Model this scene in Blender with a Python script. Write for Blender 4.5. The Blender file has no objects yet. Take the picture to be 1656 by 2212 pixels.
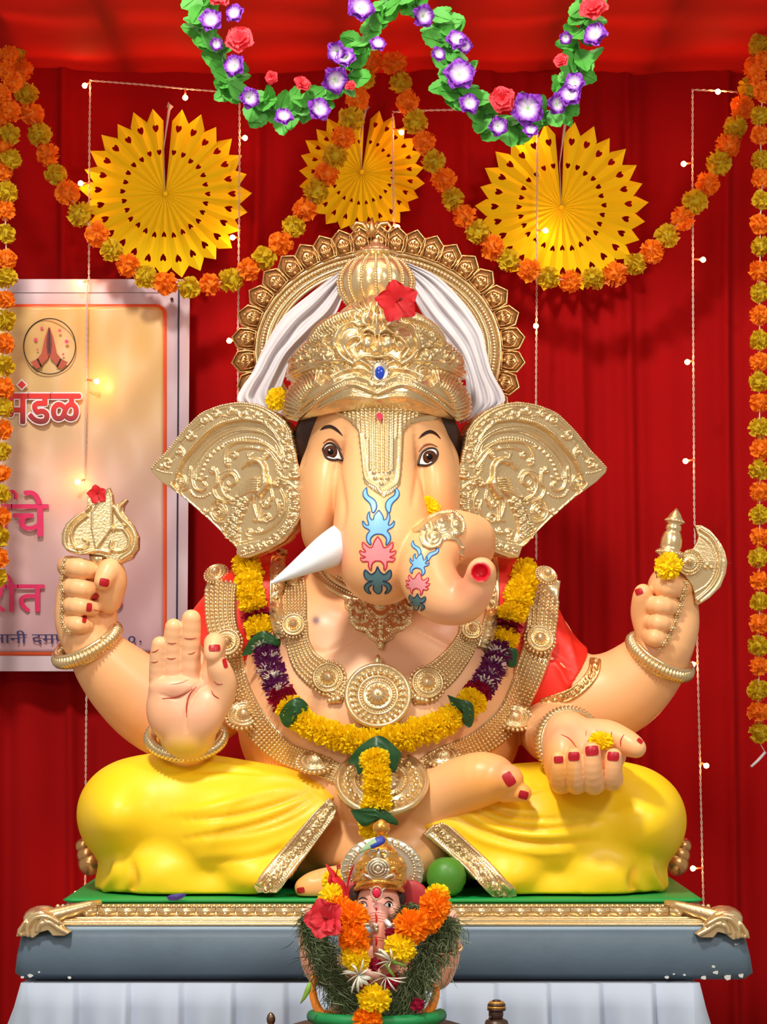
import bpy, math, random
import numpy as np
import openvdb as vdb
from mathutils import Vector, Matrix, noise
from mathutils.bvhtree import BVHTree
from mathutils.geometry import delaunay_2d_cdt

# ------------------------------------------------------------------ camera, world, lights, exposure
S = bpy.context.scene
C = S.collection
D = 5.0            # camera distance to the plane of the statue (y = 0)
ZC = 1.95          # height of the photo's middle row at the statue
HR = 1480          # photo row of the horizon
ZH = ZC-(HR-1106)*.001   # camera height (a lens shifted upwards)
cam = bpy.data.cameras.new('camera'); camo = bpy.data.objects.new('camera', cam); C.objects.link(camo)
camo.location = (0, -D, ZH); camo.rotation_euler = (math.pi/2, 0, 0)
cam.sensor_fit = 'HORIZONTAL'; cam.sensor_width = 36; cam.lens = 36*D/1.656; cam.clip_start = .1; cam.shift_y = (HR-1106)/1656
S.camera = camo
S.view_settings.view_transform = 'Standard'; S.view_settings.look = 'None'
S.view_settings.exposure = 0.0; S.view_settings.gamma = 1; S.view_settings.use_curve_mapping = False
w = bpy.data.worlds.new('hall'); S.world = w; w.use_nodes = True
w.node_tree.nodes['Background'].inputs[0].default_value = (1.0, .86, .74, 1)
w.node_tree.nodes['Background'].inputs[1].default_value = .44

def area(name, loc, target, size, power, col, sy=None):
    l = bpy.data.lights.new(name, 'AREA'); l.energy = power; l.color = col
    l.shape = 'RECTANGLE'; l.size = size; l.size_y = sy or size
    o = bpy.data.objects.new(name, l); C.objects.link(o); o.location = loc
    o.rotation_euler = (Vector(target)-Vector(loc)).to_track_quat('-Z', 'Y').to_euler()
    return o
area('key_light', (-.7, -2.3, ZC+2.35), (0, -.1, ZC-.35), .35, 104, (1, .93, .82))
area('right_light', (1.6, -3.0, ZC+1.5), (.1, 0, ZC-.2), .5, 40, (1, .93, .82))
area('front_fill_light', (-1.3, -3.6, ZC+.9), (0, .2, ZC), 1.2, 19, (1, .95, .88), .3)  # added fill from the front to soften the key, not an actual fixture
area('ceiling_back_light', (0, .25, ZC+2.1), (0, .25, ZC), 2.2, 40, (1, .8, .6))

# ------------------------------------------------------------------ helpers
rnd = random.Random(7)
def W(px, py, y):                                # a point of the place at depth y
    k = (D+y)/D*.001
    return Vector(((px-828)*k, y, ZH+(HR-py)*k))
def mm(r, y): return r*.001*(D+y)/D
def toP(v):                                      # place -> photo frame (numpy n x 3)
    k = D/(D+v[:, 1])*1000
    return v[:, 0]*k+828, HR-(v[:, 2]-ZH)*k

def lin(r, g, b):
    f = lambda c: (c/255/12.92) if c/255 <= .04045 else ((c/255+.055)/1.055)**2.4
    return (f(r), f(g), f(b), 1)
MATS = {}
def mat(name, col, rough=.5, metal=0, bump=0, bscale=60, spec=.5, var=0, vscale=8, trans=0, attr=False, emit=0, coat=0, sss=0, col2=None, alpha=1, sheen=0):
    if name in MATS: return MATS[name]
    assert col is not None, name
    m = bpy.data.materials.new(name); m.use_nodes = True; MATS[name] = m
    nt = m.node_tree; p = nt.nodes['Principled BSDF']; N = nt.nodes.new; L = nt.links.new
    p.inputs['Base Color'].default_value = col; p.inputs['Roughness'].default_value = rough
    p.inputs['Metallic'].default_value = metal; p.inputs['Specular IOR Level'].default_value = spec
    p.inputs['Coat Weight'].default_value = coat; p.inputs['Coat Roughness'].default_value = .15
    p.inputs['Sheen Weight'].default_value = sheen
    if sss: p.inputs['Subsurface Weight'].default_value = sss; p.inputs['Subsurface Scale'].default_value = .01
    if alpha < 1: p.inputs['Alpha'].default_value = alpha
    src = None
    tc = N('ShaderNodeTexCoord')
    if attr:
        a = N('ShaderNodeAttribute'); a.attribute_name = 'Col'; src = a.outputs['Color']
    if var or col2:
        n = N('ShaderNodeTexNoise'); n.inputs['Scale'].default_value = vscale; n.inputs['Detail'].default_value = 5
        L(tc.outputs['Object'], n.inputs['Vector'])
        if col2:
            mx = N('ShaderNodeMix'); mx.data_type = 'RGBA'; rp = N('ShaderNodeMapRange')
            rp.inputs[1].default_value = .38; rp.inputs[2].default_value = .62
            L(n.outputs['Fac'], rp.inputs[0]); L(rp.outputs[0], mx.inputs['Factor'])
            mx.inputs['A'].default_value = col; mx.inputs['B'].default_value = col2; src = mx.outputs['Result']
        else:
            h = N('ShaderNodeHueSaturation'); rp = N('ShaderNodeMapRange')
            rp.inputs[3].default_value = 1-var; rp.inputs[4].default_value = 1+var
            L(n.outputs['Fac'], rp.inputs[0]); L(rp.outputs[0], h.inputs['Value'])
            if src: L(src, h.inputs['Color'])
            else: h.inputs['Color'].default_value = col
            src = h.outputs[0]
    if src: L(src, p.inputs['Base Color'])
    if emit:
        p.inputs['Emission Color'].default_value = col; p.inputs['Emission Strength'].default_value = emit
    if bump:
        b = N('ShaderNodeBump'); b.inputs['Strength'].default_value = bump; b.inputs['Distance'].default_value = .004
        n2 = N('ShaderNodeTexNoise'); n2.inputs['Scale'].default_value = bscale; n2.inputs['Detail'].default_value = 4
        L(tc.outputs['Object'], n2.inputs['Vector']); L(n2.outputs['Fac'], b.inputs['Height']); L(b.outputs[0], p.inputs['Normal'])
    if trans:
        t = N('ShaderNodeBsdfTranslucent'); t.inputs[0].default_value = col
        mxs = N('ShaderNodeMixShader'); mxs.inputs[0].default_value = trans
        if src: L(src, t.inputs[0])
        L(p.outputs[0], mxs.inputs[1]); L(t.outputs[0], mxs.inputs[2]); L(mxs.outputs[0], nt.nodes['Material Output'].inputs[0])
    return m

GOLD = mat('gold paint', lin(233, 207, 158), .24, .80, .16, 220, var=.10, vscale=25)
GOLDW = mat('worn copper gold paint', lin(214, 166, 106), .26, .84, .2, 200, var=.22, vscale=12)
SILVER = mat('silver gilt', lin(232, 222, 196), .25, .9, .2, 120)
SKIN = mat('painted skin', (1, 1, 1, 1), .38, spec=.45, attr=True, bump=.06, bscale=30)
YEL = mat('yellow painted dhoti', (1, 1, 1, 1), .42, spec=.4, attr=True, bump=.12, bscale=45)
NAIL = mat('red nail paint', lin(178, 20, 34), .4, spec=.4)
LINE = mat('palm line paint', lin(176, 62, 40), .5)

def obj(name, v, f, m, parent=None, smooth=True, mats=None, midx=None):
    me = bpy.data.meshes.new(name)
    if isinstance(v, np.ndarray) and isinstance(f, np.ndarray):
        me.vertices.add(len(v)); me.vertices.foreach_set('co', v.astype('f').ravel())
        nf, k = f.shape
        me.loops.add(nf*k); me.loops.foreach_set('vertex_index', f.astype('i').ravel())
        me.polygons.add(nf); me.polygons.foreach_set('loop_start', np.arange(0, nf*k, k, dtype='i'))
        try: me.polygons.foreach_set('loop_total', np.full(nf, k, dtype='i'))
        except Exception: pass
        me.update(calc_edges=True)
    else:
        me.from_pydata([tuple(p) for p in v], [], [tuple(int(i) for i in q) for q in f])
    for mm_ in (mats or [m]): me.materials.append(mm_)
    if midx is not None: me.polygons.foreach_set('material_index', np.asarray(midx, dtype='i'))
    me.polygons.foreach_set('use_smooth', [smooth]*len(me.polygons)); me.update()
    o = bpy.data.objects.new(name, me); C.objects.link(o)
    if parent: o.parent = parent
    return o
def keep(o, parent):                              # parent without moving (parents only carry a location)
    if parent: o.parent = parent; o.matrix_parent_inverse = Matrix.Translation(-Vector(parent.location))
    return o
def thing(name, loc, label, cat, group=None):
    o = bpy.data.objects.new(name, None); C.objects.link(o); o.location = loc; o.empty_display_size = .05
    o['label'] = label; o['category'] = cat
    if group: o['group'] = group
    return o
def tag(o, label, cat=None, group=None, kind=None):
    o['label'] = label
    if cat: o['category'] = cat
    if group: o['group'] = group
    if kind: o['kind'] = kind
    return o
def struct(o): o['kind'] = 'structure'; return o
def setcol(o, cols):
    a = o.data.color_attributes.new('Col', 'FLOAT_COLOR', 'POINT')
    c = np.ones((len(o.data.vertices), 4), 'f'); c[:, :3] = cols; a.data.foreach_set('color', c.ravel())

class MB:                                         # collects shapes into one mesh
    def __init__(s): s.v = []; s.f = []; s.m = []
    def add(s, v, f, m=0):
        n = len(s.v); s.v += [Vector(p) for p in v]; s.f += [tuple(n+i for i in q) for q in f]; s.m += [m]*len(f)
    def box(s, a, b, m=0, M=None):
        v = [Vector((x, y, z)) for x in (a[0], b[0]) for y in (a[1], b[1]) for z in (a[2], b[2])]
        if M: v = [M @ p for p in v]
        s.add(v, [(0, 1, 3, 2), (4, 6, 7, 5), (0, 4, 5, 1), (2, 3, 7, 6), (0, 2, 6, 4), (1, 5, 7, 3)], m)
    def tube(s, pts, r, n=8, m=0, cap=True, sq=1):
        pts = [Vector(p) for p in pts]; rs = r if isinstance(r, (list, tuple)) else [r]*len(pts)
        up = None; rings = []
        for i, p in enumerate(pts):
            t = (pts[min(i+1, len(pts)-1)]-pts[max(i-1, 0)])
            if t.length < 1e-9: t = Vector((0, 0, 1))
            t.normalize()
            if up is None: up = t.orthogonal().normalized()
            up = (up-t*up.dot(t)); up = up.normalized() if up.length > 1e-6 else t.orthogonal().normalized()
            sd = t.cross(up)
            rings.append([p+(up*math.cos(a)+sd*math.sin(a)*sq)*rs[i] for a in [2*math.pi*j/n for j in range(n)]])
        v = [q for R in rings for q in R]; f = []
        for i in range(len(rings)-1):
            for j in range(n):
                f.append((i*n+j, i*n+(j+1) % n, (i+1)*n+(j+1) % n, (i+1)*n+j))
        if cap: f.append(tuple(range(n-1, -1, -1))); f.append(tuple((len(rings)-1)*n+j for j in range(n)))
        s.add(v, f, m)
    def lathe(s, prof, M, n=32, m=0, wav=None):   # prof: (r, h) pairs, spun about M's z axis
        v = []; f = []
        for i, (r, h) in enumerate(prof):
            for j in range(n):
                a = 2*math.pi*j/n; rr = r*(wav(a, i) if wav else 1)
                v.append(M @ Vector((rr*math.cos(a), rr*math.sin(a), h)))
        for i in range(len(prof)-1):
            for j in range(n): f.append((i*n+j, i*n+(j+1) % n, (i+1)*n+(j+1) % n, (i+1)*n+j))
        f.append(tuple(range(n-1, -1, -1))); f.append(tuple((len(prof)-1)*n+j for j in range(n)))
        s.add(v, f, m)
    def ball(s, c, r, m=0, sc=(1, 1, 1), M=None, lo=False):
        V, F = BALLL if lo else BALL
        s.add([(M @ Vector((p[0]*sc[0]*r, p[1]*sc[1]*r, p[2]*sc[2]*r)) if M else Vector((p[0]*sc[0]*r, p[1]*sc[1]*r, p[2]*sc[2]*r)))+Vector(c) for p in V], F, m)
    def build(s, name, mats, parent=None, smooth=True):
        mats = mats if isinstance(mats, list) else [mats]
        o = obj(name, s.v, s.f, None, None, smooth, mats=mats, midx=s.m)
        return keep(o, parent)
def uvball(n, k):
    v = [(0, 0, 1)]; f = []
    for i in range(1, k):
        t = math.pi*i/k
        for j in range(n): v.append((math.sin(t)*math.cos(2*math.pi*j/n), math.sin(t)*math.sin(2*math.pi*j/n), math.cos(t)))
    v.append((0, 0, -1)); L = len(v)-1
    for j in range(n): f.append((0, 1+j, 1+(j+1) % n))
    for i in range(k-2):
        for j in range(n): f.append((1+i*n+j, 1+(i+1)*n+j, 1+(i+1)*n+(j+1) % n, 1+i*n+(j+1) % n))
    for j in range(n): f.append((L, 1+(k-2)*n+(j+1) % n, 1+(k-2)*n+j))
    return v, f
BALL = uvball(14, 9); BALLL = uvball(7, 5)
def frame(p, n, up=(0, 0, 1)):                    # matrix at p whose z axis is n
    n = Vector(n).normalized(); up = Vector(up)
    x = up.cross(n); x = x.normalized() if x.length > 1e-5 else n.orthogonal().normalized()
    y = n.cross(x)
    M = Matrix((x, y, n)).transposed().to_4x4(); M.translation = p
    return M
def cr(pts, n=8):                                 # Catmull-Rom through points of any size
    P = [np.array(p, float) for p in pts]; P = [2*P[0]-P[1]]+P+[2*P[-1]-P[-2]]; out = []
    for i in range(1, len(P)-2):
        a, b, c, d = P[i-1:i+3]
        for t in np.arange(n)/n:
            out.append(.5*((2*b)+(c-a)*t+(2*a-5*b+4*c-d)*t*t+(3*b-a-3*c+d)*t**3))
    out.append(P[-2]); return np.array(out)
def resample(p, step):
    p = np.asarray(p, float); d = np.r_[0, np.cumsum(np.hypot(*(np.diff(p[:, :2], axis=0).T)))]
    n = max(2, int(d[-1]/step)+1); t = np.linspace(0, d[-1], n)
    return np.stack([np.interp(t, d, p[:, k]) for k in range(p.shape[1])], 1)

# ------------------------------------------------------------------ signed distance fields -> one smooth mesh
class Field:
    def __init__(s, lo, hi, h):
        s.lo = np.array(lo, 'f'); s.h = h; s.n = np.ceil((np.array(hi)-lo)/h).astype(int)+1
        s.a = np.full(s.n, .02, 'f')
    def win(s, lo, hi, m):
        i0 = np.clip(((np.array(lo)-m-s.lo)/s.h).astype(int), 0, s.n); i1 = np.clip(((np.array(hi)+m-s.lo)/s.h).astype(int)+2, 0, s.n)
        sl = tuple(slice(a, b) for a, b in zip(i0, i1))
        g = [(s.lo[k]+s.h*np.arange(i0[k], i1[k])).astype('f') for k in range(3)]
        return sl, g[0][:, None, None], g[1][None, :, None], g[2][None, None, :]
    def mix(s, sl, d, k, sub=False):
        a = s.a[sl]
        if sub: a = -a; 
        if k > 0:
            h = np.maximum(k-np.abs(a-d), 0)/k; r = np.minimum(a, d)-h*h*k*.25
        else: r = np.minimum(a, d)
        s.a[sl] = -r if sub else r
    def cap(s, a, b, ra, rb, k=.012, sub=False):
        a = np.array(a, 'f'); b = np.array(b, 'f'); R = max(ra, rb)
        sl, X, Y, Z = s.win(np.minimum(a, b)-R, np.maximum(a, b)+R, k+.02)
        ba = b-a; L = float(ba@ba)+1e-12
        t = np.clip(((X-a[0])*ba[0]+(Y-a[1])*ba[1]+(Z-a[2])*ba[2])/L, 0, 1)
        d = np.sqrt((X-a[0]-t*ba[0])**2+(Y-a[1]-t*ba[1])**2+(Z-a[2]-t*ba[2])**2)-(ra+(rb-ra)*t)
        s.mix(sl, d, k, sub)
    def ell(s, c, r, k=.012, sub=False, R=None):
        c = np.array(c, 'f'); r = np.array(r, 'f'); m = r.max() if R is not None else r
        sl, X, Y, Z = s.win(c-m, c+m, k+.02)
        x, y, z = X-c[0], Y-c[1], Z-c[2]
        if R is not None:
            R = np.array(R.to_3x3().inverted()); x, y, z = [R[i, 0]*x+R[i, 1]*y+R[i, 2]*z for i in range(3)]
        k0 = np.sqrt((x/r[0])**2+(y/r[1])**2+(z/r[2])**2); k1 = np.sqrt((x/r[0]**2)**2+(y/r[1]**2)**2+(z/r[2]**2)**2)+1e-9
        s.mix(sl, k0*(k0-1)/k1, k, sub)
    def chain(s, pts, k=.012, y0=0, n=1):         # (px, py, y, r_px)
        if n > 1: pts = cr(pts, n)
        for p, q in zip(pts[:-1], pts[1:]):
            s.cap(W(*p[:3]), W(*q[:3]), mm(p[3], p[2]), mm(q[3], q[2]), k)
    def pe(s, px, py, y, rx, rz, ry, k=.012, sub=False, rot=0):   # ellipsoid, radii x,z in px, y in m; rot about y
        s.ell(W(px, py, y), (mm(rx, y), ry, mm(rz, y)), k, sub, Matrix.Rotation(rot, 3, 'Y') if rot else None)
    def mesh(s):
        g = vdb.FloatGrid(.02); g.copyFromArray(np.clip(s.a, -.02, .02))
        p, q = g.convertToQuads(0.0)[:2]
        return p.astype(float)*s.h+s.lo, q.astype(int)
def normals(v, f):
    n = np.zeros_like(v); a, b, c, d = (v[f[:, i]] for i in range(4)) if f.shape[1] == 4 else (v[f[:, 0]], v[f[:, 1]], v[f[:, 2]], v[f[:, 0]])
    fn = np.cross(c-a, (d-b) if f.shape[1] == 4 else (b-a))
    for i in range(f.shape[1]): np.add.at(n, f[:, i], fn)
    return n/(np.linalg.norm(n, axis=1)[:, None]+1e-12)
def orient(v, f):                                 # faces wound outwards
    n = normals(v, f); c = v.mean(0)
    return f if ((v-c)*n).sum() > 0 else f[:, ::-1]

class Canvas:                                     # relief heights (m) drawn in photo units
    def __init__(s, x0, y0, x1, y1, ss=1):
        s.x0, s.y0, s.ss = x0, y0, ss; s.a = np.zeros((int((y1-y0)*ss)+2, int((x1-x0)*ss)+2), 'f')
    def seg(s, p, q, w0, w1, h, prof='round', add=False):
        ss = s.ss; R = max(w0, w1)+1.5/ss
        i0 = max(0, int((min(p[1], q[1])-R-s.y0)*ss)); i1 = min(s.a.shape[0], int((max(p[1], q[1])+R-s.y0)*ss)+2)
        j0 = max(0, int((min(p[0], q[0])-R-s.x0)*ss)); j1 = min(s.a.shape[1], int((max(p[0], q[0])+R-s.x0)*ss)+2)
        if i0 >= i1 or j0 >= j1: return
        Y = s.y0+np.arange(i0, i1)[:, None]/ss; X = s.x0+np.arange(j0, j1)[None, :]/ss
        bx, by = q[0]-p[0], q[1]-p[1]; L = bx*bx+by*by+1e-9
        t = np.clip(((X-p[0])*bx+(Y-p[1])*by)/L, 0, 1)
        d = np.hypot(X-p[0]-t*bx, Y-p[1]-t*by)/(w0+(w1-w0)*t)
        if prof == 'round': z = np.sqrt(np.clip(1-d*d, 0, 1))*h
        else: z = np.exp(-d*d*2)*h
        A = s.a[i0:i1, j0:j1]
        if add or prof != 'round':
            return (A, z)
        if h > 0: np.maximum(A, z, out=A)
        else: np.minimum(A, z, out=A)
    def stroke(s, pts, w, h, w1=None, smooth=6):
        p = cr(pts, smooth) if smooth > 1 and len(pts) > 2 else np.array(pts, float); n = len(p)-1
        w1 = w if w1 is None else w1
        for i in range(n): s.seg(p[i], p[i+1], w+(w1-w)*i/n, w+(w1-w)*(i+1)/n, h)
        return p
    def soft(s, pts, w, h, smooth=6, taper=True): # gaussian ridge/groove added once
        p = cr(pts, smooth) if len(pts) > 2 else np.array(pts, float); n = len(p)-1
        T = np.zeros_like(s.a); K = Canvas.__new__(Canvas); K.x0, K.y0, K.ss, K.a = s.x0, s.y0, s.ss, T
        for i in range(n):
            k = math.sin(math.pi*(i+.5)/n)**.5 if taper else 1
            r = None; R = w*2.2
            ss = s.ss; a, b = p[i], p[i+1]
            i0 = max(0, int((min(a[1], b[1])-R-s.y0)*ss)); i1 = min(T.shape[0], int((max(a[1], b[1])+R-s.y0)*ss)+2)
            j0 = max(0, int((min(a[0], b[0])-R-s.x0)*ss)); j1 = min(T.shape[1], int((max(a[0], b[0])+R-s.x0)*ss)+2)
            if i0 >= i1 or j0 >= j1: continue
            Y = s.y0+np.arange(i0, i1)[:, None]/ss; X = s.x0+np.arange(j0, j1)[None, :]/ss
            bx, by = b[0]-a[0], b[1]-a[1]; L = bx*bx+by*by+1e-9
            t = np.clip(((X-a[0])*bx+(Y-a[1])*by)/L, 0, 1)
            d = np.hypot(X-a[0]-t*bx, Y-a[1]-t*by)/w
            A = T[i0:i1, j0:j1]; np.maximum(A, np.exp(-d*d*1.5)*k, out=A)
        s.a += T*h
    def bead(s, x, y, r, h): s.seg((x, y), (x, y), r, r, h)
    def beads(s, pts, r, h, gap=None, smooth=6):
        p = cr(pts, smooth) if smooth > 1 and len(pts) > 2 else np.array(pts, float)
        for q in resample(p, gap or r*2.1): s.bead(q[0], q[1], r, h)
    def spiral(s, x, y, r, a0=0, turns=1.6, w=3, h=.004, flip=1):
        p = [(x+r*(1-t*.9)*math.cos(a0+flip*t*turns*2*math.pi), y+r*(1-t*.9)*math.sin(a0+flip*t*turns*2*math.pi)) for t in np.linspace(0, 1, int(12*turns)+4)]
        s.stroke(p, w, h, w*.6, 1); s.bead(x, y, w*1.3, h*1.3)
    def rosette(s, x, y, r, h):
        s.stroke([(x+r*math.cos(t), y+r*math.sin(t)) for t in np.linspace(0, 6.283, 20)], r*.12, h, smooth=1)
        for t in np.arange(0, 6.28, 6.283/10): s.bead(x+r*.7*math.cos(t), y+r*.7*math.sin(t), r*.2, h)
        s.bead(x, y, r*.42, h*1.6)
    def get(s, px, py):
        u = (np.asarray(px)-s.x0)*s.ss; v = (np.asarray(py)-s.y0)*s.ss
        ok = (u >= 0) & (v >= 0) & (u < s.a.shape[1]-1) & (v < s.a.shape[0]-1)
        u = np.clip(u, 0, s.a.shape[1]-1.001); v = np.clip(v, 0, s.a.shape[0]-1.001)
        i = v.astype(int); j = u.astype(int); fu = u-j; fv = v-i; A = s.a
        z = A[i, j]*(1-fu)*(1-fv)+A[i, j+1]*fu*(1-fv)+A[i+1, j]*(1-fu)*fv+A[i+1, j+1]*fu*fv
        return np.where(ok, z, 0)
def sculpt(v, f, cv, back=True):
    n = normals(v, f); px, py = toP(v); h = cv.get(px, py)
    if not back: h = h*np.clip(-n[:, 1]*3, 0, 1)
    return v+n*h[:, None]

def inpoly(X, Y, poly):
    poly = np.asarray(poly, float); r = np.zeros(X.shape, bool); x1, y1 = poly[-1]
    for x2, y2 in poly:
        c = ((y1 > Y) != (y2 > Y)); 
        if y1 != y2: r ^= c & (X < (x2-x1)*(Y-y1)/(y2-y1)+x1)
        x1, y1 = x2, y2
    return r
def snap(X, Y, poly):
    poly = np.asarray(poly, float); bd = np.full(X.shape, 1e9); bx = X.copy(); by = Y.copy(); p = poly[-1]
    for q in poly:
        d = q-p; L = d@d+1e-9; t = np.clip(((X-p[0])*d[0]+(Y-p[1])*d[1])/L, 0, 1)
        cx, cy = p[0]+t*d[0], p[1]+t*d[1]; e = np.hypot(X-cx, Y-cy); k = e < bd
        bd[k] = e[k]; bx[k] = cx[k]; by[k] = cy[k]; p = q
    return bx, by, bd
class Surf:                                       # what things are laid on
    def __init__(s, v, f):
        s.t = BVHTree.FromPolygons([tuple(p) for p in v.tolist()], f.tolist())
        s.nrm = normals(v, f); s.v = v; s.f = f
    def hit(s, px, py):
        o = Vector((0, -D, ZH)); d = (W(px, py, 0)-o).normalized()
        r = s.t.ray_cast(o, d)
        if r[0] is None: return None, None
        q = s.f[r[2]]; w_ = 1/(np.linalg.norm(s.v[q]-np.array(r[0]), axis=1)+1e-5); n = (s.nrm[q]*w_[:, None]).sum(0)
        return r[0], Vector(n).normalized()
    def at(s, px, py, off=0, y=None):
        p, n = s.hit(px, py)
        if p is None: p = W(px, py, y if y is not None else -.1); n = Vector((0, -1, 0))
        return p+n*off, n
def relief(name, poly, m, parent, base, step=2.0, cv=None, off=.004, thick=.006, smooth_it=2, holes=(), ymax=None):
    """a plate whose outline is poly, laid on base (a Surf or a depth function), its face raised by the canvas"""
    poly = np.asarray(poly, float); x0, y0 = poly.min(0)-step; x1, y1 = poly.max(0)+step
    nx = int((x1-x0)/step)+2; ny = int((y1-y0)/step)+2
    gx, gy = np.meshgrid(x0+np.arange(nx)*step, y0+np.arange(ny)*step)
    cell = inpoly(gx[:-1, :-1]+step/2, gy[:-1, :-1]+step/2, poly)
    for h in holes: cell &= ~inpoly(gx[:-1, :-1]+step/2, gy[:-1, :-1]+step/2, h)
    use = np.zeros((ny, nx), bool); use[:-1, :-1] |= cell; use[1:, :-1] |= cell; use[:-1, 1:] |= cell; use[1:, 1:] |= cell
    full = np.zeros((ny, nx), bool); full[1:-1, 1:-1] = cell[:-1, :-1] & cell[1:, :-1] & cell[:-1, 1:] & cell[1:, 1:]
    edge = use & ~full
    PX, PY = gx.copy(), gy.copy()
    ex, ey, ed = snap(gx[edge], gy[edge], poly)
    for h in holes:
        hx, hy, hd = snap(gx[edge], gy[edge], h); k = hd < ed; ex[k] = hx[k]; ey[k] = hy[k]; ed[k] = hd[k]
    PX[edge] = ex; PY[edge] = ey
    Yd = np.full((ny, nx), np.nan)
    for i, j in zip(*np.nonzero(use)):
        if callable(base): Yd[i, j] = base(PX[i, j], PY[i, j])
        else:
            p, n = base.hit(PX[i, j], PY[i, j])
            if p is not None: Yd[i, j] = p.y
    bad = use & np.isnan(Yd)
    for _ in range(60):                            # rays past the edge take their neighbours' depth
        if not bad.any(): break
        P = np.pad(Yd, 1, constant_values=np.nan); st = np.stack([P[:-2, 1:-1], P[2:, 1:-1], P[1:-1, :-2], P[1:-1, 2:]])
        with np.errstate(all='ignore'):
            import warnings; warnings.simplefilter('ignore'); nb = np.nanmean(st, 0)
        k = bad & ~np.isnan(nb); Yd[k] = nb[k]; bad = use & np.isnan(Yd)
    for _ in range(smooth_it):
        P = np.pad(Yd, 1, constant_values=np.nan); st = np.stack([P[1:-1, 1:-1]]*2+[P[:-2, 1:-1], P[2:, 1:-1], P[1:-1, :-2], P[1:-1, 2:]])
        Yd = np.where(use, np.nanmean(st, 0), np.nan)
    idx = -np.ones((ny, nx), int); idx[use] = np.arange(use.sum())
    k = (D+Yd[use])/D*.001
    v = np.stack([(PX[use]-828)*k, Yd[use], ZH+(HR-PY[use])*k], 1)
    ci, cj = np.nonzero(cell)
    f = np.stack([idx[ci, cj], idx[ci+1, cj], idx[ci+1, cj+1], idx[ci, cj+1]], 1)
    n = normals(v, f)
    if n[:, 1].mean() > 0: n = -n; f = f[:, ::-1]
    h = cv.get(PX[use], PY[use]) if cv is not None else 0
    top = v+n*(off+h)[:, None] if cv is not None else v+n*off
    bot = v+n*(off-thick)
    E = {}
    for q in f.tolist():
        for a, b in zip(q, q[1:]+q[:1]):
            if (b, a) in E: del E[(b, a)]
            else: E[(a, b)] = 1
    N = len(v); side = np.array([(b, a, a+N, b+N) for a, b in E], int).reshape(-1, 4)
    F = np.vstack([f, f[:, ::-1]+N, side])
    o = obj(name, np.vstack([top, bot]), F, m)
    return keep(o, parent)
def strip(pts, w, n=8):                           # outline of a band along a path, w half-width (number or list)
    p = cr(pts, n); t = np.gradient(p[:, :2], axis=0); t /= np.linalg.norm(t, axis=1)[:, None]+1e-9
    nn = np.stack([-t[:, 1], t[:, 0]], 1); ww = np.interp(np.linspace(0, 1, len(p)), np.linspace(0, 1, len(w)), w) if isinstance(w, (list, tuple)) else np.full(len(p), w)
    return np.vstack([p[:, :2]+nn*ww[:, None], (p[:, :2]-nn*ww[:, None])[::-1]]), p[:, :2], nn, ww

# ------------------------------------------------------------------ the room
def curtain(x):                                   # depth of the back curtain: soft panels and gathers
    v = .010*math.sin(x*9.3+1)+.006*math.sin(x*23+.7)+.004*math.sin(x*51)
    g = max(0, math.sin(x*3.1+.6))**2
    v += .006*g*math.sin(x*120)
    for c in (-.98, -.79, -.32, -.07, .27, .49, .62, .87): v -= .022*math.exp(-((x-c)/.012)**2)-.010*math.exp(-((x-c-.03)/.02)**2)
    return v
YW = .80; ZJ = W(0, 158, .8).z
RED = mat('red curtain cloth', lin(152, 12, 15), .9, spec=.08, var=.16, vscale=3, bump=.15, bscale=260)
xs = np.arange(-1.75, 1.7501, .006); zs = np.linspace(0, ZJ+.04, 14)
vv = []; 
for z in zs:
    for x in xs:
        vv.append((x, YW+curtain(x+.012*math.sin(z*1.7+x*4))*(1 if z < ZC+1.07 else .8), z))
n = len(xs); ff = [(i*n+j, i*n+j+1, (i+1)*n+j+1, (i+1)*n+j) for i in range(len(zs)-1) for j in range(n-1)]
struct(obj('wall_back', vv, ff, RED))
CEIL = mat('red ceiling cloth', lin(176, 14, 6), .8, var=.1, vscale=4, trans=.45)
m_ = MB(); xs = np.arange(-1.75, 1.76, .02); ys = np.arange(-.15, YW+.09, .02)
vv = [(x, y, ZJ+.003*math.sin(x*8+y*1.5)+.004*math.sin(x*19+1-y*3)+.008*math.sin(y*17+1)*(.5+.5*math.sin(x*5))+.01*(YW-y)*math.sin(x*13+y*3)) for y in ys for x in xs]
n = len(xs); ff = [(i*n+j, i*n+j+1, (i+1)*n+j+1, (i+1)*n+j) for i in range(len(ys)-1) for j in range(n-1)]
struct(obj('ceiling', vv, ff, CEIL))
WOOD = mat('wood batten', lin(120, 80, 50), .7)
for i, x in enumerate(np.arange(-1.7, 1.71, .26)):
    m_ = MB(); m_.box((x, -.15, ZJ+.04), (x+.045, YW, ZJ+.08)); struct(m_.build('trim_%d' % (i+1), WOOD, smooth=False))
for i, y in enumerate((-.02, .22, .46, .70)):
    m_ = MB(); m_.box((-1.75, y, ZJ+.085), (1.75, y+.04, ZJ+.12)); struct(m_.build('trim_%d' % (i+20), WOOD, smooth=False))
m_ = MB(); m_.box((-3, -3.2, -.05), (3, YW+.1, 0)); struct(m_.build('floor', mat('stone floor', lin(150, 140, 130), .5, var=.1), smooth=False))

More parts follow.
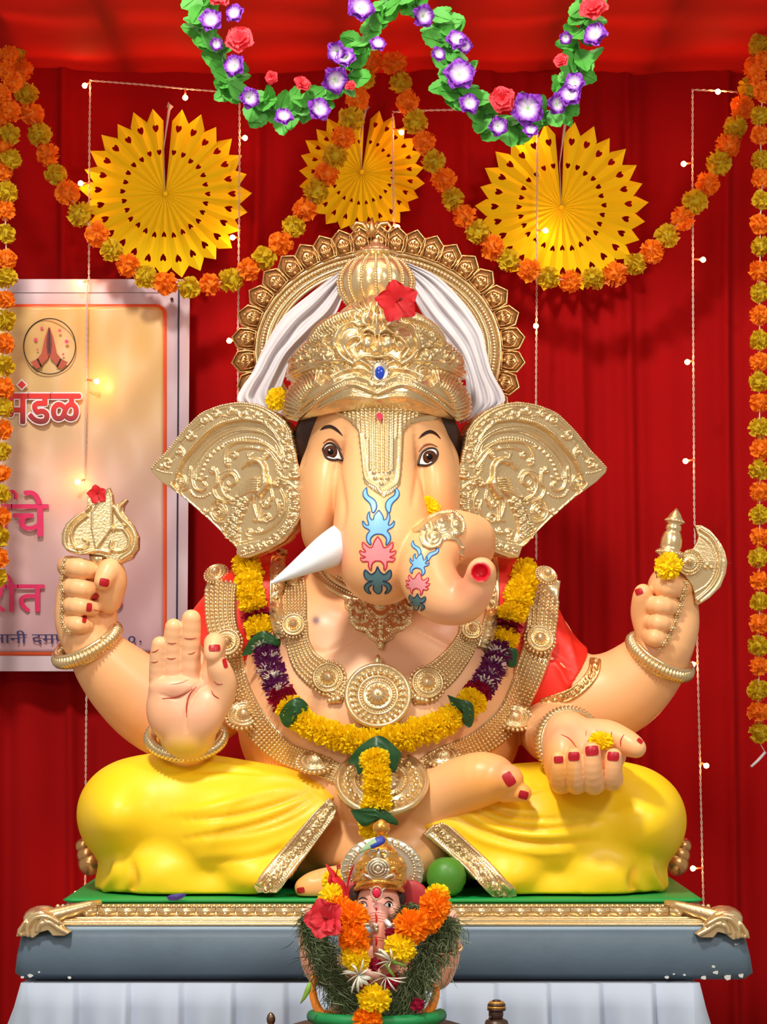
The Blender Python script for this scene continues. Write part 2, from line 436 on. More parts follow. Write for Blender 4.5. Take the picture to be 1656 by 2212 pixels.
# ------------------------------------------------------------------ table with pleated cloth, pedestal, green mat
ZM = W(0, 1942, -.40).z                                      # top of the green mat
ZS = W(0, 2118, -.5).z                            # underside of the slab = top of the table
T = thing('table', (0, -.05, 0), 'wooden table hidden under the white pleated cloth below the pedestal', 'table')
m_ = MB(); m_.box((-.67, -.48, ZS-.04), (.58, .30, ZS-.008)); m_.build('table_top', WOOD, T, False)
for sx in (-.64, .50):
    for sy in (-.42, .24):
        m_ = MB(); m_.box((sx, sy, 0), (sx+.05, sy+.05, ZS-.04)); m_.build('leg', WOOD, T, False)
CLOTH = mat('white table cloth', lin(176, 190, 212), .7, var=.04, sheen=.2)
vv = []; ff = []; pts = []
x0, x1, yf, yb = -.690, .600, -.515, .45; LF = x1-x0; seam = [.0, .104, .205, .308, .40, .50, .60, .70, .80, .90, 1.0, 1.1, 1.2, 1.3, 1.4]
def edge_pts():
    for t in np.arange(0, LF+.001, .003): yield (x0+t, yf, t, 0, -1)
    for t in np.arange(.004, .845, .008): yield (x1, yf+t, LF+t, 1, 0)
E_ = list(edge_pts()); E_ = [(x0, yf+t, -t, -1, 0) for t in np.arange(.844, 0, -.008)]+E_
rows = 26
for r in range(rows+1):
    t = r/rows; drop = 0 if r == 0 else (t**1.0)*1.02
    for (x, y, s_, nx, ny) in E_:
        u = (s_/.1015) % 1.0                     # box pleats: a flat face that steps under at its edge
        fold = .034*min(1, u*1.2)+.011*math.sin(u*9+s_*31+t*3)*min(1, t*5)-.034*(1 if u > .9 else 0)*(u-.9)/.1
        fold += .005*math.sin(s_*44+t*2)*min(1, t*6)
        out = (.004+fold*min(1, .3+t*9)+.035*t*min(1, t*3)**.5)
        rr = .012*math.exp(-t*40)
        vv.append((x+nx*out, y+ny*out, ZS-.004-drop*(ZS-.05)-.012*(1-math.exp(-t*40))))
n = len(E_); ff = [(i*n+j, i*n+j+1, (i+1)*n+j+1, (i+1)*n+j) for i in range(rows) for j in range(n-1)]
k0 = len(vv); vv += [(x*.985-.0, y*.985+.0, ZS-.003) for (x, y, *_ ) in E_]; ff += [(k0+j, k0+j+1, j+1, j) for j in range(n-1)]
ff.append(tuple(range(k0, k0+n)))
o = obj('tablecloth', vv, ff, CLOTH); tag(o, 'white cotton cloth pleated around the table under the grey pedestal', 'tablecloth')

P = thing('pedestal', (0, 0, ZS), 'blue-grey painted pedestal with gold moulding that carries the large seated statue', 'pedestal')
SLATE = mat('blue grey slab paint', lin(82, 102, 120), .55, var=.22, vscale=7, bump=.35, bscale=22)
m_ = MB()
zt = W(0, 2012, -.5).z; L0 = W(30, 2115, -.5).x; L1 = W(1628, 2115, -.5).x; T0 = W(42, 2012, -.5).x; T1 = W(1612, 2012, -.5).x
def rr_ring(xa, xb, ya, yb, z, r=.02):
    out = []
    for cx, cy, a0 in ((xb-r, ya+r, -90), (xb-r, yb-r, 0), (xa+r, yb-r, 90), (xa+r, ya+r, 180)):
        for k in range(5): a = math.radians(a0+k*22.5); out.append((cx+r*math.cos(a), cy+r*math.sin(a), z))
    return out
def loft(m, rings, mi=0):
    v = [p for R in rings for p in R]; n = len(rings[0]); f = []
    for i in range(len(rings)-1):
        for j in range(n): f.append((i*n+j, i*n+(j+1) % n, (i+1)*n+(j+1) % n, (i+1)*n+j))
    f.append(tuple(range(n-1, -1, -1))); f.append(tuple((len(rings)-1)*n+j for j in range(n))); m.add(v, f, mi)
YB = .34
loft(m_, [rr_ring(L0+.012, L1-.012, -.49, YB, ZS+.001), rr_ring(L0, L1, -.505, YB, ZS+.014), rr_ring((L0+T0)/2-.002, (L1+T1)/2+.002, -.503, YB, (ZS+zt)/2), rr_ring(T0, T1, -.5, YB, zt-.012), rr_ring(T0+.012, T1-.012, -.49, YB, zt)])
m_.build('slab', SLATE, P)
CH = mat('bare white plaster chip', lin(206, 208, 206), .8)
for cx_, cy_, sz in ((1540, 2088, 5), (1546, 2101, 6), (1455, 2104, 3), (1478, 2106, 3), (1572, 2111, 8), (1600, 2108, 7), (1520, 2112, 6), (1588, 2040, 3), (66, 2108, 6), (48, 2111, 5), (84, 2100, 3), (150, 2112, 4), (1440, 2112, 5)):
    c_ = W(cx_, cy_, -.505); t_ = (c_.z-ZS)/(zt-ZS); yf_ = -.505+.004*max(0, t_-.1) ; m_ = MB()
    pts = [Vector((c_.x+mm(sz, 0)*rnd.uniform(.6, 1.2)*math.cos(a), yf_-.0008, c_.z+mm(sz, 0)*rnd.uniform(.4, .8)*math.sin(a))) for a in np.arange(7)*.8976]
    m_.add(pts+[p+Vector((0, .004, 0)) for p in pts], [tuple(range(6, -1, -1))]+[(i, (i+1) % 7, (i+1) % 7+7, i+7) for i in range(7)]); m_.build('paint_chip', CH, P, False)
LB = mat('pale blue plinth paint', lin(150, 172, 192), .5, var=.1, bump=.3, bscale=18)
zw = lambda py, y: W(0, py, y).z
m_ = MB(); B0 = T0+.055; B1 = T1-.055
loft(m_, [rr_ring(B0-.02, B1+.02, -.488, YB-.02, zt), rr_ring(B0-.008, B1+.008, -.478, YB-.03, zw(1999, -.478))]); m_.build('plinth', LB, P)
zg = zw(1955, -.425)
m_ = MB(); rings = []                             # gold cornice, stepped
for dy, py_ in ((-.478, 2001), (-.484, 1997), (-.478, 1993), (-.466, 1991), (-.471, 1988), (-.466, 1985), (-.452, 1983), (-.455, 1981), (-.440, 1980), (-.430, 1962), (-.434, 1959), (-.425, 1955)):
    ex = (-.475-dy); rings.append(rr_ring(B0-ex*1.6-.005, B1+ex*1.6+.005, dy, YB-.04+ex*.5, zw(py_, dy), .015))
loft(m_, rings); m_.build('gold_cornice', GOLD, P)
a = []; mp = MB()
for i in range(7):
    for j in range(6):
        u = -1+2*i/6; v_ = j/5; wd = .0185*math.sqrt(max(0, 1-(max(0, v_-.35)/.72)**2))
        a.append((u*wd, .004-.014*math.sin(math.pi*min(1, .2+v_*.75))*(1-u*u*.6)-(.003 if abs(u) < .4 else 0), -v_*.0185))
mp.add(a, [(i*6+j, i*6+j+1, (i+1)*6+j+1, (i+1)*6+j) for i in range(6) for j in range(5)]); mp.ball((0, -.011, -.012), .0045)
pet = mp.build('moulding_petal', GOLD, None); first = True
for k in range(33):
    c = pet if first else pet.copy()
    if not first: C.objects.link(c)
    first = False
    x = B0+.03+(B1-B0-.06)*k/32; c.location = (x, -.438, zw(1961, -.44)); keep(c, P)
m_ = MB()
for k in range(130):
    x = B0+.01+(B1-B0-.02)*k/129; m_.ball((x, -.432, zw(1958, -.432)), .0048, lo=True)
m_.build('bead_row', GOLD, P)['kind'] = 'stuff'
zcr = [(1345, 832), (1378, 812), (1400, 780), (1440, 756), (1480, 742), (1520, 752), (1552, 788), (1576, 820), (1582, 852), (1545, 850), (1510, 858), (1475, 832), (1445, 824), (1425, 848), (1370, 848)]
for sx, xx in ((1, T1), (-1, T0)):                # acanthus corners
    k1 = (lambda pts: [(826+x/1.995, 1600+y/1.995) for x, y in pts]) if sx > 0 else (lambda pts: [(1654-(826+x/1.995), 1596+y/1.995) for x, y in reversed(pts)])
    s_ = Canvas(0, 1950, 1656, 2040, 2)
    for pts, w_, h in (([(1360, 836), (1400, 815), (1440, 790), (1480, 800), (1490, 825)], 6, .007), ([(1400, 790), (1450, 765), (1500, 770), (1530, 810), (1530, 845)], 6, .008), ([(1545, 790), (1565, 830), (1560, 845)], 5, .006), ([(1450, 790), (1465, 775), (1480, 790), (1465, 800)], 3, .007)):
        s_.stroke(k1(pts), w_, h)
    relief('corner_ornament', k1(zcr), GOLD, P, lambda x, y: -.512, 2, s_, .0, .02)
    m_ = MB(); m_.ball((xx-sx*.040, -.462, zt+.020), .034, sc=(1.15, 1.3, .8)); m_.tube([(xx-sx*(.03+.12*t), -.49+.06*t, zt+.02+.03*t) for t in np.linspace(0, 1, 6)], [.016, .016, .014, .012, .01, .006], 8)
    m_.build('corner_ridge', GOLD, P)
for sx in (-1, 1):
    m_ = MB(); cx = sx*.665
    for t in range(3): m_.ball((cx+sx*.008*t, .25, ZM+.02+.02*t), .028-.005*t)
    m_.build('back_corner_ornament', GOLDW, P)
GREEN = mat('green painted mat', lin(0, 150, 66), .5, var=.1, bump=.2, bscale=30)
m_ = MB(); loft(m_, [rr_ring(B0+.02, B1-.02, -.39, .22, zg+.001, .02), rr_ring(B0+.012, B1-.012, -.398, .23, zg+.006, .02), rr_ring(B0+.02, B1-.02, -.385, .22, ZM, .02)])
o = m_.build('green_mat', GREEN); tag(o, 'bright green mat spread on the pedestal beneath the large seated statue', 'mat')

# ------------------------------------------------------------------ the large seated statue
ST = thing('elephant_headed_statue', (0, 0, ZM), 'large painted plaster elephant-headed seated statue in gold jewellery and yellow dhoti', 'statue')
F_ = Field((-.76, -.66, ZM-.01), (.74, .30, ZC+.30), .003)
c_ = F_.chain; e_ = F_.pe
# torso: hips, belly, chest, shoulders, neck
e_(820, 1560, -.02, 300, 235, .27, .05); e_(820, 1700, -.03, 250, 150, .29, .05)
e_(822, 1420, .02, 285, 190, .19, .06)
e_(705, 1370, -.075, 120, 85, .115, .04); e_(940, 1370, -.075, 120, 85, .115, .04)
c_([(560, 1320, .05, 95), (480, 1400, .06, 88)], .04); c_([(1080, 1320, .05, 95), (1150, 1400, .06, 88)], .04)
c_([(820, 1250, 0, 150), (820, 1050, 0, 140)], .04)
e_(820, 1850, 0, 300, 70, .26, .03)
# arms at the back
c_([(500, 1450, .04, 92), (400, 1540, .02, 92), (330, 1525, 0, 84), (262, 1470, -.03, 72), (205, 1410, -.06, 52)], .02, n=4)
c_([(1140, 1430, .04, 100), (1240, 1510, .02, 88), (1330, 1500, 0, 84), (1395, 1450, -.03, 70), (1438, 1395, -.06, 50)], .02, n=4)
TV, TF = F_.mesh(); TF = orient(TV, TF)          # torso and upper arms only: what the jewellery lies on
# head: dome, temples, cheeks
e_(818, 985, -.10, 155, 185, .20, .03)
e_(702, 1080, -.17, 52, 135, .12, .03, rot=.06); e_(938, 1070, -.17, 52, 130, .12, .03, rot=-.06)
c_([(700, 1020, -.14, 50), (705, 1150, -.15, 42), (735, 1200, -.12, 40)], .02)
c_([(940, 1000, -.14, 48), (935, 1140, -.15, 46)], .02)
# trunk: column, then the coil to the right
c_([(820, 900, -.19, 72), (818, 985, -.25, 76), (818, 1070, -.29, 82), (826, 1160, -.325, 98), (824, 1225, -.345, 80)], .02, n=4)
c_([(850, 1190, -.31, 78), (930, 1200, -.27, 62), (1000, 1185, -.26, 56), (1015, 1163, -.31, 50)], .015, n=4)
c_([(1015, 1163, -.32, 50), (965, 1162, -.38, 56), (926, 1205, -.41, 56), (925, 1250, -.42, 57), (955, 1290, -.43, 53), (1000, 1300, -.45, 42), (1028, 1275, -.475, 32), (1038, 1245, -.49, 27), (1040, 1232, -.505, 25)], .010, n=5)
F_.cap(W(1039, 1234, -.56), W(1036, 1237, -.515), mm(20, -.5), mm(16, -.5), .004, True)
# left fist round the trident
YF = -.10
c_([(193, 1395, YF+.03, 50), (170, 1340, YF+.03, 48), (180, 1260, YF+.03, 52)], .012, n=3)
c_([(225, 1360, YF+.04, 28), (220, 1260, YF+.04, 34)], .012)
for a, r in (((150, 1224, 205, 1232), 23), ((152, 1268, 204, 1276), 21), ((152, 1308, 200, 1314), 20), ((152, 1348, 187, 1352), 19)):
    x0_, y0_, x1_, y1_ = a
    c_([(x0_-4, y0_, YF+.01, r), (x0_+5, y0_, YF-.020, r), ((x0_+x1_)/2, (y0_+y1_)/2, YF-.032, r*.96), (x1_, y1_, YF-.016, r*.82)], .0022, n=2)
c_([(236, 1300, YF-.0, 26), (246, 1255, YF-.018, 27), (238, 1230, YF-.034, 24), (222, 1256, YF-.052, 19)], .006, n=3)
# right fist round the axe
c_([(1447, 1390, YF+.03, 50), (1462, 1340, YF+.03, 44), (1448, 1270, YF+.035, 50)], .012, n=3)
for a, r in (((1422, 1267, 1458, 1270), 22), ((1405, 1307, 1444, 1310), 21), ((1406, 1344, 1437, 1347), 19), ((1404, 1376, 1424, 1380), 19)):
    x0_, y0_, x1_, y1_ = a
    c_([(x0_, y0_, YF-.012, r*.9), ((x0_+x1_)/2, (y0_+y1_)/2, YF-.034, r*.98), (x1_, y1_, YF-.022, r), (x1_+16, y1_+2, YF+.006, r)], .0022, n=2)
c_([(1402, 1375, YF+.02, 26), (1390, 1330, YF+.01, 26), (1386, 1305, YF-.006, 21), (1388, 1280, YF-.022, 19)], .006, n=3)
# open palm
YP = -.33
c_([(405, 1620, -.20, 62), (403, 1600, -.26, 60)], .02)
e_(402, 1530, YP+.005, 82, 78, .040, .02); c_([(405, 1590, YP+.02, 58), (405, 1550, YP+.02, 62)], .02)
e_(380, 1485, YP-.012, 58, 26, .030, .012); e_(445, 1540, YP-.012, 40, 60, .034, .014, rot=.35); e_(352, 1530, YP-.005, 34, 60, .032, .014)
for pts in ([(343, 1480, YP, 21), (342, 1430, YP-.012, 19), (345, 1392, YP-.022, 17.5)], [(374, 1470, YP-.004, 22), (373, 1400, YP-.018, 20.5), (375, 1355, YP-.03, 19)],
            [(411, 1465, YP-.004, 23), (411, 1390, YP-.02, 21.5), (413, 1337, YP-.032, 20.5)], [(450, 1475, YP, 23), (462, 1430, YP-.002, 23), (464, 1390, YP-.024, 23), (461, 1402, YP-.045, 20), (459, 1416, YP-.052, 17)]):
    c_(pts, .003, n=3)
c_([(470, 1520, YP-.005, 30), (482, 1480, YP-.018, 27), (475, 1450, YP-.032, 23), (468, 1436, YP-.038, 19)], .008, n=3)
# open hand resting on the knee, fingers curled up
YH = -.42
c_([(1188, 1578, -.02, 60), (1196, 1590, -.17, 56), (1228, 1592, -.30, 54)], .02, n=3)
e_(1265, 1625, YH+.10, 88, 66, .07, .02); e_(1215, 1640, YH+.07, 42, 68, .06, .015)
for pts in ([(1215, 1690, YH+.06, 25), (1211, 1690, YH+.01, 22), (1207, 1665, YH-.012, 18.5), (1206, 1638, YH-.018, 16)],
            [(1245, 1690, YH+.055, 26), (1244, 1690, YH-.0, 23), (1240, 1665, YH-.022, 19.5), (1239, 1632, YH-.03, 17)],
            [(1283, 1690, YH+.055, 27), (1282, 1690, YH-.002, 24), (1279, 1660, YH-.026, 21), (1278, 1622, YH-.032, 18.5)],
            [(1320, 1680, YH+.06, 26), (1322, 1684, YH+.005, 23), (1323, 1665, YH-.015, 20), (1325, 1634, YH-.022, 18)]):
    c_(pts, .0025, n=3)
c_([(1262, 1590, YH+.10, 34), (1310, 1590, YH+.07, 32), (1350, 1603, YH+.04, 25), (1376, 1617, YH+.02, 19)], .01, n=3)
# feet and shins
c_([(905, 1765, -.27, 52), (960, 1715, -.30, 54), (1030, 1685, -.335, 52), (1072, 1680, -.35, 40)], .02, n=3)
c_([(1060, 1690, -.36, 34), (1093, 1682, -.38, 30), (1102, 1686, -.385, 27)], .008, n=2)
c_([(1090, 1712, -.365, 22), (1122, 1711, -.385, 19), (1130, 1714, -.388, 17)], .006, n=2)
c_([(700, 1790, -.18, 70), (780, 1850, -.27, 62), (880, 1840, -.28, 66), (950, 1800, -.2, 70)], .02, n=3)
c_([(870, 1905, -.30, 38), (760, 1905, -.33, 36), (690, 1912, -.35, 30), (655, 1918, -.36, 18)], .012, n=3)
# crop at the mat
sl = int((ZM+.002-F_.lo[2])/F_.h)+1; F_.a[:, :, :sl+1] = np.maximum(F_.a[:, :, :sl+1], .001)
bv, bf = F_.mesh(); bf = orient(bv, bf)
cv = Canvas(100, 800, 1600, 1950)                # modelled creases
for pts, wd, h in (([(640, 1385), (700, 1410), (770, 1372), (830, 1340)], 9, -.006), ([(1010, 1420), (960, 1390), (900, 1360)], 9, -.006), ([(832, 1345), (828, 1400)], 8, -.004),
                   ([(742, 930), (730, 1010), (742, 1100), (728, 1170)], 9, -.006), ([(898, 930), (905, 1010), (892, 1090)], 9, -.006),
                   ([(345, 1500), (385, 1508), (430, 1475)], 4, -.003), ([(402, 1580), (402, 1540), (425, 1495), (448, 1480)], 5, -.005),
                   ([(680, 1890), (760, 1868), (860, 1880)], 10, -.008), ([(690, 1300), (760, 1330), (830, 1336)], 14, .002)):
    cv.soft(pts, wd, h)
for y in (1440, 1462): pass
bv = sculpt(bv, bf, cv, False)
px, py = toP(bv); nb = normals(bv, bf)
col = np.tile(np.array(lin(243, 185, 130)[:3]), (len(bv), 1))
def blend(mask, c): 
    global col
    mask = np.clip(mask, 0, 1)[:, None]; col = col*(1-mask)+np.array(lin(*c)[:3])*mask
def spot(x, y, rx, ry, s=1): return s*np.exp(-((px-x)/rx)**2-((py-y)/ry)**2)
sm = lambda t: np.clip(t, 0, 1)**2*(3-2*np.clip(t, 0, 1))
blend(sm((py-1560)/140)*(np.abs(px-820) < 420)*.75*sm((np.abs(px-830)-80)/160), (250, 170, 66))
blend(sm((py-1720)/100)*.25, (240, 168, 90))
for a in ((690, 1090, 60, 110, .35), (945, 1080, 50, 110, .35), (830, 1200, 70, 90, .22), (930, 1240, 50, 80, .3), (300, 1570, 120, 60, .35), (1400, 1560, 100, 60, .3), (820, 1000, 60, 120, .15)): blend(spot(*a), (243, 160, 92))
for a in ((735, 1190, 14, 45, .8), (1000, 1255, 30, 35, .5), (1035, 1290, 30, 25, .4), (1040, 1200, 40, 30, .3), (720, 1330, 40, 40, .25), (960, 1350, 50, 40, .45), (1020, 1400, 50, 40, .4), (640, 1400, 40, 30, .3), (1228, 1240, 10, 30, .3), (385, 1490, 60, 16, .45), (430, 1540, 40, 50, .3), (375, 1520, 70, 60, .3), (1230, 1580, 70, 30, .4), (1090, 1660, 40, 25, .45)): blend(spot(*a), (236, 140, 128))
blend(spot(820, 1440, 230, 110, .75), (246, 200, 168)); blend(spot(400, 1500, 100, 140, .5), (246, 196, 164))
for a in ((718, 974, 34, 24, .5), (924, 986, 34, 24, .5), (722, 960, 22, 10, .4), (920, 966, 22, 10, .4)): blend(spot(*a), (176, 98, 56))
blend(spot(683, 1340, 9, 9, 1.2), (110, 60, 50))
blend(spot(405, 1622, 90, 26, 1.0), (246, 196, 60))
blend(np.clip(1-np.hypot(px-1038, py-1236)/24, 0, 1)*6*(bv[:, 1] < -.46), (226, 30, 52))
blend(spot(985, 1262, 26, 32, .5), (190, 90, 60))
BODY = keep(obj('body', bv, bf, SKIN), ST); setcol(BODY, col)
SB = Surf(bv, bf)
# hair at the temples
HAIR = mat('dark brown painted hair', lin(58, 34, 28), .45, bump=.4, bscale=90)
for pts in ([(690, 900, -.15, 26), (672, 930, -.13, 32), (660, 975, -.11, 24), (654, 1010, -.10, 10)], [(945, 900, -.15, 22), (962, 935, -.13, 28), (972, 975, -.11, 20), (978, 1010, -.10, 9)]):
    H_ = Field((-.24, -.30, ZC+.04), (.24, .05, ZC+.30), .004); H_.chain(pts, .006, n=4); v, f = H_.mesh(); keep(obj('hair', v, orient(v, f), HAIR), ST)

# dhoti
F_ = Field((-.70, -.50, ZM-.01), (.70, .34, ZC-.40), .0045)
c_ = F_.chain; e_ = F_.pe
for sx in (0, 1):
    X = (lambda x: x) if sx == 0 else (lambda x: 1648-x)
    dz = 0 if sx == 0 else 14
    c_([(X(300), 1762+dz, -.20, 122), (X(430), 1760+dz, -.20, 118), (X(600), 1778, -.22, 108), (X(700), 1786, -.24, 90)], .03, n=4)
    e_(X(275), 1755+dz, -.16, 98, 98, .20, .03)
    c_([(X(480), 1800, -.26, 108), (X(600), 1860, -.27, 66)], .05)
    e_(X(370), 1880, -.15, 150, 100, .20, .03); e_(X(560), 1880, -.17, 110, 70, .20, .03)
    c_([(X(240), 1915, -.2, 26), (X(330), 1930, -.29, 30), (X(520), 1930, -.30, 30)], .04, n=3)
    c_([(X(300), 1800, .1, 100), (X(600), 1800, .15, 100)], .05)
zz = F_.lo[2]+F_.h*np.arange(F_.n[2]); sl = int((ZM+.001-F_.lo[2])/F_.h)+1; F_.a[:, :, :sl+1] = np.maximum(F_.a[:, :, :sl+1], .001)
# open between the legs, along the gold borders
XX = (F_.lo[0]+F_.h*np.arange(F_.n[0]))[:, None, None]; YY = (F_.lo[1]+F_.h*np.arange(F_.n[1]))[None, :, None]; ZZ = zz[None, None, :]
kk = D/(D+YY)*1000; PXg = XX*kk+828; PYg = HR-(ZZ-ZH)*kk
left = (PXg-(712-(PYg-1735)*(712-556)/(1935-1735)))*.00085*.8; right = ((920+(PYg-1790)*(1110-920)/(1935-1790))-PXg)*.0009*.62
wedge = np.where(PXg < 820, left, right)
F_.a = np.maximum(F_.a, np.clip(wedge, -.02, .02)*(YY < .02)+(-.02)*(YY >= .02)).astype('f')
dv, df = F_.mesh(); df = orient(dv, df)
cv = Canvas(150, 1600, 1500, 1960)
for pts, wd, h in (([(680, 1705), (600, 1735), (510, 1760), (400, 1772)], 9, -.007), ([(690, 1712), (610, 1760), (520, 1790), (400, 1812)], 9, -.007), ([(700, 1722), (640, 1765), (560, 1795), (450, 1812)], 6, -.004),
                   ([(640, 1700), (560, 1715), (450, 1745), (360, 1755)], 12, .005), ([(560, 1665), (480, 1655), (400, 1650), (350, 1665)], 9, .006), ([(580, 1675), (500, 1668), (420, 1665)], 6, -.006), ([(690, 1700), (620, 1680), (520, 1672), (400, 1680)], 10, .005),
                   ([(1015, 1745), (1080, 1780), (1180, 1790), (1300, 1772)], 8, -.006), ([(980, 1760), (1060, 1800), (1160, 1822), (1290, 1815)], 9, -.007), ([(1040, 1740), (1120, 1765), (1220, 1768)], 7, -.005), ([(1000, 1752), (1070, 1790), (1170, 1806), (1290, 1794)], 9, .004),
                   ([(960, 1772), (1040, 1815), (1150, 1842), (1240, 1842)], 9, .004), ([(225, 1925), (250, 1890), (255, 1855)], 12, .012), ([(270, 1935), (290, 1905), (285, 1860)], 12, -.008), ([(1430, 1925), (1405, 1890), (1400, 1855)], 12, .012), ([(1380, 1935), (1365, 1905), (1370, 1870)], 12, -.008), ([(1150, 1700), (1130, 1715), (1175, 1705)], 6, .006), ([(650, 1800), (560, 1835), (430, 1850)], 12, .003), ([(655, 1815), (560, 1852), (450, 1865)], 7, -.003)):
    cv.soft(pts, wd, h)
dv = sculpt(dv, df, cv, False); px, py = toP(dv)
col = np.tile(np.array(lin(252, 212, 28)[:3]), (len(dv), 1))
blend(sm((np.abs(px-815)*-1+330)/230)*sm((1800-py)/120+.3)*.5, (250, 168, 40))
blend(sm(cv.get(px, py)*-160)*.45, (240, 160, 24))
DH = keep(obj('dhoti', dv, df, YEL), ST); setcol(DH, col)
SDH = Surf(dv, df)

# ------------------------------------------------------------------ parts laid on the statue
def decal(name, poly, m, parent, surf, off=.001, step=5, smooth=3, mats=None):
    b = cr(list(poly)+[poly[0]], smooth)[:-1] if smooth > 1 else np.array(poly, float)
    b = [tuple(p) for p in b]; nb_ = len(b); P = np.array(b)
    x0, y0 = P.min(0); x1, y1 = P.max(0); gx, gy = np.meshgrid(np.arange(x0+step/2, x1, step), np.arange(y0+step/2, y1, step))
    ins = inpoly(gx, gy, P); gx, gy = gx[ins], gy[ins]
    _, _, d = snap(gx.copy(), gy.copy(), P) if len(gx) else (0, 0, np.zeros(0))
    pts = b+[(x, y) for x, y, e in zip(gx, gy, d) if e > step*.45]
    r = delaunay_2d_cdt([Vector(p) for p in pts], [], [list(range(nb_))], 1, 1e-5)
    v = []; 
    for p in r[0]:
        q, n = surf.at(p.x, p.y, off); v.append(q)
    f = [tuple(reversed(t)) for t in r[2]]
    o = obj(name, v, f, m)
    return keep(o, parent)
def drape(path, surf, off=0, step=4, smooth=6, y=None):
    p = cr(path, smooth) if smooth > 1 and len(path) > 2 else np.array(path, float)
    return [surf.at(q[0], q[1], off, y)[0] for q in resample(p, step)]
def line(name, path, r, m, parent, surf, off=0, n=6, r1=None, taper=True, closed=False):
    pts = drape(path, surf, off); k = len(pts); m_ = MB()
    m_.tube(pts, [mm(r, -.3)*((math.sin(math.pi*(.08+.84*i/max(1, k-1)))**.6) if taper else 1) for i in range(k)], n)
    return m_.build(name, m, parent)
mir = lambda pts, cx: [(2*cx-x, y) for x, y in reversed(pts)]
sc = lambda pts, ox, oy, s: [(ox+x/s, oy+y/s) for x, y in pts]

# face: eyes, brows, motifs, tusk, palm lines, nails
EB = mat('dark eye liner paint', lin(44, 22, 18), .4); EWH = mat('eye white paint', lin(236, 232, 228), .25, coat=.6)
IR = mat('brown iris paint', lin(74, 36, 20), .6, spec=.08); PU = mat('black pupil paint', lin(10, 6, 6), .6, spec=.08); LID = mat('brown eyelid paint', lin(150, 84, 50), .45)
for k, (ol, ic, ir, fold, low, brow, hl) in enumerate((
    ([(698, 972), (704, 962), (716, 958), (729, 966), (737, 980), (742, 994), (730, 993), (716, 994), (704, 988)], (714, 977), 15, [(698, 958), (712, 949), (726, 955), (738, 972)], [(700, 990), (715, 998), (741, 998)], [(691, 930), (700, 921), (714, 918), (729, 926), (741, 942), (727, 932), (712, 925)], (712, 974)),
    ([(901, 1005), (905, 990), (912, 977), (924, 970), (937, 970), (944, 978), (941, 992), (933, 1001), (922, 1006), (910, 1005)], (928, 988), 15, [(904, 976), (915, 963), (930, 960), (944, 966)], [(902, 1009), (920, 1012), (938, 1004)], [(902, 949), (912, 936), (927, 929), (941, 935), (951, 949), (938, 939), (924, 937)], (923, 985)))):
    e = decal('eye', ol, EWH, ST, SB, .0014, 4, 4)
    e['label'] = 'painted almond eye with a brown iris and dark liner'
    P_ = np.array(ol)
    def part_(name, poly, m, off, st=3, sm_=3):
        o = decal(name, poly, m, None, SB, off, st, sm_); o.parent = e; return o
    cl = lambda pts: [p for p in pts]
    circ = lambda c, r, q=1, n=16: [(c[0]+r*math.cos(t), c[1]+r*q*math.sin(t)) for t in np.arange(n)*2*math.pi/n]
    p0, n0 = SB.at(ic[0], ic[1], 0); n0 = (n0*.5+Vector((0, -1, 0))*.5).normalized(); p0 = p0+n0*.0030
    for nm, c_x, r_, m_e, dz in (('iris', (0, 0), ir, IR, 0), ('pupil', (0, 0), ir*.42, PU, .0016), ('glint', ((hl[0]-ic[0])*.001, -(hl[1]-ic[1])*.001), 2.0, EWH, .0032)):
        m_ = MB(); Mi = frame(p0+n0*dz, n0) @ Matrix.Translation((c_x[0], c_x[1], 0)); R_ = mm(r_, -.25)
        m_.lathe([(R_, -.003), (R_, 0), (R_*.8, .0006), (R_*.4, .0010), (R_*.02, .0012)], Mi, 24); o = m_.build(nm, m_e, None); o.parent = e
    ll = list(ol)+[ol[0]]
    o = line('eyeliner', ll, 2.4, EB, None, SB, .0024, taper=False); o.parent = e
    up_ = [p for p in ol if p[1] < ic[1]+6]
    o = line('eyelid_line', fold, 2.4, LID, None, SB, .0006); o.parent = e
    b_ = decal('eyebrow', brow, EB, ST, SB, .0012, 3, 4)
z2 = lambda pts: sc(pts, 560, 840, 3.067)
BLU = mat('light blue motif paint', lin(122, 186, 236), .4); BLO = mat('dark blue outline paint', lin(36, 92, 152), .4)
ROS = mat('rose motif paint', lin(222, 142, 150), .4); ROO = mat('crimson outline paint', lin(196, 34, 58), .4)
TEA = mat('slate teal motif paint', lin(84, 122, 130), .4); TEO = mat('navy outline paint', lin(16, 50, 82), .4)
MA = [(710, 655), (688, 685), (694, 720), (735, 765), (750, 822), (772, 800), (776, 765), (760, 735), (722, 708), (714, 685)]
MBh = [(792, 805), (815, 838), (826, 872), (846, 850), (848, 812), (864, 850), (852, 902), (872, 900), (893, 872), (886, 912), (846, 938), (864, 965), (866, 1005), (838, 1036), (842, 995), (815, 966)]
MCh = [(784, 978), (806, 1010), (824, 1052), (852, 1042), (882, 1014), (882, 1050), (860, 1078), (880, 1080), (904, 1070), (892, 1100), (862, 1112), (880, 1122), (900, 1118), (882, 1144), (846, 1142), (844, 1175), (826, 1202), (824, 1165), (805, 1142)]
MDh = [(782, 1175), (800, 1212), (830, 1228), (866, 1198), (873, 1238), (850, 1266), (814, 1270), (852, 1284), (873, 1312), (858, 1344), (828, 1356), (846, 1328), (832, 1302), (810, 1296), (812, 1330)]
full = lambda h, cx, bot: h+[bot]+mir(h[1:], cx)
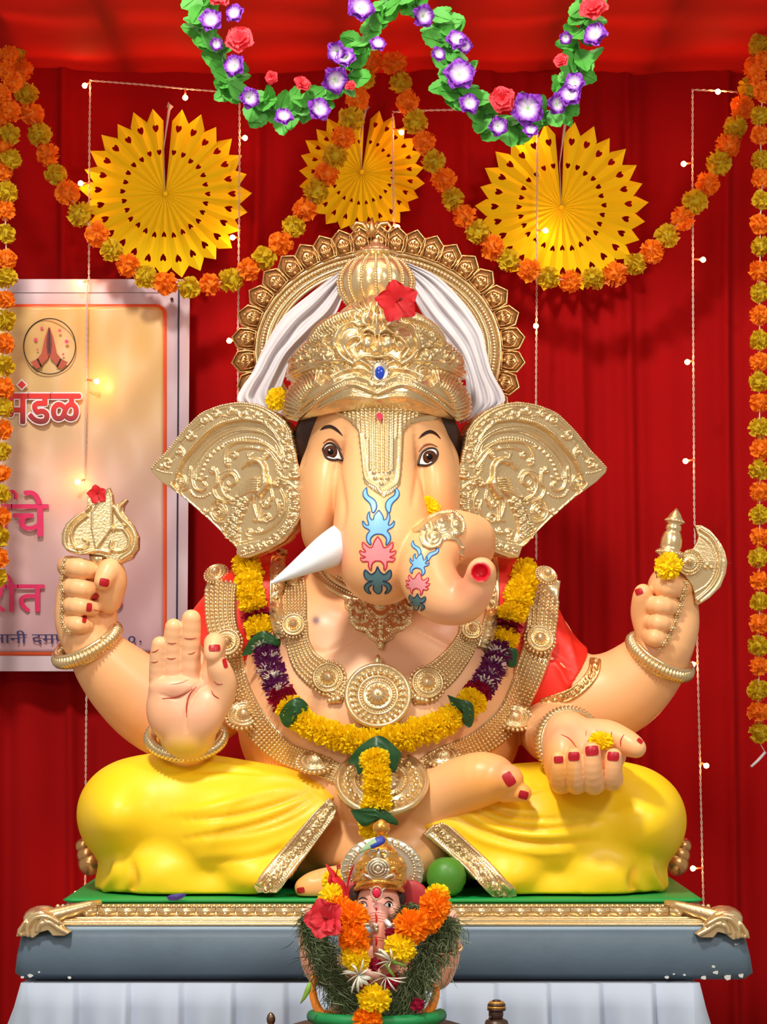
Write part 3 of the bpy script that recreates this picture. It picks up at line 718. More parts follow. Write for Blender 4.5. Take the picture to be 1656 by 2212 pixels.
shapes = [('flame', MA, BLU, BLO), ('flame', mir(MA, 806), BLU, BLO), ('lotus', full(MBh, 789, (789, 962)), BLU, BLO), ('lotus', full(MCh, 784, (784, 1138)), ROS, ROO), ('lotus', full(MDh, 784, (790, 1358)), TEA, TEO)]
def motif(nm, poly, fm, om, w_):
    o = decal('painted_'+nm, poly, fm, ST, SB, .0012, 6, 3)
    l_ = line('outline', list(poly)+[poly[0]], w_, om, None, SB, .0006, taper=False); l_.parent = o
for nm, pl, fm, om in shapes: motif(nm, z2(pl), fm, om, 1.6)
def tf(pts, c0, c1, s, rot):
    a = math.radians(rot); return [(c1[0]+s*((x-c0[0])*math.cos(a)-(y-c0[1])*math.sin(a)), c1[1]+s*((x-c0[0])*math.sin(a)+(y-c0[1])*math.cos(a))) for x, y in pts]
for (nm, pl, fm, om), c0, c1, s_, rot in ((shapes[0], (735, 740), (1042, 1056), .62, -8), (shapes[1], (878, 740), (1146, 1094), .66, 20), (shapes[2], (789, 930), (1056, 1168), .62, 12), (shapes[3], (784, 1095), (1049, 1292), .66, 8), (shapes[4], (784, 1265), (1044, 1410), .62, 6)):
    motif(nm, z2(tf(pl, c0, c1, s_, rot)), fm, om, 1.3)
TUSK = mat('white painted tusk', lin(226, 232, 238), .6, bump=.35, bscale=35)
m_ = MB(); q = cr([(762, 1160, -.30, 44), (715, 1186, -.36, 39), (670, 1212, -.41, 27), (625, 1238, -.45, 14), (590, 1257, -.475, 4), (584, 1260, -.478, 1)], 5)
m_.tube([W(*p[:3]) for p in q], [mm(p[3], p[2]) for p in q], 24); m_.build('tusk', TUSK, ST)
# painted creases and nails
z5 = lambda pts: sc(pts, 100, 1020, 3.457); z6 = lambda pts: sc(pts, 1140, 1080, 3.352)
for p in ([(785, 1345), (840, 1322)], [(780, 1418), (835, 1412)], [(905, 1275), (970, 1275)], [(900, 1390), (968, 1388)], [(1030, 1240), (1120, 1238)], [(1058, 1358), (1112, 1342)]):
    a, b = p; line('joint_line', z5([a, ((a[0]+b[0])/2, (a[1]+b[1])/2+6), b]), 1.3, LINE, ST, SB)
for p, wd in (([(865, 1692), (960, 1680), (1040, 1650), (1090, 1618)], 1.9), ([(1120, 1600), (1070, 1660), (1048, 1740), (1048, 1830)], 1.8), ([(930, 1585), (1000, 1575), (1060, 1550)], .8), ([(1232, 1630), (1250, 1665), (1290, 1690)], 1.5), ([(1250, 1560), (1280, 1582), (1318, 1582)], 1.3), ([(345, 1025), (410, 1042)], 1)):
    line('palm_line', z5(p), wd, LINE, ST, SB)
for p, wd in (([(240, 1698), (300, 1730), (350, 1790)], 1.6), ([(608, 1678), (600, 1715), (615, 1760)], 1.6), ([(695, 1698), (672, 1740), (672, 1785)], 1.6), ([(500, 1665), (492, 1700)], .9), ([(422, 1670), (418, 1710)], .9)):
    line('palm_line', z6(p), wd, mat('red palm line paint', lin(190, 40, 40), .5), ST, SB)
def nail(x, y, w_, h_, rot=0, sp=3):
    a = math.radians(rot); q = []
    for t in np.arange(12)*2*math.pi/12:
        u = abs(math.cos(t))**.45*math.copysign(1, math.cos(t))*w_/2; v = abs(math.sin(t))**.45*math.copysign(1, math.sin(t))*h_/2
        q.append((x+u*math.cos(a)-v*math.sin(a), y+u*math.sin(a)+v*math.cos(a)))
    return decal('nail', q, NAIL, ST, SB, .0014, sp, 2)
for n_ in ((225, 1258, 20, 17, 10), (205, 1289, 17, 13, -45), (192, 1312, 12, 18, 5), (182, 1337, 9, 17, 10), (463, 1400, 24, 14, -3), (485, 1433, 9, 20, -15),
           (1380, 1278, 16, 13, -18), (1206, 1641, 19, 15, -3), (1239, 1634, 23, 19, 0), (1278, 1622, 27, 21, -4), (1324, 1634, 24, 19, 5), (1381, 1601, 13, 8, 40), (1099, 1683, 22, 30, -32), (1130, 1717, 20, 17, 15), (650, 1923, 16, 12, -10)): nail(*n_)

# ears
def ear(side):
    fx = (lambda pts: pts) if side < 0 else (lambda pts: mir(pts, 818.5))
    g = (lambda x: x) if side < 0 else (lambda x: 1637-x)
    z3 = lambda pts: fx(sc(pts, 320, 840, 4.358))
    raw = [(50, 750), (120, 670), (200, 590), (350, 400), (520, 230), (700, 155), (880, 125), (1050, 150), (1200, 220), (1310, 310), (1370, 400), (1395, 560), (1410, 700), (1440, 790), (1448, 860), (1442, 960), (1452, 1100), (1440, 1200), (1380, 1330), (1280, 1440), (1120, 1530), (960, 1590), (880, 1590), (850, 1500), (700, 1350), (560, 1210), (330, 1010), (150, 880), (60, 790)]
    poly = z3(raw)
    dep = lambda x, y: -.135+.00042*max(0, 640-g(x))+.00003*(y-1000)*0
    sk = Canvas(300, 840, 1340, 1240)
    big = [(x+(-5 if x < 700 and y > 700 else 0), y+(8 if x < 950 and y > 760 else 0)) for x, y in raw]
    o = relief('ear', z3(big), SKIN, ST, lambda x, y: dep(x, y)+.012, 4, None, .0, .035); setcol(o, np.array(lin(244, 176, 108)[:3]))
    cv = Canvas(300 if side < 0 else 960, 840, 700 if side < 0 else 1340, 1240, 2)
    s = cv; q = 1/4.358
    rim = [(295, 810), (350, 680), (450, 560), (580, 420), (720, 335), (900, 298), (1080, 320), (1200, 420), (1275, 560), (1300, 680), (1290, 790)]
    # recessed dish inside the rim
    inner = z3([(300, 815)]+rim[1:]+[(1250, 850), (1320, 960), (1350, 1100), (1320, 1250), (1230, 1350), (1080, 1425), (860, 1475), (700, 1350), (560, 1210), (330, 1010), (250, 900)])
    yy = s.y0+np.arange(s.a.shape[0])/s.ss; xx = s.x0+np.arange(s.a.shape[1])/s.ss; XX_, YY_ = np.meshgrid(xx, yy)
    base_ = np.where(inpoly(XX_, YY_, inner), 0, .010).astype('f')
    for _ in range(4): base_ = (base_+np.roll(base_, 1, 0)+np.roll(base_, -1, 0)+np.roll(base_, 1, 1)+np.roll(base_, -1, 1))/5
    B = lambda pts, r, h: s.beads(z3(pts), r*q, h)
    St = lambda pts, w_, h, w1=None: s.stroke(z3(pts), w_*q, h, None if w1 is None else w1*q)
    fl = 1 if side < 0 else -1
    def Sp(x, y, r, a0=0, turns=1.5, w_=14, h=.004, flip=1):
        c = z3([(x, y)])[0]; s.spiral(c[0], c[1], r*q, math.radians(a0) if fl > 0 else math.pi-math.radians(a0), turns, w_*q, h, flip*fl)
    B([(60, 745), (200, 585), (350, 405), (525, 240), (700, 168), (880, 140), (1050, 165), (1195, 235), (1300, 325), (1355, 410), (1380, 560), (1395, 690)], 11, .004)
    St([(100, 760), (215, 615), (365, 435), (535, 270), (705, 195), (880, 168), (1045, 190), (1180, 260), (1285, 350), (1330, 430)], 9, .003)
    St(rim, 16, .004); B([(x-4, y-16) for x, y in rim], 10, .005)
    ins = [(430, 840), (430, 760), (480, 660), (560, 560), (680, 460), (820, 400), (960, 390), (1100, 420), (1200, 490), (1250, 580), (1265, 660)]
    St([(x-35, y-20) for x, y in ins], 12, .003); St(ins, 12, .004); B([(x+22, y+16) for x, y in ins], 8, .003)
    for k, (x, y) in enumerate(resample(cr([(560, 640), (600, 600), (660, 555), (760, 500), (900, 465), (1020, 470), (1120, 520)], 6), 26)): 
        c = z3([(x, y)])[0]; s.bead(c[0], c[1], 9*q, .004)
    for k, (x, y) in enumerate([(585, 640), (555, 680), (530, 720), (515, 765), (500, 810), (480, 850), (620, 600), (660, 570), (700, 545)]):
        c = z3([(x, y)])[0]; s.bead(c[0], c[1], 15*q, .005)
    # scrolls between rim and edge
    Sp(150, 735, 26, 0, 1.2, 9, .004, 1); B([(110, 770), (170, 790), (240, 800)], 8, .003)
    for (x, y, r, a0, fp) in ((215, 700, 45, 90, 1), (320, 600, 45, 60, -1), (420, 440, 50, 20, 1), (560, 300, 55, 0, -1), (660, 245, 45, 180, 1), (800, 210, 45, 0, 1), (920, 240, 45, 200, -1), (1040, 250, 40, 0, 1), (1170, 300, 50, 120, 1), (1260, 390, 50, 30, -1), (1320, 480, 42, 90, 1), (1340, 580, 38, 0, -1), (1345, 660, 34, 90, 1)):
        Sp(x, y, r, a0, 1.4, 12, .005, fp)
    for pts in ([(170, 740), (260, 650), (330, 540)], [(330, 500), (430, 400), (520, 330)], [(500, 340), (600, 230), (690, 210)], [(720, 260), (830, 270), (920, 190), (1060, 240)], [(1080, 280), (1200, 320), (1290, 450)], [(1240, 470), (1310, 540), (1320, 620)]):
        St(pts, 9, .004, 4); B([(x+14, y+24) for x, y in pts], 8, .003)
    # lower right band of scrolls
    lb = [(1240, 860), (1310, 950), (1350, 1100), (1320, 1250), (1230, 1350), (1080, 1420), (870, 1470)]
    ob = [(1260, 850), (1360, 900), (1425, 1000), (1428, 1120), (1400, 1230), (1330, 1350), (1230, 1440), (1090, 1510), (900, 1575)]
    B(lb, 9, .005); St([(x-22, y-14) for x, y in lb], 10, .004); B(ob, 10, .004)
    for k, (x, y) in enumerate(resample(cr([(1310, 900), (1385, 1010), (1385, 1140), (1350, 1250), (1290, 1350), (1190, 1430), (1060, 1480), (920, 1530)], 6), 62)): Sp(x, y, 30, k*100, 1.3, 9, .005, 1 if k % 2 else -1)
    # knot where the bands meet
    Sp(1390, 800, 44, 0, 1.8, 13, .008); Sp(1235, 880, 34, 90, 1.4, 12, .007); c = z3([(1200, 900)])[0]; s.bead(c[0], c[1], 26*q, .012)
    B([(1210, 760), (1270, 830), (1360, 850), (1440, 850)], 10, .006); B([(1200, 700), (1240, 760), (1330, 740)], 9, .005)
    # big scrolls in the dish
    St([(420, 760), (420, 860), (450, 940), (520, 960), (550, 910), (520, 880)], 15, .006, 10); St([(480, 850), (520, 860), (550, 830)], 11, .005); B([(400, 960), (440, 1010), (520, 1020), (580, 990)], 11, .004)
    Sp(310, 880, 60, -60, 1.4, 15, .006); St([(240, 900), (300, 950), (370, 930), (390, 820), (400, 740)], 12, .005)
    St([(760, 715), (730, 690), (735, 600), (770, 540), (850, 500), (980, 500), (1100, 520), (1200, 590), (1270, 680)], 17, .006, 10)
    Sp(755, 690, 34, 90, 1.2, 12, .006); Sp(815, 630, 36, 180, 1.4, 11, .006); St([(800, 600), (900, 560), (1010, 560), (1100, 580)], 11, .004); B([(840, 590), (930, 545), (1040, 550)], 8, .004)
    Sp(1105, 620, 44, -90, 1.4, 13, .006); St([(1150, 600), (1210, 680), (1250, 740)], 12, .005, 5)
    St([(600, 760), (650, 790), (650, 900), (620, 940), (650, 1020), (730, 1060), (800, 1050), (740, 1010), (700, 940), (700, 860), (760, 800), (820, 820), (830, 880), (780, 910), (750, 880)], 16, .007, 9)
    Sp(610, 760, 34, 0, 1.3, 12, .006); Sp(735, 950, 30, 0, 1.3, 10, .005); B([(680, 800), (740, 770), (820, 775), (860, 840)], 8, .003)
    Sp(670, 1160, 76, -100, 1.9, 15, .006); St([(590, 1170), (610, 1080), (690, 1040), (790, 1080)], 14, .006, 8); St([(590, 1170), (640, 1240), (730, 1260), (770, 1230)], 14, .006, 6)
    Sp(735, 1300, 40, 60, 1.4, 12, .006); Sp(530, 1150, 36, 0, 1.2, 10, .004); Sp(1110, 1080, 50, -60, 1.5, 13, .006); St([(1160, 960), (1170, 1040), (1120, 1110)], 13, .006, 7); Sp(1125, 1210, 44, 90, 1.4, 12, .006)
    St([(1250, 960), (1290, 1050), (1280, 1170), (1200, 1280), (1080, 1350), (980, 1350), (950, 1330)], 14, .005); St([(1210, 1050), (1230, 1130), (1190, 1220), (1120, 1250)], 12, .005, 6)
    Sp(960, 1350, 36, 90, 1.3, 12, .006); Sp(1040, 1330, 32, 0, 1.3, 10, .005); St([(930, 1350), (960, 1420), (1080, 1410), (1230, 1340)], 11, .004)
    for k, (x, y) in enumerate([(1240, 1060), (1260, 1090), (1270, 1130), (1262, 1170), (1240, 1205)]): 
        c = z3([(x, y)])[0]; s.bead(c[0], c[1], 12*q, .004)
    # peacock
    St([(890, 745), (930, 710), (960, 690)], 9, .006, 26); St([(960, 690), (1010, 675), (1060, 690), (1095, 740), (1100, 800), (1110, 850)], 24, .011, 34)
    St([(1110, 850), (1120, 900), (1090, 960), (1060, 1000)], 44, .016, 26); c = z3([(1110, 890)])[0]; s.bead(c[0], c[1], 48*q, .017)
    for k in range(6): St([(1050, 850+k*22), (970, 850+k*24), (880, 930+k*18), (830, 990+k*6)], 15, .009+.0008*k, 7)
    St([(1000, 950), (920, 1020), (860, 1120), (830, 1250), (820, 1360), (840, 1430)], 62, .008, 34)
    for k in range(34):
        t = k/34; cx = 900-90*min(1, t*1.6)+(-1)**k*30*(1-t*.3)+(14 if k % 3 else -12); cy = 1040+370*t; c = z3([(cx, cy)])[0]
        s.stroke([(c[0]+19*q*math.cos(a), c[1]+17*q*math.sin(a)) for a in np.linspace(0, 6.28, 9)], 5*q, .0125, smooth=1); s.bead(c[0], c[1], 8*q, .013)
    St([(1010, 1010), (1000, 1100), (1040, 1230)], 14, .006, 9); St([(1060, 1020), (1050, 1120), (1050, 1240)], 12, .006, 9); St([(1000, 1240), (1050, 1240), (1090, 1250)], 10, .006)
    for k in range(5): St([(955, 670), (930+k*14, 605)], 6, .004, 5)
    s.a += base_
    rnd2 = np.random.RandomState(3); nz = rnd2.rand(*s.a.shape).astype('f'); nz = (nz+np.roll(nz, 1, 0)+np.roll(nz, 1, 1)+np.roll(np.roll(nz, 1, 0), 1, 1))/4; s.a += (nz-.5)*.0008
    o = relief('ear_plate', poly, GOLD, ST, dep, 1.5, s, .002, .012, smooth_it=1)
    o['label'] = 'gold relief ear face with a peacock among scrolls'
ear(-1); ear(1)

# crown
z1 = lambda pts: sc(pts, 480, 460, 2.472)
F_ = Field((-.24, -.40, ZC+.16), (.22, .16, ZC+.50), .0020)
F_.pe(812, 870, -.10, 198, 88, .205, .02); F_.pe(812, 800, -.09, 186, 105, .19, .02); F_.pe(812, 735, -.08, 130, 68, .15, .02); F_.pe(812, 690, -.08, 75, 45, .1, .02)
F_.chain([(636, 893, -.05, 18), (662, 874, -.17, 21), (735, 850, -.265, 24), (820, 850, -.29, 25), (900, 850, -.265, 24), (960, 874, -.17, 21), (988, 893, -.05, 18)], .006, n=5)
F_.chain([(700, 738, -.19, 26), (740, 716, -.215, 32), (815, 700, -.225, 40), (890, 716, -.215, 32), (935, 738, -.19, 26)], .015, n=4); F_.chain([(815, 690, -.2, 34), (812, 660, -.17, 26)], .01)
F_.pe(762, 738, -.225, 44, 34, .045, .01); F_.pe(882, 738, -.225, 44, 34, .045, .01)
XX = (F_.lo[0]+F_.h*np.arange(F_.n[0]))[:, None, None]; YY = (F_.lo[1]+F_.h*np.arange(F_.n[1]))[None, :, None]; ZZ = (F_.lo[2]+F_.h*np.arange(F_.n[2]))[None, None, :]
kk = D/(D+YY)*1000; PXg = XX*kk+828; PYg = HR-(ZZ-ZH)*kk
F_.a = np.maximum(F_.a, np.clip((PYg-(882+np.abs((PXg-815)/172)**1.7*28))*.001, -.02, .02)).astype('f')
v, f = F_.mesh(); f = orient(v, f)
s = Canvas(590, 630, 1030, 930, 2); q = 1/2.472
St = lambda pts, w_, h, w1=None: s.stroke(z1(pts), w_*q, h, None if w1 is None else w1*q)
B = lambda pts, r, h, gap=None: s.beads(z1(pts), r*q, h, None if gap is None else gap*q)
def Sp(x, y, r, a0=0, turns=1.5, w_=12, h=.006, flip=1):
    c = z1([(x, y)])[0]; s.spiral(c[0], c[1], r*q, math.radians(a0), turns, w_*q, h, flip)
MX = lambda pts: [(1652-x, y) for x, y in pts]
for mm2 in (lambda p: p, MX):
    mf = 1 if mm2([(0, 0)])[0][0] == 0 else -1
    sp = lambda x, y, r, a0, tn=1.5, w_=12, h=.006, fp=1: Sp(mm2([(x, y)])[0][0], y, r, a0 if mf > 0 else 180-a0, tn, w_, h, fp*mf)
    St(mm2([(400, 1100), (470, 1040), (560, 975), (680, 925), (760, 940), (826, 965)]), 8, .005); St(mm2([(390, 1075), (460, 1010), (560, 945), (690, 890), (770, 905), (826, 930)]), 10, .006)
    B(mm2([(395, 1090), (470, 1025), (560, 960), (685, 908), (765, 922), (826, 948)]), 6, .004)
    St(mm2([(520, 1040), (600, 1000), (700, 975), (826, 990)]), 8, .004)
    P_ = resample(cr(mm2([(348, 1070), (365, 980), (420, 900), (500, 850), (540, 850)]), 8), 19); g_ = np.gradient(P_, axis=0)
    for (x, y), (gx_, gy_) in zip(P_, g_):
        L_ = math.hypot(gx_, gy_)+1e-6; nx_, ny_ = -gy_/L_*mf, gx_/L_*mf
        St([(x-nx_*4, y-ny_*4), (x+nx_*70-10*gx_/L_, y+ny_*70-10*gy_/L_)], 9, .008, 7)
    St(mm2([(345, 880), (430, 830), (520, 800), (620, 790), (700, 790), (760, 800), (800, 840)]), 11, .007)
    St(mm2([(345, 900), (430, 850), (520, 820), (560, 830), (550, 870), (590, 880), (660, 850), (740, 840), (790, 870)]), 9, .006)
    sp(590, 850, 38, 90, 1.4, 11, .007); St(mm2([(620, 900), (700, 870), (760, 900), (800, 930)]), 8, .005)
    B(mm2([(340, 830), (400, 760), (480, 690), (560, 640), (620, 610)]), 9, .006); St(mm2([(350, 850), (410, 775), (490, 705), (570, 655), (630, 625)]), 7, .005)
    St(mm2([(480, 690), (520, 630), (590, 580), (680, 545), (740, 535)]), 11, .008); P_ = resample(cr(mm2([(495, 690), (530, 640), (600, 592), (690, 556)]), 6), 14)
    for x, y in P_: St([(x-6, y-10), (x+6, y+10)], 5, .010)
    for (x, y, r, a0) in ((400, 800, 26, 0), (450, 770, 30, 80), (500, 740, 26, 150), (550, 710, 30, 40), (590, 760, 28, 100), (480, 800, 22, 0), (600, 690, 24, 40), (540, 660, 20, 90), (380, 850, 20, 0), (540, 765, 20, 200)): sp(x, y, r, a0, 1.3, 9, .006)
    # central mask of scrolls
    St(mm2([(690, 800), (640, 760), (615, 700), (640, 630), (700, 590), (740, 600), (780, 560), (800, 500)]), 14, .009, 9)
    St(mm2([(700, 780), (665, 730), (680, 680), (720, 670), (740, 700), (720, 730)]), 14, .010, 9); St(mm2([(740, 640), (780, 615), (815, 640), (815, 680)]), 12, .010, 8); St(mm2([(750, 660), (785, 645), (800, 665)]), 9, .008)
    sp(775, 570, 28, 90, 1.3, 12, .009); sp(575, 770, 30, 0, 1.4, 12, .008); sp(730, 560, 26, 30, 1.2, 10, .008)
    c = z1(mm2([(775, 705)]))[0]; s.bead(c[0], c[1], 36*q, .012); c = z1(mm2([(810, 745)]))[0]; s.bead(c[0], c[1], 18*q, .009)
    for k in range(4): St(mm2([(790-k*16, 520+k*8), (776-k*24, 470+k*16)]), 10, .009, 7)
    B(mm2([(640, 600), (600, 650), (585, 710), (600, 770), (660, 820)]), 7, .006)
    St(mm2([(700, 810), (760, 770), (826, 775)]), 10, .008)
St([(826, 560), (826, 640)], 16, .010, 20); c = z1([(840, 725)])[0]; s.bead(c[0], c[1], 24*q, .014); St([(826, 520), (826, 455)], 14, .012, 7)
s.a = (s.a*2+np.roll(s.a, 1, 0)+np.roll(s.a, -1, 0)+np.roll(s.a, 1, 1)+np.roll(s.a, -1, 1))/6*1.6; v = sculpt(v, f, s); o = keep(obj('crown', v, f, GOLD), ST); o['label'] = 'domed gold crown with rope rings and a scrolled mask'
SC_ = Surf(v, f)
# finial ball on the crown
def M_at(px, py, y, ax=(0, 0, 1)): return frame(W(px, py, y), ax, (0, -1, 0))
m_ = MB(); prof = [(30, -66), (44, -58), (64, -42), (78, -20), (81, 2), (76, 22), (60, 42), (42, 52), (38, 56), (46, 60), (47, 65), (32, 69), (26, 76), (12, 84), (5, 95)]
Mk = M_at(812, 612, -.06)
m_.lathe([(mm(r, 0), mm(h, 0)) for r, h in [tuple(p) for p in cr(prof, 3)]], Mk, 96, wav=lambda a, i: 1+.035*abs(math.sin(a*8))-.02)
for k in range(16):
    a = k*math.pi/8; pr = resample(np.array(prof[1:9], float), 5.5)
    for r, h in pr: m_.ball(Mk @ Vector((mm(r+1.5, 0)*math.cos(a), mm(r+1.5, 0)*math.sin(a), mm(h, 0))), .0034, lo=True)
m_.build('crown_finial', GOLD, ST)
# gem
m_ = MB(); p, n = SC_.at(820, 810, .004); Mg = frame(p, (0, -1, .15))
m_.lathe([(.0, 0), (.019, 0), (.020, .004), (.016, .008), (.0, .008)], Mg @ Matrix.Diagonal((1, 1.25, 1, 1)), 20)
for k in range(18):
    a = k*math.pi/9; m_.ball(Mg @ Vector((.0185*math.cos(a), .0185*1.28*math.sin(a), .006)), .003, lo=True)
m_.build('gem_setting', SILVER, ST)
m_ = MB(); m_.ball(Mg @ Vector((0, -.001, .008)), .012, sc=(.85, .6, 1.2)); m_.build('blue_gem', mat('blue glass gem', lin(10, 70, 220), .06, coat=1), ST)
# forehead plate
fp = z2([(455, 140), (560, 100), (680, 85), (800, 95), (900, 85), (1020, 100), (1130, 130), (1185, 170), (1180, 205), (1080, 215), (1000, 235), (955, 290), (945, 480), (930, 640), (880, 690), (822, 722), (760, 680), (695, 625), (675, 450), (655, 280), (600, 215), (540, 180)])
s = Canvas(690, 850, 960, 1090, 2)
for pts in ([(480, 160), (545, 190), (605, 225), (655, 285), (675, 450), (697, 610), (765, 665), (822, 705), (885, 670), (925, 620), (940, 450), (950, 285), (1000, 235), (1080, 205), (1170, 195)],): 
    s.beads(z2(pts), 1.9, .003, 4.6); s.stroke(z2([(x+(10 if x < 800 else -10), y-12) for x, y in pts]), 3.5, .0035)
    s.beads(z2([(x+(22 if x < 800 else -22), y-22) for x, y in pts]), 1.7, .003, 4.4)
for k, x in enumerate(np.arange(560, 1060, 29)):
    dxx = abs(x-806); bot = 560-dxx*.3 if dxx < 95 else 330-(dxx-95)*1.0
    if bot > 150: s.beads(z2([(x, 100), (x+(806-x)*.06, bot)]), 3.3, .0045, 6.2, 1)
for x, y, r in ((806, 635, 16), (770, 600, 13), (845, 600, 13), (762, 560, 15), (852, 555, 15), (740, 510, 11), (875, 520, 11), (806, 600, 10)): c = z2([(x, y)])[0]; s.bead(c[0], c[1], r/3.067, .006)
relief('forehead_plate', fp, GOLD, ST, SB, 1.5, s, .002, .008, smooth_it=3)
KUM = mat('magenta powder mark', lin(214, 50, 84), .8)
decal('powder_mark', [(818, 897), (824, 900), (825, 908), (821, 915), (816, 910), (813, 903)], KUM, ST, SC_ if False else SB, .009, 3, 3)

# halo of petals behind the crown
H0 = (817, 759); HY = .13
def EL(a, rx, ry, y=HY): return W(H0[0]+rx*math.cos(a), H0[1]-ry*math.sin(a), y)
A = np.radians(np.linspace(-32, 212, 120)); m_ = MB()
v = []; 
for a in A:
    for rx, ry, dy in ((222, 175, .012), (222, 175, -.004), (232, 184, -.006), (246, 197, -.004), (262, 211, -.004), (268, 216, .012)): v.append(EL(a, rx, ry, HY+dy))
n = len(A); m_.add(v, [(i*6+j, i*6+(j+1) % 6, (i+1)*6+(j+1) % 6, (i+1)*6+j) for i in range(n-1) for j in range(6)])
for rx, ry, r in ((225, 178, 4.5), (238, 190, 3.5), (264, 213, 4)): m_.tube([EL(a, rx, ry, HY-.007) for a in A], mm(r, 0), 8)
for rx, ry, r, N in ((231.5, 184, 2.8, 190), (251, 201.5, 5.2, 130)):
    for a in np.radians(np.linspace(-32, 212, N)): m_.ball(EL(a, rx, ry, HY-.009), mm(r, 0), lo=True)
halo = m_.build('halo_ring', GOLD, ST)
m_ = MB(); ol = [(-21, 0), (-25, 22), (-24, 43), (0, 61), (24, 43), (25, 22), (21, 0)]; k_ = .001
v = [(x*k_, -.006-.006*(1-abs(x)/27), y*k_) for x, y in ol]+[(x*k_, .010, y*k_) for x, y in ol]+[(0, -.014, .028)]
f = [(i, i+1, 14) for i in range(6)]+[(6, 0, 14)]+[(i, i+7, (i+1) % 7+7, (i+1) % 7) for i in range(7)]+[tuple(range(13, 6, -1))]; m_.add(v, f)
for sc_, dy in ((.94, -.010), (.66, -.013)):
    P_ = [Vector((x*sc_*k_, dy-.003*(1-abs(x)/27), (4+y*sc_)*k_)) for x, y in ol]; m_.tube(P_+[P_[0]], .0022 if sc_ > .9 else .0018, 6)
for t in np.linspace(-1, 1, 5): m_.tube([Vector((0, -.016, .012)), Vector((t*.010, -.019, .022)), Vector((t*.013, -.014, .034-.006*abs(t)))], [.003, .003, .0015], 6)
m_.ball((0, -.015, .010), .005); m_.ball((0, -.014, .044), .0045)
pt = m_.build('halo_petal', GOLDW, None); first = True
for k in range(-13, 14):
    pa = math.radians(90-k*9.45); t = math.atan2(math.sin(pa)/214, math.cos(pa)/265)
    c = pt if first else pt.copy()
    if not first: C.objects.link(c)
    first = False
    b_ = EL(t, 264, 212); o_ = EL(t, 316, 268 if abs(k) > 0 else 270); d = o_-b_; c.location = b_; 
    c.rotation_euler = (0, math.atan2(d.x, d.z), 0); L_ = d.length/.060; c.scale = (1+.02*math.sin(k*3), 1, L_); keep(c, ST)
m_ = MB()
for sx in (-1, 1):
    m_.tube([W(803+sx*x, y, HY-.01) for x, y in ((4, 512), (8, 498), (20, 484), (34, 482), (42, 492), (36, 502), (27, 498), (28, 491))], [mm(r, 0) for r in (5, 5.5, 6, 5.5, 5, 4, 3.5, 3)], 8)
    m_.tube([W(803+sx*x, y, HY-.012) for x, y in ((0, 508), (6, 492), (14, 478))], [mm(r, 0) for r in (6, 6, 3)], 8)
m_.tube([W(803, y, HY-.014) for y in (514, 494, 470)], [mm(r, 0) for r in (8, 9, 2.5)], 10); m_.build('halo_crest', GOLDW, ST)
# white cloth hung from the crown
WC = mat('sheer white cloth', lin(232, 230, 236), .8, trans=.3, sheen=.3)
def hang(name, outer, inner, seedv, folds):
    a = resample(cr(z1(outer), 6), 4); b = resample(cr(z1(inner), 6), 4); N = 90; M_ = 34
    ia = np.linspace(0, len(a)-1, N); A_ = np.stack([np.interp(ia, range(len(a)), a[:, k]) for k in (0, 1)], 1); ib = np.linspace(0, len(b)-1, N); B_ = np.stack([np.interp(ib, range(len(b)), b[:, k]) for k in (0, 1)], 1)
    v = []
    for i in range(N):
        for j in range(M_):
            t = j/(M_-1); p = A_[i]*(1-t)+B_[i]*t; s_ = i/N
            y = .075-.10*s_+.012*math.sin(t*folds*6.28+seedv+s_*2.2)*min(1, .3+s_*1.4)+.006*math.sin(t*folds*13+s_*5+seedv)+.004*noise.noise(Vector((t*9, s_*9, seedv)))
            v.append(W(p[0], p[1], y))
    f = [(i*M_+j, (i+1)*M_+j, (i+1)*M_+j+1, i*M_+j+1) for i in range(N-1) for j in range(M_-1)]
    n0 = len(v); v += [p+Vector((0, .002, 0)) for p in v]; f += [tuple(n0+i for i in reversed(q_)) for q_ in f]
    return keep(obj(name, v, f, WC), ST)
hang('veil', [(745, 240), (640, 300), (470, 430), (320, 560), (220, 720), (160, 850), (105, 930), (85, 1010), (230, 1090)], [(760, 250), (690, 330), (650, 430), (600, 545), (500, 640), (380, 760), (330, 880), (300, 1000), (340, 1080)], 0, 2.2)
hang('veil', [(900, 240), (1000, 270), (1150, 340), (1290, 480), (1380, 620), (1410, 740), (1440, 850), (1510, 1000), (1400, 1060)], [(890, 250), (960, 330), (1010, 430), (1080, 560), (1180, 680), (1260, 780), (1300, 900), (1290, 1020), (1262, 1130)], 2, 3.2)

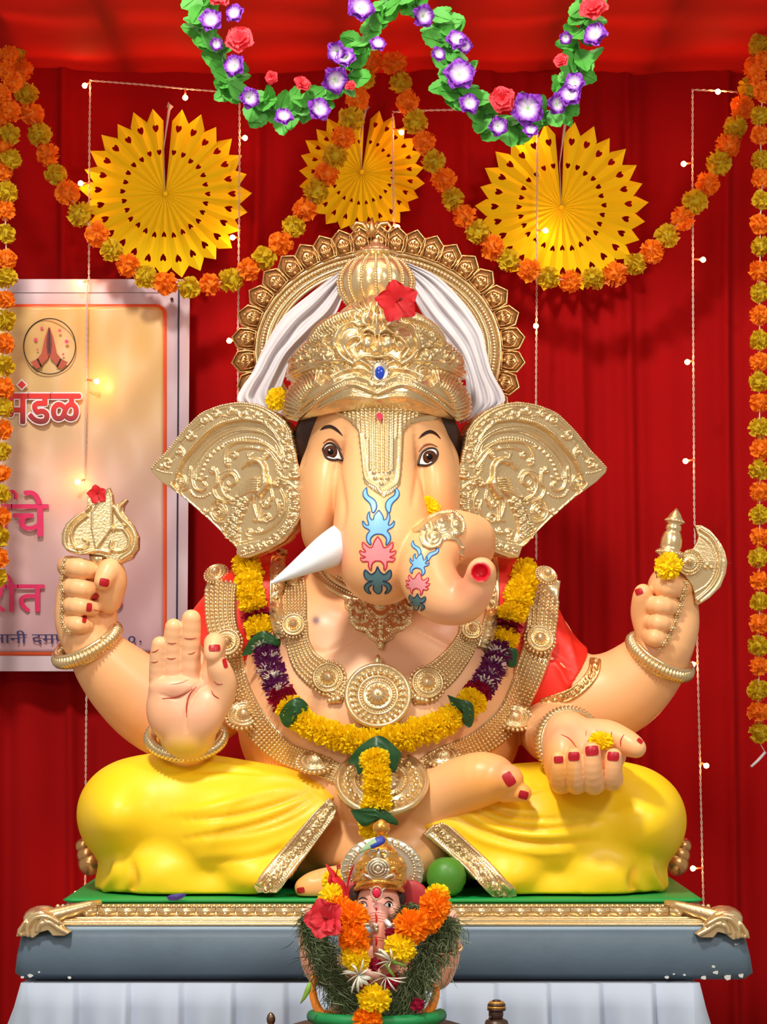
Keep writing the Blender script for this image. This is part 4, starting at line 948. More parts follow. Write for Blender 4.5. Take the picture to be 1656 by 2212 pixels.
# ------------------------------------------------------------------ cloth and jewellery of the statue
REDP = mat('orange red painted shawl', lin(236, 40, 22), .5, bump=.2, bscale=25)
def field_part(name, lo, hi, h, fn, m, parent=ST):
    F = Field(lo, hi, h); fn(F); v, f = F.mesh(); return keep(obj(name, v, orient(v, f), m), parent), v, f
def clip(F, p, d, k=0):                            # keep the side that d points to
    X = (F.lo[0]+F.h*np.arange(F.n[0]))[:, None, None]-p[0]; Y = (F.lo[1]+F.h*np.arange(F.n[1]))[None, :, None]-p[1]; Z = (F.lo[2]+F.h*np.arange(F.n[2]))[None, None, :]-p[2]
    d = Vector(d).normalized(); F.a = np.maximum(F.a, np.clip(-(X*d[0]+Y*d[1]+Z*d[2]), -.02, .02)).astype('f')
def shR(F):
    F.chain([(1045, 1285, .03, 80), (1085, 1325, .04, 99), (1140, 1430, .042, 106), (1240, 1510, .022, 95), (1300, 1530, .01, 92)], .02, n=3)
    clip(F, W(1243, 1462, -.06), (-.75, -.12, .55)); clip(F, W(1040, 1300, 0), (1, 0, .15))
    cvv = [([(1120, 1300), (1180, 1330), (1240, 1420)], 10, .007), ([(1140, 1400), (1190, 1420), (1235, 1450)], 9, -.006), ([(1190, 1290), (1225, 1380), (1245, 1440)], 8, .006), ([(1200, 1430), (1225, 1480)], 8, .006)]
    F.cvv = cvv
F_ = Field((.18, -.16, ZC-.52), (.52, .20, ZC-.08), .004); shR(F_); v, f = F_.mesh(); f = orient(v, f)
s = Canvas(1000, 1180, 1350, 1600)
for p, wd, h in F_.cvv: s.soft(p, wd, h)
v = sculpt(v, f, s); keep(obj('shawl_sleeve', v, f, REDP), ST)
F_ = Field((-.50, -.16, ZC-.52), (-.18, .20, ZC-.08), .004)
F_.chain([(600, 1285, .03, 80), (560, 1320, .04, 102), (495, 1395, .045, 102), (440, 1470, .04, 98)], .02, n=3); clip(F_, W(470, 1440, -.05), (.75, -.1, .55)); clip(F_, W(605, 1300, 0), (-1, 0, .15))
v, f = F_.mesh(); keep(obj('shawl_sleeve', v, orient(v, f), REDP), ST)
SB0 = SB
V_ = [TV]; Fc = [TF]; k_ = len(TV)
for o in [c for c in ST.children if c.name.startswith('shawl_sleeve')]:
    vv = np.zeros(len(o.data.vertices)*3, 'f'); o.data.vertices.foreach_get('co', vv); vv = vv.reshape(-1, 3)
    ff = np.array([tuple(p.vertices) for p in o.data.polygons]); V_.append(vv); Fc.append(ff+k_); k_ += len(vv)
SBODY = SB; SB = Surf(np.vstack(V_), np.vstack(Fc))            # torso and shawl
SD = Surf(np.vstack(V_+[dv]), np.vstack(Fc+[df+k_]))
# gold hem on the sleeve and upper arm
m_ = MB(); hem = [(1172, 1522), (1200, 1512), (1232, 1500), (1262, 1478), (1282, 1450), (1286, 1425)]
poly, ctr, nn, ww = strip(hem, 13)
s = Canvas(1130, 1390, 1320, 1560, 2)
for sd in (-1, 1): s.beads(ctr+nn*10*sd, 1.8, .003, 4, 1)
for k, q_ in enumerate(resample(ctr, 13)): s.spiral(q_[0], q_[1], 5.5, k*1.3, 1.2, 1.6, .005, 1 if k % 2 else -1)
relief('sleeve_hem', poly, GOLDW, ST, SB, 2, s, .003, .012)
# trims of the shawl beside the neck
for side in (-1, 1):
    pth = [(604, 1186), (598, 1235), (596, 1300), (604, 1350), (616, 1376)] if side < 0 else [(1056, 1190), (1062, 1240), (1062, 1310), (1050, 1370), (1042, 1400)]
    poly, ctr, nn, ww = strip(pth, 15); s = Canvas(560, 1150, 1100, 1430, 2)
    for sd in (-1, 1): s.beads(ctr+nn*11.5*sd, 1.8, .003, 4, 1)
    for k, q_ in enumerate(resample(ctr, 14)): s.spiral(q_[0], q_[1], 6.5, k*1.3, 1.3, 1.7, .006, 1 if k % 2 else -1)
    relief('shawl_trim', poly, GOLD, ST, SB, 2, s, .006, .012)
# red panel of the shawl inside the trims
for poly in ([(548, 1206), (600, 1186), (592, 1240), (586, 1300), (588, 1340), (572, 1335), (556, 1270)], [(1068, 1196), (1122, 1212), (1106, 1280), (1082, 1360), (1066, 1385), (1078, 1300), (1074, 1240)]):
    relief('shawl_panel', poly, REDP, ST, SB, 4, None, .005, .006)

def medallion(px, py, r, q=1.0, name='medallion', surf=None, rot=0, off=.010, big=False, mt=None, parent=ST):
    p, n = (surf or SB).at(px, py, off); R = mm(r, p.y)
    M = frame(p, (math.sin(rot), -q, math.sqrt(max(0, 1-q*q)))) ; m_ = MB()
    u = R
    prof = [(u*1.0, -.008), (u*1.0, .0), (u*.95, .004), (u*.90, .004), (u*.86, 0), (u*.62, 0), (u*.60, .004), (u*.55, .004), (u*.53, .001), (u*.46, .001), (u*.44, .006), (u*.39, .006), (u*.36, .004), (u*.30, .006), (u*.26, .012), (u*.14, .017), (u*.05, .019)]
    if not big: prof = [(u*.84, -.008), (u*.84, .002), (u*.80, .006), (u*.74, .006), (u*.70, .002), (u*.60, .002), (u*.57, .006), (u*.52, .006), (u*.49, .002), (u*.42, .003), (u*.38, .006), (u*.34, .010), (u*.2, .014), (u*.06, .017)]
    m_.lathe(prof, M, 72, wav=lambda a, i: 1+(.09*math.cos(a*14) if i >= len(prof)-4 else 0))
    if big:
        for k in range(26): a = k*2*math.pi/26; m_.ball(M @ Vector((u*.74*math.cos(a), u*.74*math.sin(a), .002)), u*.075, lo=False)
        for k in range(40): a = k*2*math.pi/40; m_.ball(M @ Vector((u*.495*math.cos(a), u*.495*math.sin(a), .003)), u*.025, lo=True)
    else:
        N = 24
        for k in range(N): a = k*2*math.pi/N; m_.ball(M @ Vector((u*.93*math.cos(a), u*.93*math.sin(a), -.001)), u*.105)
        for k in range(30): a = k*2*math.pi/30; m_.ball(M @ Vector((u*.65*math.cos(a), u*.65*math.sin(a), .003)), u*.035, lo=True)
    m_.ball(M @ Vector((0, 0, .018)), u*.06, lo=True)
    return m_.build(name, mt or GOLD, parent)
def beadband(name, path, hw, rows, gap, surf, mt=GOLD, off=.004, r=None, ball_h=.4):
    poly, ctr, nn, ww = strip(path, hw); relief(name, poly, mt, ST, surf, 4, None, off, .008, smooth_it=4)
    m_ = MB(); c = resample(np.hstack([ctr, nn, ww[:, None]]), gap)
    for i, q_ in enumerate(c):
        for j in range(rows):
            t = (-1+2*(j+.5)/rows); edge = j in (0, rows-1); x = q_[0]+q_[2]*q_[4]*t; y = q_[1]+q_[3]*q_[4]*t
            p, n = surf.hit(x, y)
            if p is None: continue
            rr = mm(q_[4]/rows*(1.0 if edge else .92), p.y); m_.ball(p+n*(off+rr*.2), rr, lo=not edge)
    o = m_.build(name+'_beads', mt, ST); o['kind'] = 'stuff'; return o
z4 = lambda pts: sc(pts, 430, 1180, 2.044)
# long necklace
LN = z4([(105, 160), (98, 230), (100, 330), (122, 430), (140, 540), (180, 660), (235, 760), (310, 850), (400, 920), (525, 965), (620, 1010)])
RN = z4([(1530, 140), (1515, 230), (1508, 330), (1496, 430), (1460, 550), (1420, 650), (1370, 750), (1280, 835), (1180, 895), (1060, 940), (980, 990)])
beadband('long_necklace', LN, [34, 34, 33, 32, 30, 30, 30, 27, 24, 24, 22], 7, 7.6, SD); beadband('long_necklace', RN, [32, 34, 34, 33, 32, 30, 30, 28, 26, 24, 22], 7, 7.6, SD)
for x, y, r, q_, rt in ((95, 140, 58, .75, -.25), (125, 425, 74, .95, -.1), (225, 748, 88, .72, -.1), (527, 958, 88, .55, 0), (1060, 935, 84, .5, 0), (1367, 758, 84, .68, .1), (1495, 415, 74, .92, .15), (1530, 128, 52, .8, .3)):
    c = z4([(x, y)])[0]; medallion(c[0], c[1], r/2.044, q_, surf=SD, rot=rt, off=.014)
p, n = SD.at(822, 1702, .01)
medallion(824, 1690, 102, .68, 'pendant_disc', SD, off=.022, big=True)
# inner necklace
IL = z4([(425, 150), (428, 240), (430, 340), (440, 430), (470, 510), (520, 560), (575, 600), (650, 655)]); IR_ = z4([(1180, 320), (1188, 380), (1160, 450), (1110, 520), (1060, 570), (1000, 615), (930, 660)])
beadband('inner_necklace', IL, [24, 24, 24, 25, 30, 33, 33, 24], 7, 6.6, SB); beadband('inner_necklace', IR_, [18, 22, 26, 30, 33, 33, 24], 7, 6.6, SB)
for x, y, r, q_, rt in ((430, 168, 44, .9, -.15), (430, 355, 62, .95, -.1), (577, 592, 82, .97, -.05), (1000, 615, 84, .97, .05), (1188, 372, 56, .95, .15)):
    c = z4([(x, y)])[0]; medallion(c[0], c[1], r/2.044, q_, rot=rt, off=.012)
medallion(816, 1508, 73, .97, 'centre_medallion', off=.022, big=True)
m_ = MB(); p, n = SB.at(816, 1432, .012); m_.tube([p+Vector((0, 0, -.012)), p, p+Vector((0, 0, .010))], [.012, .010, .002], 10)
m_.build('necklace_knob', GOLD, ST)
for sx in (-1, 1):
    for k in range(3): m_ = MB(); p, n = SB.at(816+sx*(84+9*k), 1512+2*k, .008); m_.ball(p, .009-.0015*k); m_.build('necklace_bead', GOLD, ST)
# choker and its pendant
NE = Surf(TV, TF)
for k, (dx, r) in enumerate(((0, 5.5), (11, 3.5), (20, 5.5), (30, 3.5), (38, 4.5))):
    path = [(674+dx*1.0, 1225-dx*.5), (700+dx*.9, 1262-dx*.6), (735+dx*.7, 1286-dx*.8), (775+dx*.4, 1302-dx*.8), (820, 1308-dx*.6)]
    m_ = MB()
    if k % 2: 
        for p in drape(path, NE, .004, 5.5): m_.ball(p, mm(r, -.1), lo=True)
    else: m_.tube(drape(path, NE, .003, 8), mm(r, -.1), 8)
    m_.build('choker', GOLD, ST)
cp = z2([(560, 1400), (640, 1392), (700, 1392), (800, 1395), (900, 1398), (960, 1398), (1020, 1408), (1032, 1440), (1012, 1485), (1005, 1560), (960, 1600), (900, 1620), (870, 1670), (824, 1688), (812, 1730), (790, 1730), (776, 1690), (730, 1660), (700, 1612), (640, 1600), (600, 1560), (592, 1480), (562, 1450)])
s = Canvas(730, 1280, 910, 1415, 2.5); q = 1/3.067
def cS(pts, w_, h, w1=None): s.stroke(z2(pts), w_*q, h, None if w1 is None else w1*q)
for mf in (1, -1):
    X2 = lambda x: x if mf > 0 else 1604-x
    def sp(x, y, r, a0, tn=1.5, w_=11, h=.006, fp=1): c = z2([(X2(x), y)])[0]; s.spiral(c[0], c[1], r*q, math.radians(a0 if mf > 0 else 180-a0), tn, w_*q, h, fp*mf)
    sp(600, 1440, 34, 0, 1.4, 12, .007)
    for k, (x, y, r) in enumerate(((660, 1470, 30), (640, 1530, 26), (700, 1540, 28), (690, 1430, 22), (740, 1600, 24), (760, 1560, 18), (720, 1480, 20))): sp(x, y, r, k*70, 1.4, 9, .006)
    s.beads([(z2([(X2(x), y)])[0]) for x, y in ((605, 1480), (612, 1550), (650, 1588), (705, 1600), (740, 1648), (790, 1680))], 2.2, .004, 5)
    cS([(X2(740), 1420), (X2(730), 1470), (X2(770), 1520), (802, 1530)], 9, .006); cS([(X2(720), 1410), (X2(705), 1480), (X2(750), 1540), (802, 1556)], 7, .005)
c = z2([(802, 1445)])[0]
for r, h in ((42, .004), (30, .007), (18, .013)): s.bead(c[0], c[1], r*q, h)
for y_, r in ((1590, 20), (1630, 16), (1665, 14), (1710, 12)): c = z2([(802, y_)])[0]; s.bead(c[0], c[1], r*q, .008)
relief('choker_pendant', cp, GOLD, ST, NE, 1.4, s, .009, .014, smooth_it=6)
# brooch on the trunk coil
bp = z2([(1010, 935), (1070, 900), (1120, 850), (1200, 815), (1290, 808), (1345, 850), (1358, 900), (1345, 960), (1310, 985), (1330, 1010), (1352, 1060), (1345, 1120), (1325, 1130), (1325, 1060), (1300, 1005), (1240, 1000), (1215, 1010), (1195, 1050), (1130, 1068), (1080, 1045), (1060, 990), (1070, 950), (1030, 950)])
s = Canvas(880, 1095, 1010, 1220, 2.5)
for x, y, r, h in ((1205, 895, 58, .004), (1205, 895, 44, .008), (1205, 895, 22, .014), (1150, 985, 50, .004), (1150, 985, 32, .007), (1165, 940, 16, .012), (1300, 900, 30, .008), (1300, 960, 26, .008), (1110, 920, 26, .007), (1275, 850, 22, .007), (1340, 1050, 12, .008), (1335, 1100, 10, .008)): c = z2([(x, y)])[0]; s.bead(c[0], c[1], r*q, h); s.rosette(c[0], c[1], r*q*.9, h*.4) if r > 28 else 0
s.beads(z2([(1070, 1000), (1085, 1035), (1130, 1056), (1185, 1040), (1205, 1000)]), 1.8, .006, 4); s.beads(z2([(1120, 860), (1200, 826), (1285, 822), (1340, 870), (1345, 940), (1300, 980)]), 1.8, .006, 4)
s.a = (s.a*2+np.roll(s.a, 1, 0)+np.roll(s.a, -1, 0)+np.roll(s.a, 1, 1)+np.roll(s.a, -1, 1))/6*.8
relief('trunk_brooch', bp, GOLD, ST, SBODY, 1.4, s, .003, .008, smooth_it=2)
# borders of the dhoti
zb = lambda pts: sc(pts, 0, 1600, 1.995); zc = lambda pts: sc(pts, 826, 1600, 1.995)
for poly, ctr0 in ((zb([(1418, 245), (1452, 285), (1440, 330), (1330, 480), (1195, 655), (1110, 655), (1093, 628), (1120, 580), (1270, 400)]), zb([(1428, 290), (1290, 460), (1145, 640)])),
                   (zc([(175, 402), (215, 365), (255, 352), (310, 378), (430, 490), (572, 640), (578, 668), (500, 686), (470, 662), (330, 530)]), zc([(235, 380), (370, 505), (520, 665)]))):
    s = Canvas(540, 1700, 1130, 1950, 2); ctr = resample(cr(ctr0, 6), 3); g_ = np.gradient(ctr, axis=0); g_ /= np.linalg.norm(g_, axis=1)[:, None]; nn = np.stack([-g_[:, 1], g_[:, 0]], 1)
    for sd in (-1, 1):
        s.stroke(ctr+nn*21*sd, 4, .005, smooth=1); s.beads(ctr+nn*13.5*sd, 2.1, .005, 5, 1); s.stroke(ctr+nn*17*sd, 1.6, .004, smooth=1)
    for k, q_ in enumerate(resample(ctr, 15)): s.spiral(q_[0], q_[1], 8, k*1.7, 1.4, 2.4, .008, 1 if k % 2 else -1)
    side = -1 if ctr[0][0] < 820 else 1; ys = []
    for q_, n_q in zip(ctr, nn):
        h_, _n = SDH.hit(q_[0]+side*26, q_[1]); ys.append(h_.y if h_ is not None else np.nan)
    ys = np.array(ys); ok = ~np.isnan(ys); ys = np.interp(np.arange(len(ys)), np.nonzero(ok)[0], ys[ok]); ys = np.convolve(np.pad(ys, 6, mode='edge'), np.ones(13)/13, 'valid')
    relief('dhoti_border', poly, GOLD, ST, lambda x, y: float(np.interp(y, ctr[:, 1], ys))-.006, 1.8, s, .004, .03, smooth_it=3)

# bangles, chains on the knuckles
def bangle(name, c, ax, R, r, ribs=56, mt=GOLD, ell=1.0, both=True, parent=None):
    M = frame(Vector(c), ax); m_ = MB(); N = ribs*4; pts = [M @ Vector((R*math.cos(2*math.pi*k/N), R*ell*math.sin(2*math.pi*k/N), 0)) for k in range(N+1)]
    m_.tube(pts, [r*(1+.26*math.cos(2*math.pi*k/4)) for k in range(N+1)], 12)
    if both:
        for dz in (-1, 1):
            pts = [M @ Vector(((R+.001)*.985*math.cos(2*math.pi*k/64), (R+.001)*.985*ell*math.sin(2*math.pi*k/64), dz*r*1.0)) for k in range(65)]; m_.tube(pts, r*.42, 8)
    return m_.build(name, mt, parent or ST)
bangle('bangle', W(188, 1392, -.065), (-.44, -.36, .85), mm(70, -.06), .0125)
bangle('bangle', W(1425, 1418, -.058), (.46, -.40, .80), mm(69, -.06), .0125)
bangle('bangle', W(402, 1592, -.265), (0, -.50, .86), mm(78, -.26), .0105)
bangle('bangle', W(1231, 1606, -.275), (.30, -.90, .12), mm(70, -.28), .0105)
def chain_on(name, path, r):
    m_ = MB()
    for k, p in enumerate(drape(path, SBODY, .003, r*1.7)):
        m_.ball(p, mm(r*.6, -.1)); 
        for t in range(6): a = t*math.pi/3; m_.ball(p+Vector((mm(r, -.1)*.8*math.cos(a), .001, mm(r, -.1)*.8*math.sin(a))), mm(r*.36, -.1), lo=True)
    return m_.build(name, GOLD, ST)
chain_on('knuckle_chain', [(141, 1212), (137, 1245), (138, 1290), (136, 1325), (140, 1350), (150, 1362)], 6)
chain_on('knuckle_chain', [(1482, 1250), (1470, 1290), (1462, 1320), (1452, 1350), (1440, 1375), (1425, 1398)], 7)
# trident in the back left hand
tp = z5([(312, 160), (305, 200), (310, 250), (290, 295), (220, 325), (150, 385), (116, 455), (118, 540), (160, 592), (230, 615), (330, 612), (420, 622), (480, 662), (560, 680), (640, 645), (688, 570), (690, 480), (650, 395), (600, 335), (572, 290), (578, 250), (608, 205), (560, 214), (518, 250), (500, 232), (492, 160), (468, 108), (446, 135), (425, 200), (395, 235), (360, 200)])
s = Canvas(125, 1040, 310, 1225, 2.5); q = 1/3.457
def tS(pts, w_, h, w1=None): s.stroke(z5(pts), w_*q, h, None if w1 is None else w1*q)
tS([(320, 265), (230, 335), (165, 400), (140, 480), (150, 560), (220, 595)], 18, .008); tS([(510, 260), (560, 340), (630, 410), (665, 500), (640, 590), (560, 650)], 22, .009); tS([(595, 215), (550, 260), (545, 320)], 20, .009, 12)
s.beads(z5([(300, 290), (220, 325), (150, 385), (122, 460), (124, 540), (150, 580)]), 2.0, .007, 4.5); s.beads(z5([(585, 300), (640, 385), (680, 480), (680, 560), (640, 630)]), 2.0, .006, 4.5)
tS([(300, 330), (215, 400), (190, 480), (220, 560), (290, 560), (310, 520), (280, 500)], 12, .008); tS([(530, 420), (580, 430), (620, 500), (600, 570), (520, 590), (480, 560), (490, 520)], 13, .008); tS([(500, 440), (540, 400), (580, 410)], 10, .007)
for a, b in (((470, 130), (345, 300)), ((345, 300), (345, 420)), ((345, 420), (375, 570)), ((375, 570), (490, 410)), ((490, 410), (490, 200)), ((490, 200), (470, 130))): tS([a, b], 8, .010)
xx_, yy_ = np.meshgrid(s.x0+np.arange(s.a.shape[1])/s.ss, s.y0+np.arange(s.a.shape[0])/s.ss); s.a = np.maximum(s.a, np.where(inpoly(xx_, yy_, z5([(470, 135), (352, 300), (350, 420), (378, 560), (484, 410), (488, 200)])), .0085, 0)).astype('f')
tS([(280, 610), (380, 585), (470, 600)], 14, .009)
relief('trident', tp, GOLD, ST, lambda x, y: -.145, 1.4, s, .0, .030)
m_ = MB(); m_.tube([W(212, 1225, -.12), W(212, 1212, -.12), W(212, 1198, -.125)], [mm(13, -.1), mm(17, -.1), mm(20, -.1)], 14); m_.build('trident_shaft', GOLD, ST)
# axe in the back right hand
Mx = frame(W(1445, 1200, -.115), (W(1461, 1098, -.115)-W(1445, 1200, -.115)), (0, -1, 0)); m_ = MB(); u = .00098
m_.lathe([(r*u, h*u) for r, h in [(16, -190), (16, -120), (20, -60), (21, -45), (25, -42), (25, -20), (22, -4), (28, 0), (29, 6), (28, 11), (22, 13), (24, 20), (23, 36), (19, 48), (15, 53), (18, 57), (17, 64), (14, 67), (20, 72), (20, 78), (16, 82), (12, 90), (6, 97), (2, 103)]], Mx, 28)
for k in range(22): a = k*2*math.pi/22; m_.ball(Mx @ Vector((28*u*math.cos(a), 28*u*math.sin(a), 5*u)), 3.6*u, lo=True); m_.ball(Mx @ Vector((20*u*math.cos(a), 20*u*math.sin(a), 75*u)), 2.6*u, lo=True)
m_.build('axe_handle', GOLD, ST)
ap = z6([(1208, 182), (1260, 185), (1320, 220), (1380, 290), (1425, 380), (1440, 450), (1430, 530), (1390, 630), (1310, 710), (1230, 762), (1212, 745), (1210, 690), (1190, 620), (1150, 560), (1100, 520), (1090, 440), (1110, 385), (1150, 362), (1195, 352), (1222, 310), (1236, 265), (1222, 222)])
s = Canvas(1455, 1125, 1580, 1315, 2.5); q = 1/3.352
def aS(pts, w_, h, w1=None): s.stroke(z6(pts), w_*q, h, None if w1 is None else w1*q)
aS([(1250, 215), (1330, 275), (1380, 370), (1390, 460), (1375, 550), (1320, 640), (1225, 725)], 13, .006); s.beads(z6([(1250, 260), (1320, 320), (1350, 400), (1358, 470), (1340, 550), (1290, 620), (1210, 670)]), 1.5, .005, 3.6)
aS([(1400, 330), (1425, 450), (1400, 580), (1330, 680), (1260, 735)], 26, .006)
c = z6([(1165, 450)])[0]
for r, h in ((84, .004), (60, .008), (34, .010), (20, .017)): s.bead(c[0], c[1], r*q, h)
for r in (92, 70, 48): s.beads([(c[0]+r*q*math.cos(a), c[1]+r*q*math.sin(a)) for a in np.linspace(0, 6.283, 30)], 2.1, .009, 4.6, 1)
for p_ in ((1280, 490), (1300, 470), (1325, 490)): c = z6([p_])[0]; s.bead(c[0], c[1], 3.5, .007)
relief('axe_blade', ap, GOLD, ST, lambda x, y: -.115+abs(y-1215)*.00006, 1.4, s, .0, .024)

# ------------------------------------------------------------------ flowers
def flower_mat(name, c1, rough=.75, var=.12, trans=.25): 
    if name in MATS: return MATS[name]
    m = mat(name, c1, rough, spec=.2, trans=trans, var=.18, vscale=45); return m
MY = flower_mat('yellow marigold petals', lin(255, 226, 22)); MO = flower_mat('orange marigold petals', lin(255, 146, 10))
PY = flower_mat('yellow plastic petals', lin(214, 186, 36), .5); PO = flower_mat('orange plastic petals', lin(246, 142, 34), .5)
MP = flower_mat('purple petals', lin(112, 38, 98)); MR = flower_mat('dark rose petals', lin(150, 12, 50)); MW = flower_mat('white petals', lin(238, 234, 220))
LEAF = mat('dark green leaf', lin(22, 74, 30), .4, spec=.5, var=.15, vscale=20, bump=.15, bscale=60)
LEAFB = mat('bright green leaf', lin(80, 168, 60), .5, trans=.2, var=.18, vscale=15, bump=.2, bscale=90)
REDF = mat('red hibiscus petals', lin(214, 18, 30), .6, trans=.2, var=.12, vscale=30)
PINKF = mat('coral pink hibiscus petals', lin(236, 60, 74), .6, trans=.25, var=.12, vscale=30)
def petal_strip(m, base, tip, side, nrm, w0, w1, frill, seed, mi=0, cols=5, cup=.15):
    R_ = random.Random(seed); L = (tip-base); v = []
    for r in range(3):
        t = r/2; w_ = w0+(w1-w0)*t**.7
        for c in range(cols):
            u = -1+2*c/(cols-1); e = (frill*(R_.random()-.4) if r == 2 else 0)
            v.append(base+L*(t+e)+side*(u*w_)+nrm*(cup*w_*(u*u)*(1 if r else .3)+frill*.5*w_*(R_.random()-.5)*(r == 2)))
    m.add(v, [(r*cols+c, r*cols+c+1, (r+1)*cols+c+1, (r+1)*cols+c) for r in range(2) for c in range(cols-1)], mi)
def marigold_mesh(name, m, n=110, R=1.0, seed=1, w=.2, frill=.25, full=1.0, flat=1.0):
    R_ = random.Random(seed); mb = MB(); mb.ball((0, 0, 0), .62, sc=(1, 1, flat))
    for k in range(n):
        z = 1-2*(k+.5)/n*full; ph = k*2.39996; r = math.sqrt(max(0, 1-z*z)); d = Vector((r*math.cos(ph), r*math.sin(ph), z))
        d = (d+Vector([R_.uniform(-.12, .12) for _ in range(3)])).normalized()
        t = d.orthogonal().normalized(); t = Matrix.Rotation(R_.uniform(0, 6.28), 3, d) @ t; s_ = d.cross(t)
        tip = d*(R*R_.uniform(.88, 1.06)); lean = t*R_.uniform(-.10, .10)
        a = d*.5; b = tip+lean; a.z *= flat; b.z *= flat
        petal_strip(mb, a, b, s_, t, .07, w*R_.uniform(.8, 1.2), frill, seed*1000+k, cols=4)
    me = mb.build(name, m, None); me_ = me.data; bpy.data.objects.remove(me); return me_
FM = {}
for key, m in (('y', MY), ('o', MO)):
    FM[key] = [marigold_mesh('marigold', m, 200, 1, sd, .115, .16, 1, .85) for sd in (1, 2, 3)]
for key, m in (('py', PY), ('po', PO)):
    FM[key] = [marigold_mesh('pom_pom', m, 60, 1, sd, .30, .30, 1, .95) for sd in (4, 5, 6)]
def inst(me, name, loc, R, rot, parent=None, sc_=(1, 1, 1)):
    o = bpy.data.objects.new(name, me); C.objects.link(o); o.location = loc; o.scale = (R*sc_[0], R*sc_[1], R*sc_[2]); o.rotation_mode = 'QUATERNION'; o.rotation_quaternion = rot
    return keep(o, parent)
rq = lambda: Matrix.Rotation(rnd.uniform(0, 6.28), 3, Vector((rnd.uniform(-1, 1), rnd.uniform(-1, 1), rnd.uniform(-1, 1))).normalized()).to_quaternion()
def toq(n, spin=None): return Vector(n).to_track_quat('Z', 'Y') @ Matrix.Rotation(rnd.uniform(0, 6.28) if spin is None else spin, 3, 'Z').to_quaternion()

# artificial marigold garlands on the wall
STR = mat('white cotton string', lin(220, 205, 190), .8)
def garland(name, pts, y, R, label, first='y', string=True, group=None, yf=None):
    yy = yf or (lambda i: y); P0 = [W(p[0], p[1], yy(i)) for i, p in enumerate(pts)]
    t = thing(name, P0[0], label, 'garland', 'artificial marigold garlands on the curtain'); kind = first
    for i, p in enumerate(P0):
        k = pts[i][2] if len(pts[i]) > 2 else kind
        inst(rnd.choice(FM['p'+k]), 'pom_pom', p, mm(R, p.y)*rnd.uniform(.92, 1.06), rq(), t); kind = 'o' if k == 'y' else 'y'
    m_ = MB(); m_.tube([p for p in P0], .0016, 6); m_.build('string', STR, t); return t
z8 = lambda pts: [(x/1.995, y/1.995) for x, y in pts]; z9 = lambda pts: [(826+x/1.995, y/1.995) for x, y in pts]
SW1 = z8([(68, 218), (88, 300), (115, 405), (135, 490), (172, 578), (205, 665), (240, 752), (292, 832), (345, 922), (418, 1010), (483, 1080), (553, 1145), (627, 1193), (713, 1222), (815, 1240), (903, 1225), (995, 1205), (1070, 1162), (1137, 1112), (1210, 1047), (1265, 975), (1313, 905), (1363, 825), (1405, 752), (1443, 675), (1478, 592), (1513, 510), (1540, 425), (1567, 345), (1600, 265)])
SW2 = z9([(50, 272), (77, 357), (108, 440), (140, 525), (178, 610), (220, 697), (262, 775), (303, 858), (353, 932), (410, 1000), (473, 1065), (545, 1122), (632, 1165), (715, 1197), (810, 1212), (907, 1200), (1000, 1182), (1087, 1138), (1160, 1083), (1225, 1018), (1290, 943), (1345, 868), (1400, 792), (1448, 705), (1487, 628), (1518, 548), (1550, 462), (1580, 375), (1600, 290), (1625, 205)])
garland('marigold_garland', SW1, .58, 26.5, 'swag of orange and yellow artificial marigolds looping under the paper fan above the banner', 'y')
garland('marigold_garland', SW2, .58, 26.5, 'artificial marigold swag looping under the large paper fan that a light wire crosses', 'o')
garland('marigold_garland', [(20, 118, 'o'), (6, 150, 'o'), (28, 178, 'o'), (4, 205, 'o'), (22, 240, 'o'), (3, 262, 'o'), (20, 290, 'y'), (5, 318, 'o'), (22, 345, 'y'), (6, 372, 'o'), (15, 415, 'y'), (12, 455, 'o'), (12, 505, 'y'), (14, 560, 'o'), (15, 600, 'y'), (12, 647, 'o'), (12, 692, 'y'), (10, 742, 'o'), (10, 790, 'y'), (8, 838, 'o'), (6, 880, 'y'), (4, 928, 'o'), (3, 975, 'y'), (2, 1022, 'o'), (1, 1068, 'y'), (0, 1115, 'o'), (-2, 1160, 'y'), (-4, 1205, 'o'), (-6, 1248, 'y')], .45, 23, 'straight hanging strand of artificial marigolds in front of the banner', yf=lambda i: .45)
garland('marigold_garland', [(1640, 95, 'y'), (1652, 130, 'o'), (1634, 165, 'o'), (1650, 200, 'o'), (1640, 250, 'y'), (1642, 292, 'o'), (1643, 345, 'y'), (1645, 385, 'o'), (1645, 432, 'y'), (1640, 484, 'o'), (1642, 532, 'y'), (1640, 585, 'o'), (1640, 632, 'y'), (1640, 680, 'o'), (1640, 735, 'y'), (1640, 782, 'o'), (1638, 825, 'y'), (1640, 870, 'o'), (1640, 925, 'y'), (1643, 970, 'o'), (1640, 1015, 'y'), (1640, 1062, 'o'), (1640, 1112, 'y'), (1640, 1160, 'o'), (1638, 1205, 'y'), (1640, 1255, 'o'), (1640, 1300, 'y'), (1640, 1347, 'o'), (1637, 1395, 'y'), (1640, 1440, 'o'), (1637, 1490, 'y'), (1637, 1538, 'o'), (1640, 1584, 'y')], .45, 23, 'straight hanging strand of artificial marigolds at the curtain edge beside the axe hand')
m_ = MB(); m_.tube([W(1652, 1625, .45), W(1637, 1642, .44), W(1622, 1656, .43)], [.0035, .0035, .003], 8); m_.tube([W(1640, 1605, .45), W(1652, 1625, .45)], .001, 5)
tag(m_.build('plastic_tube', mat('white plastic', lin(225, 225, 230), .4)), 'small white plastic tube dangling under the hanging marigold strand by the curtain edge', 'tube')

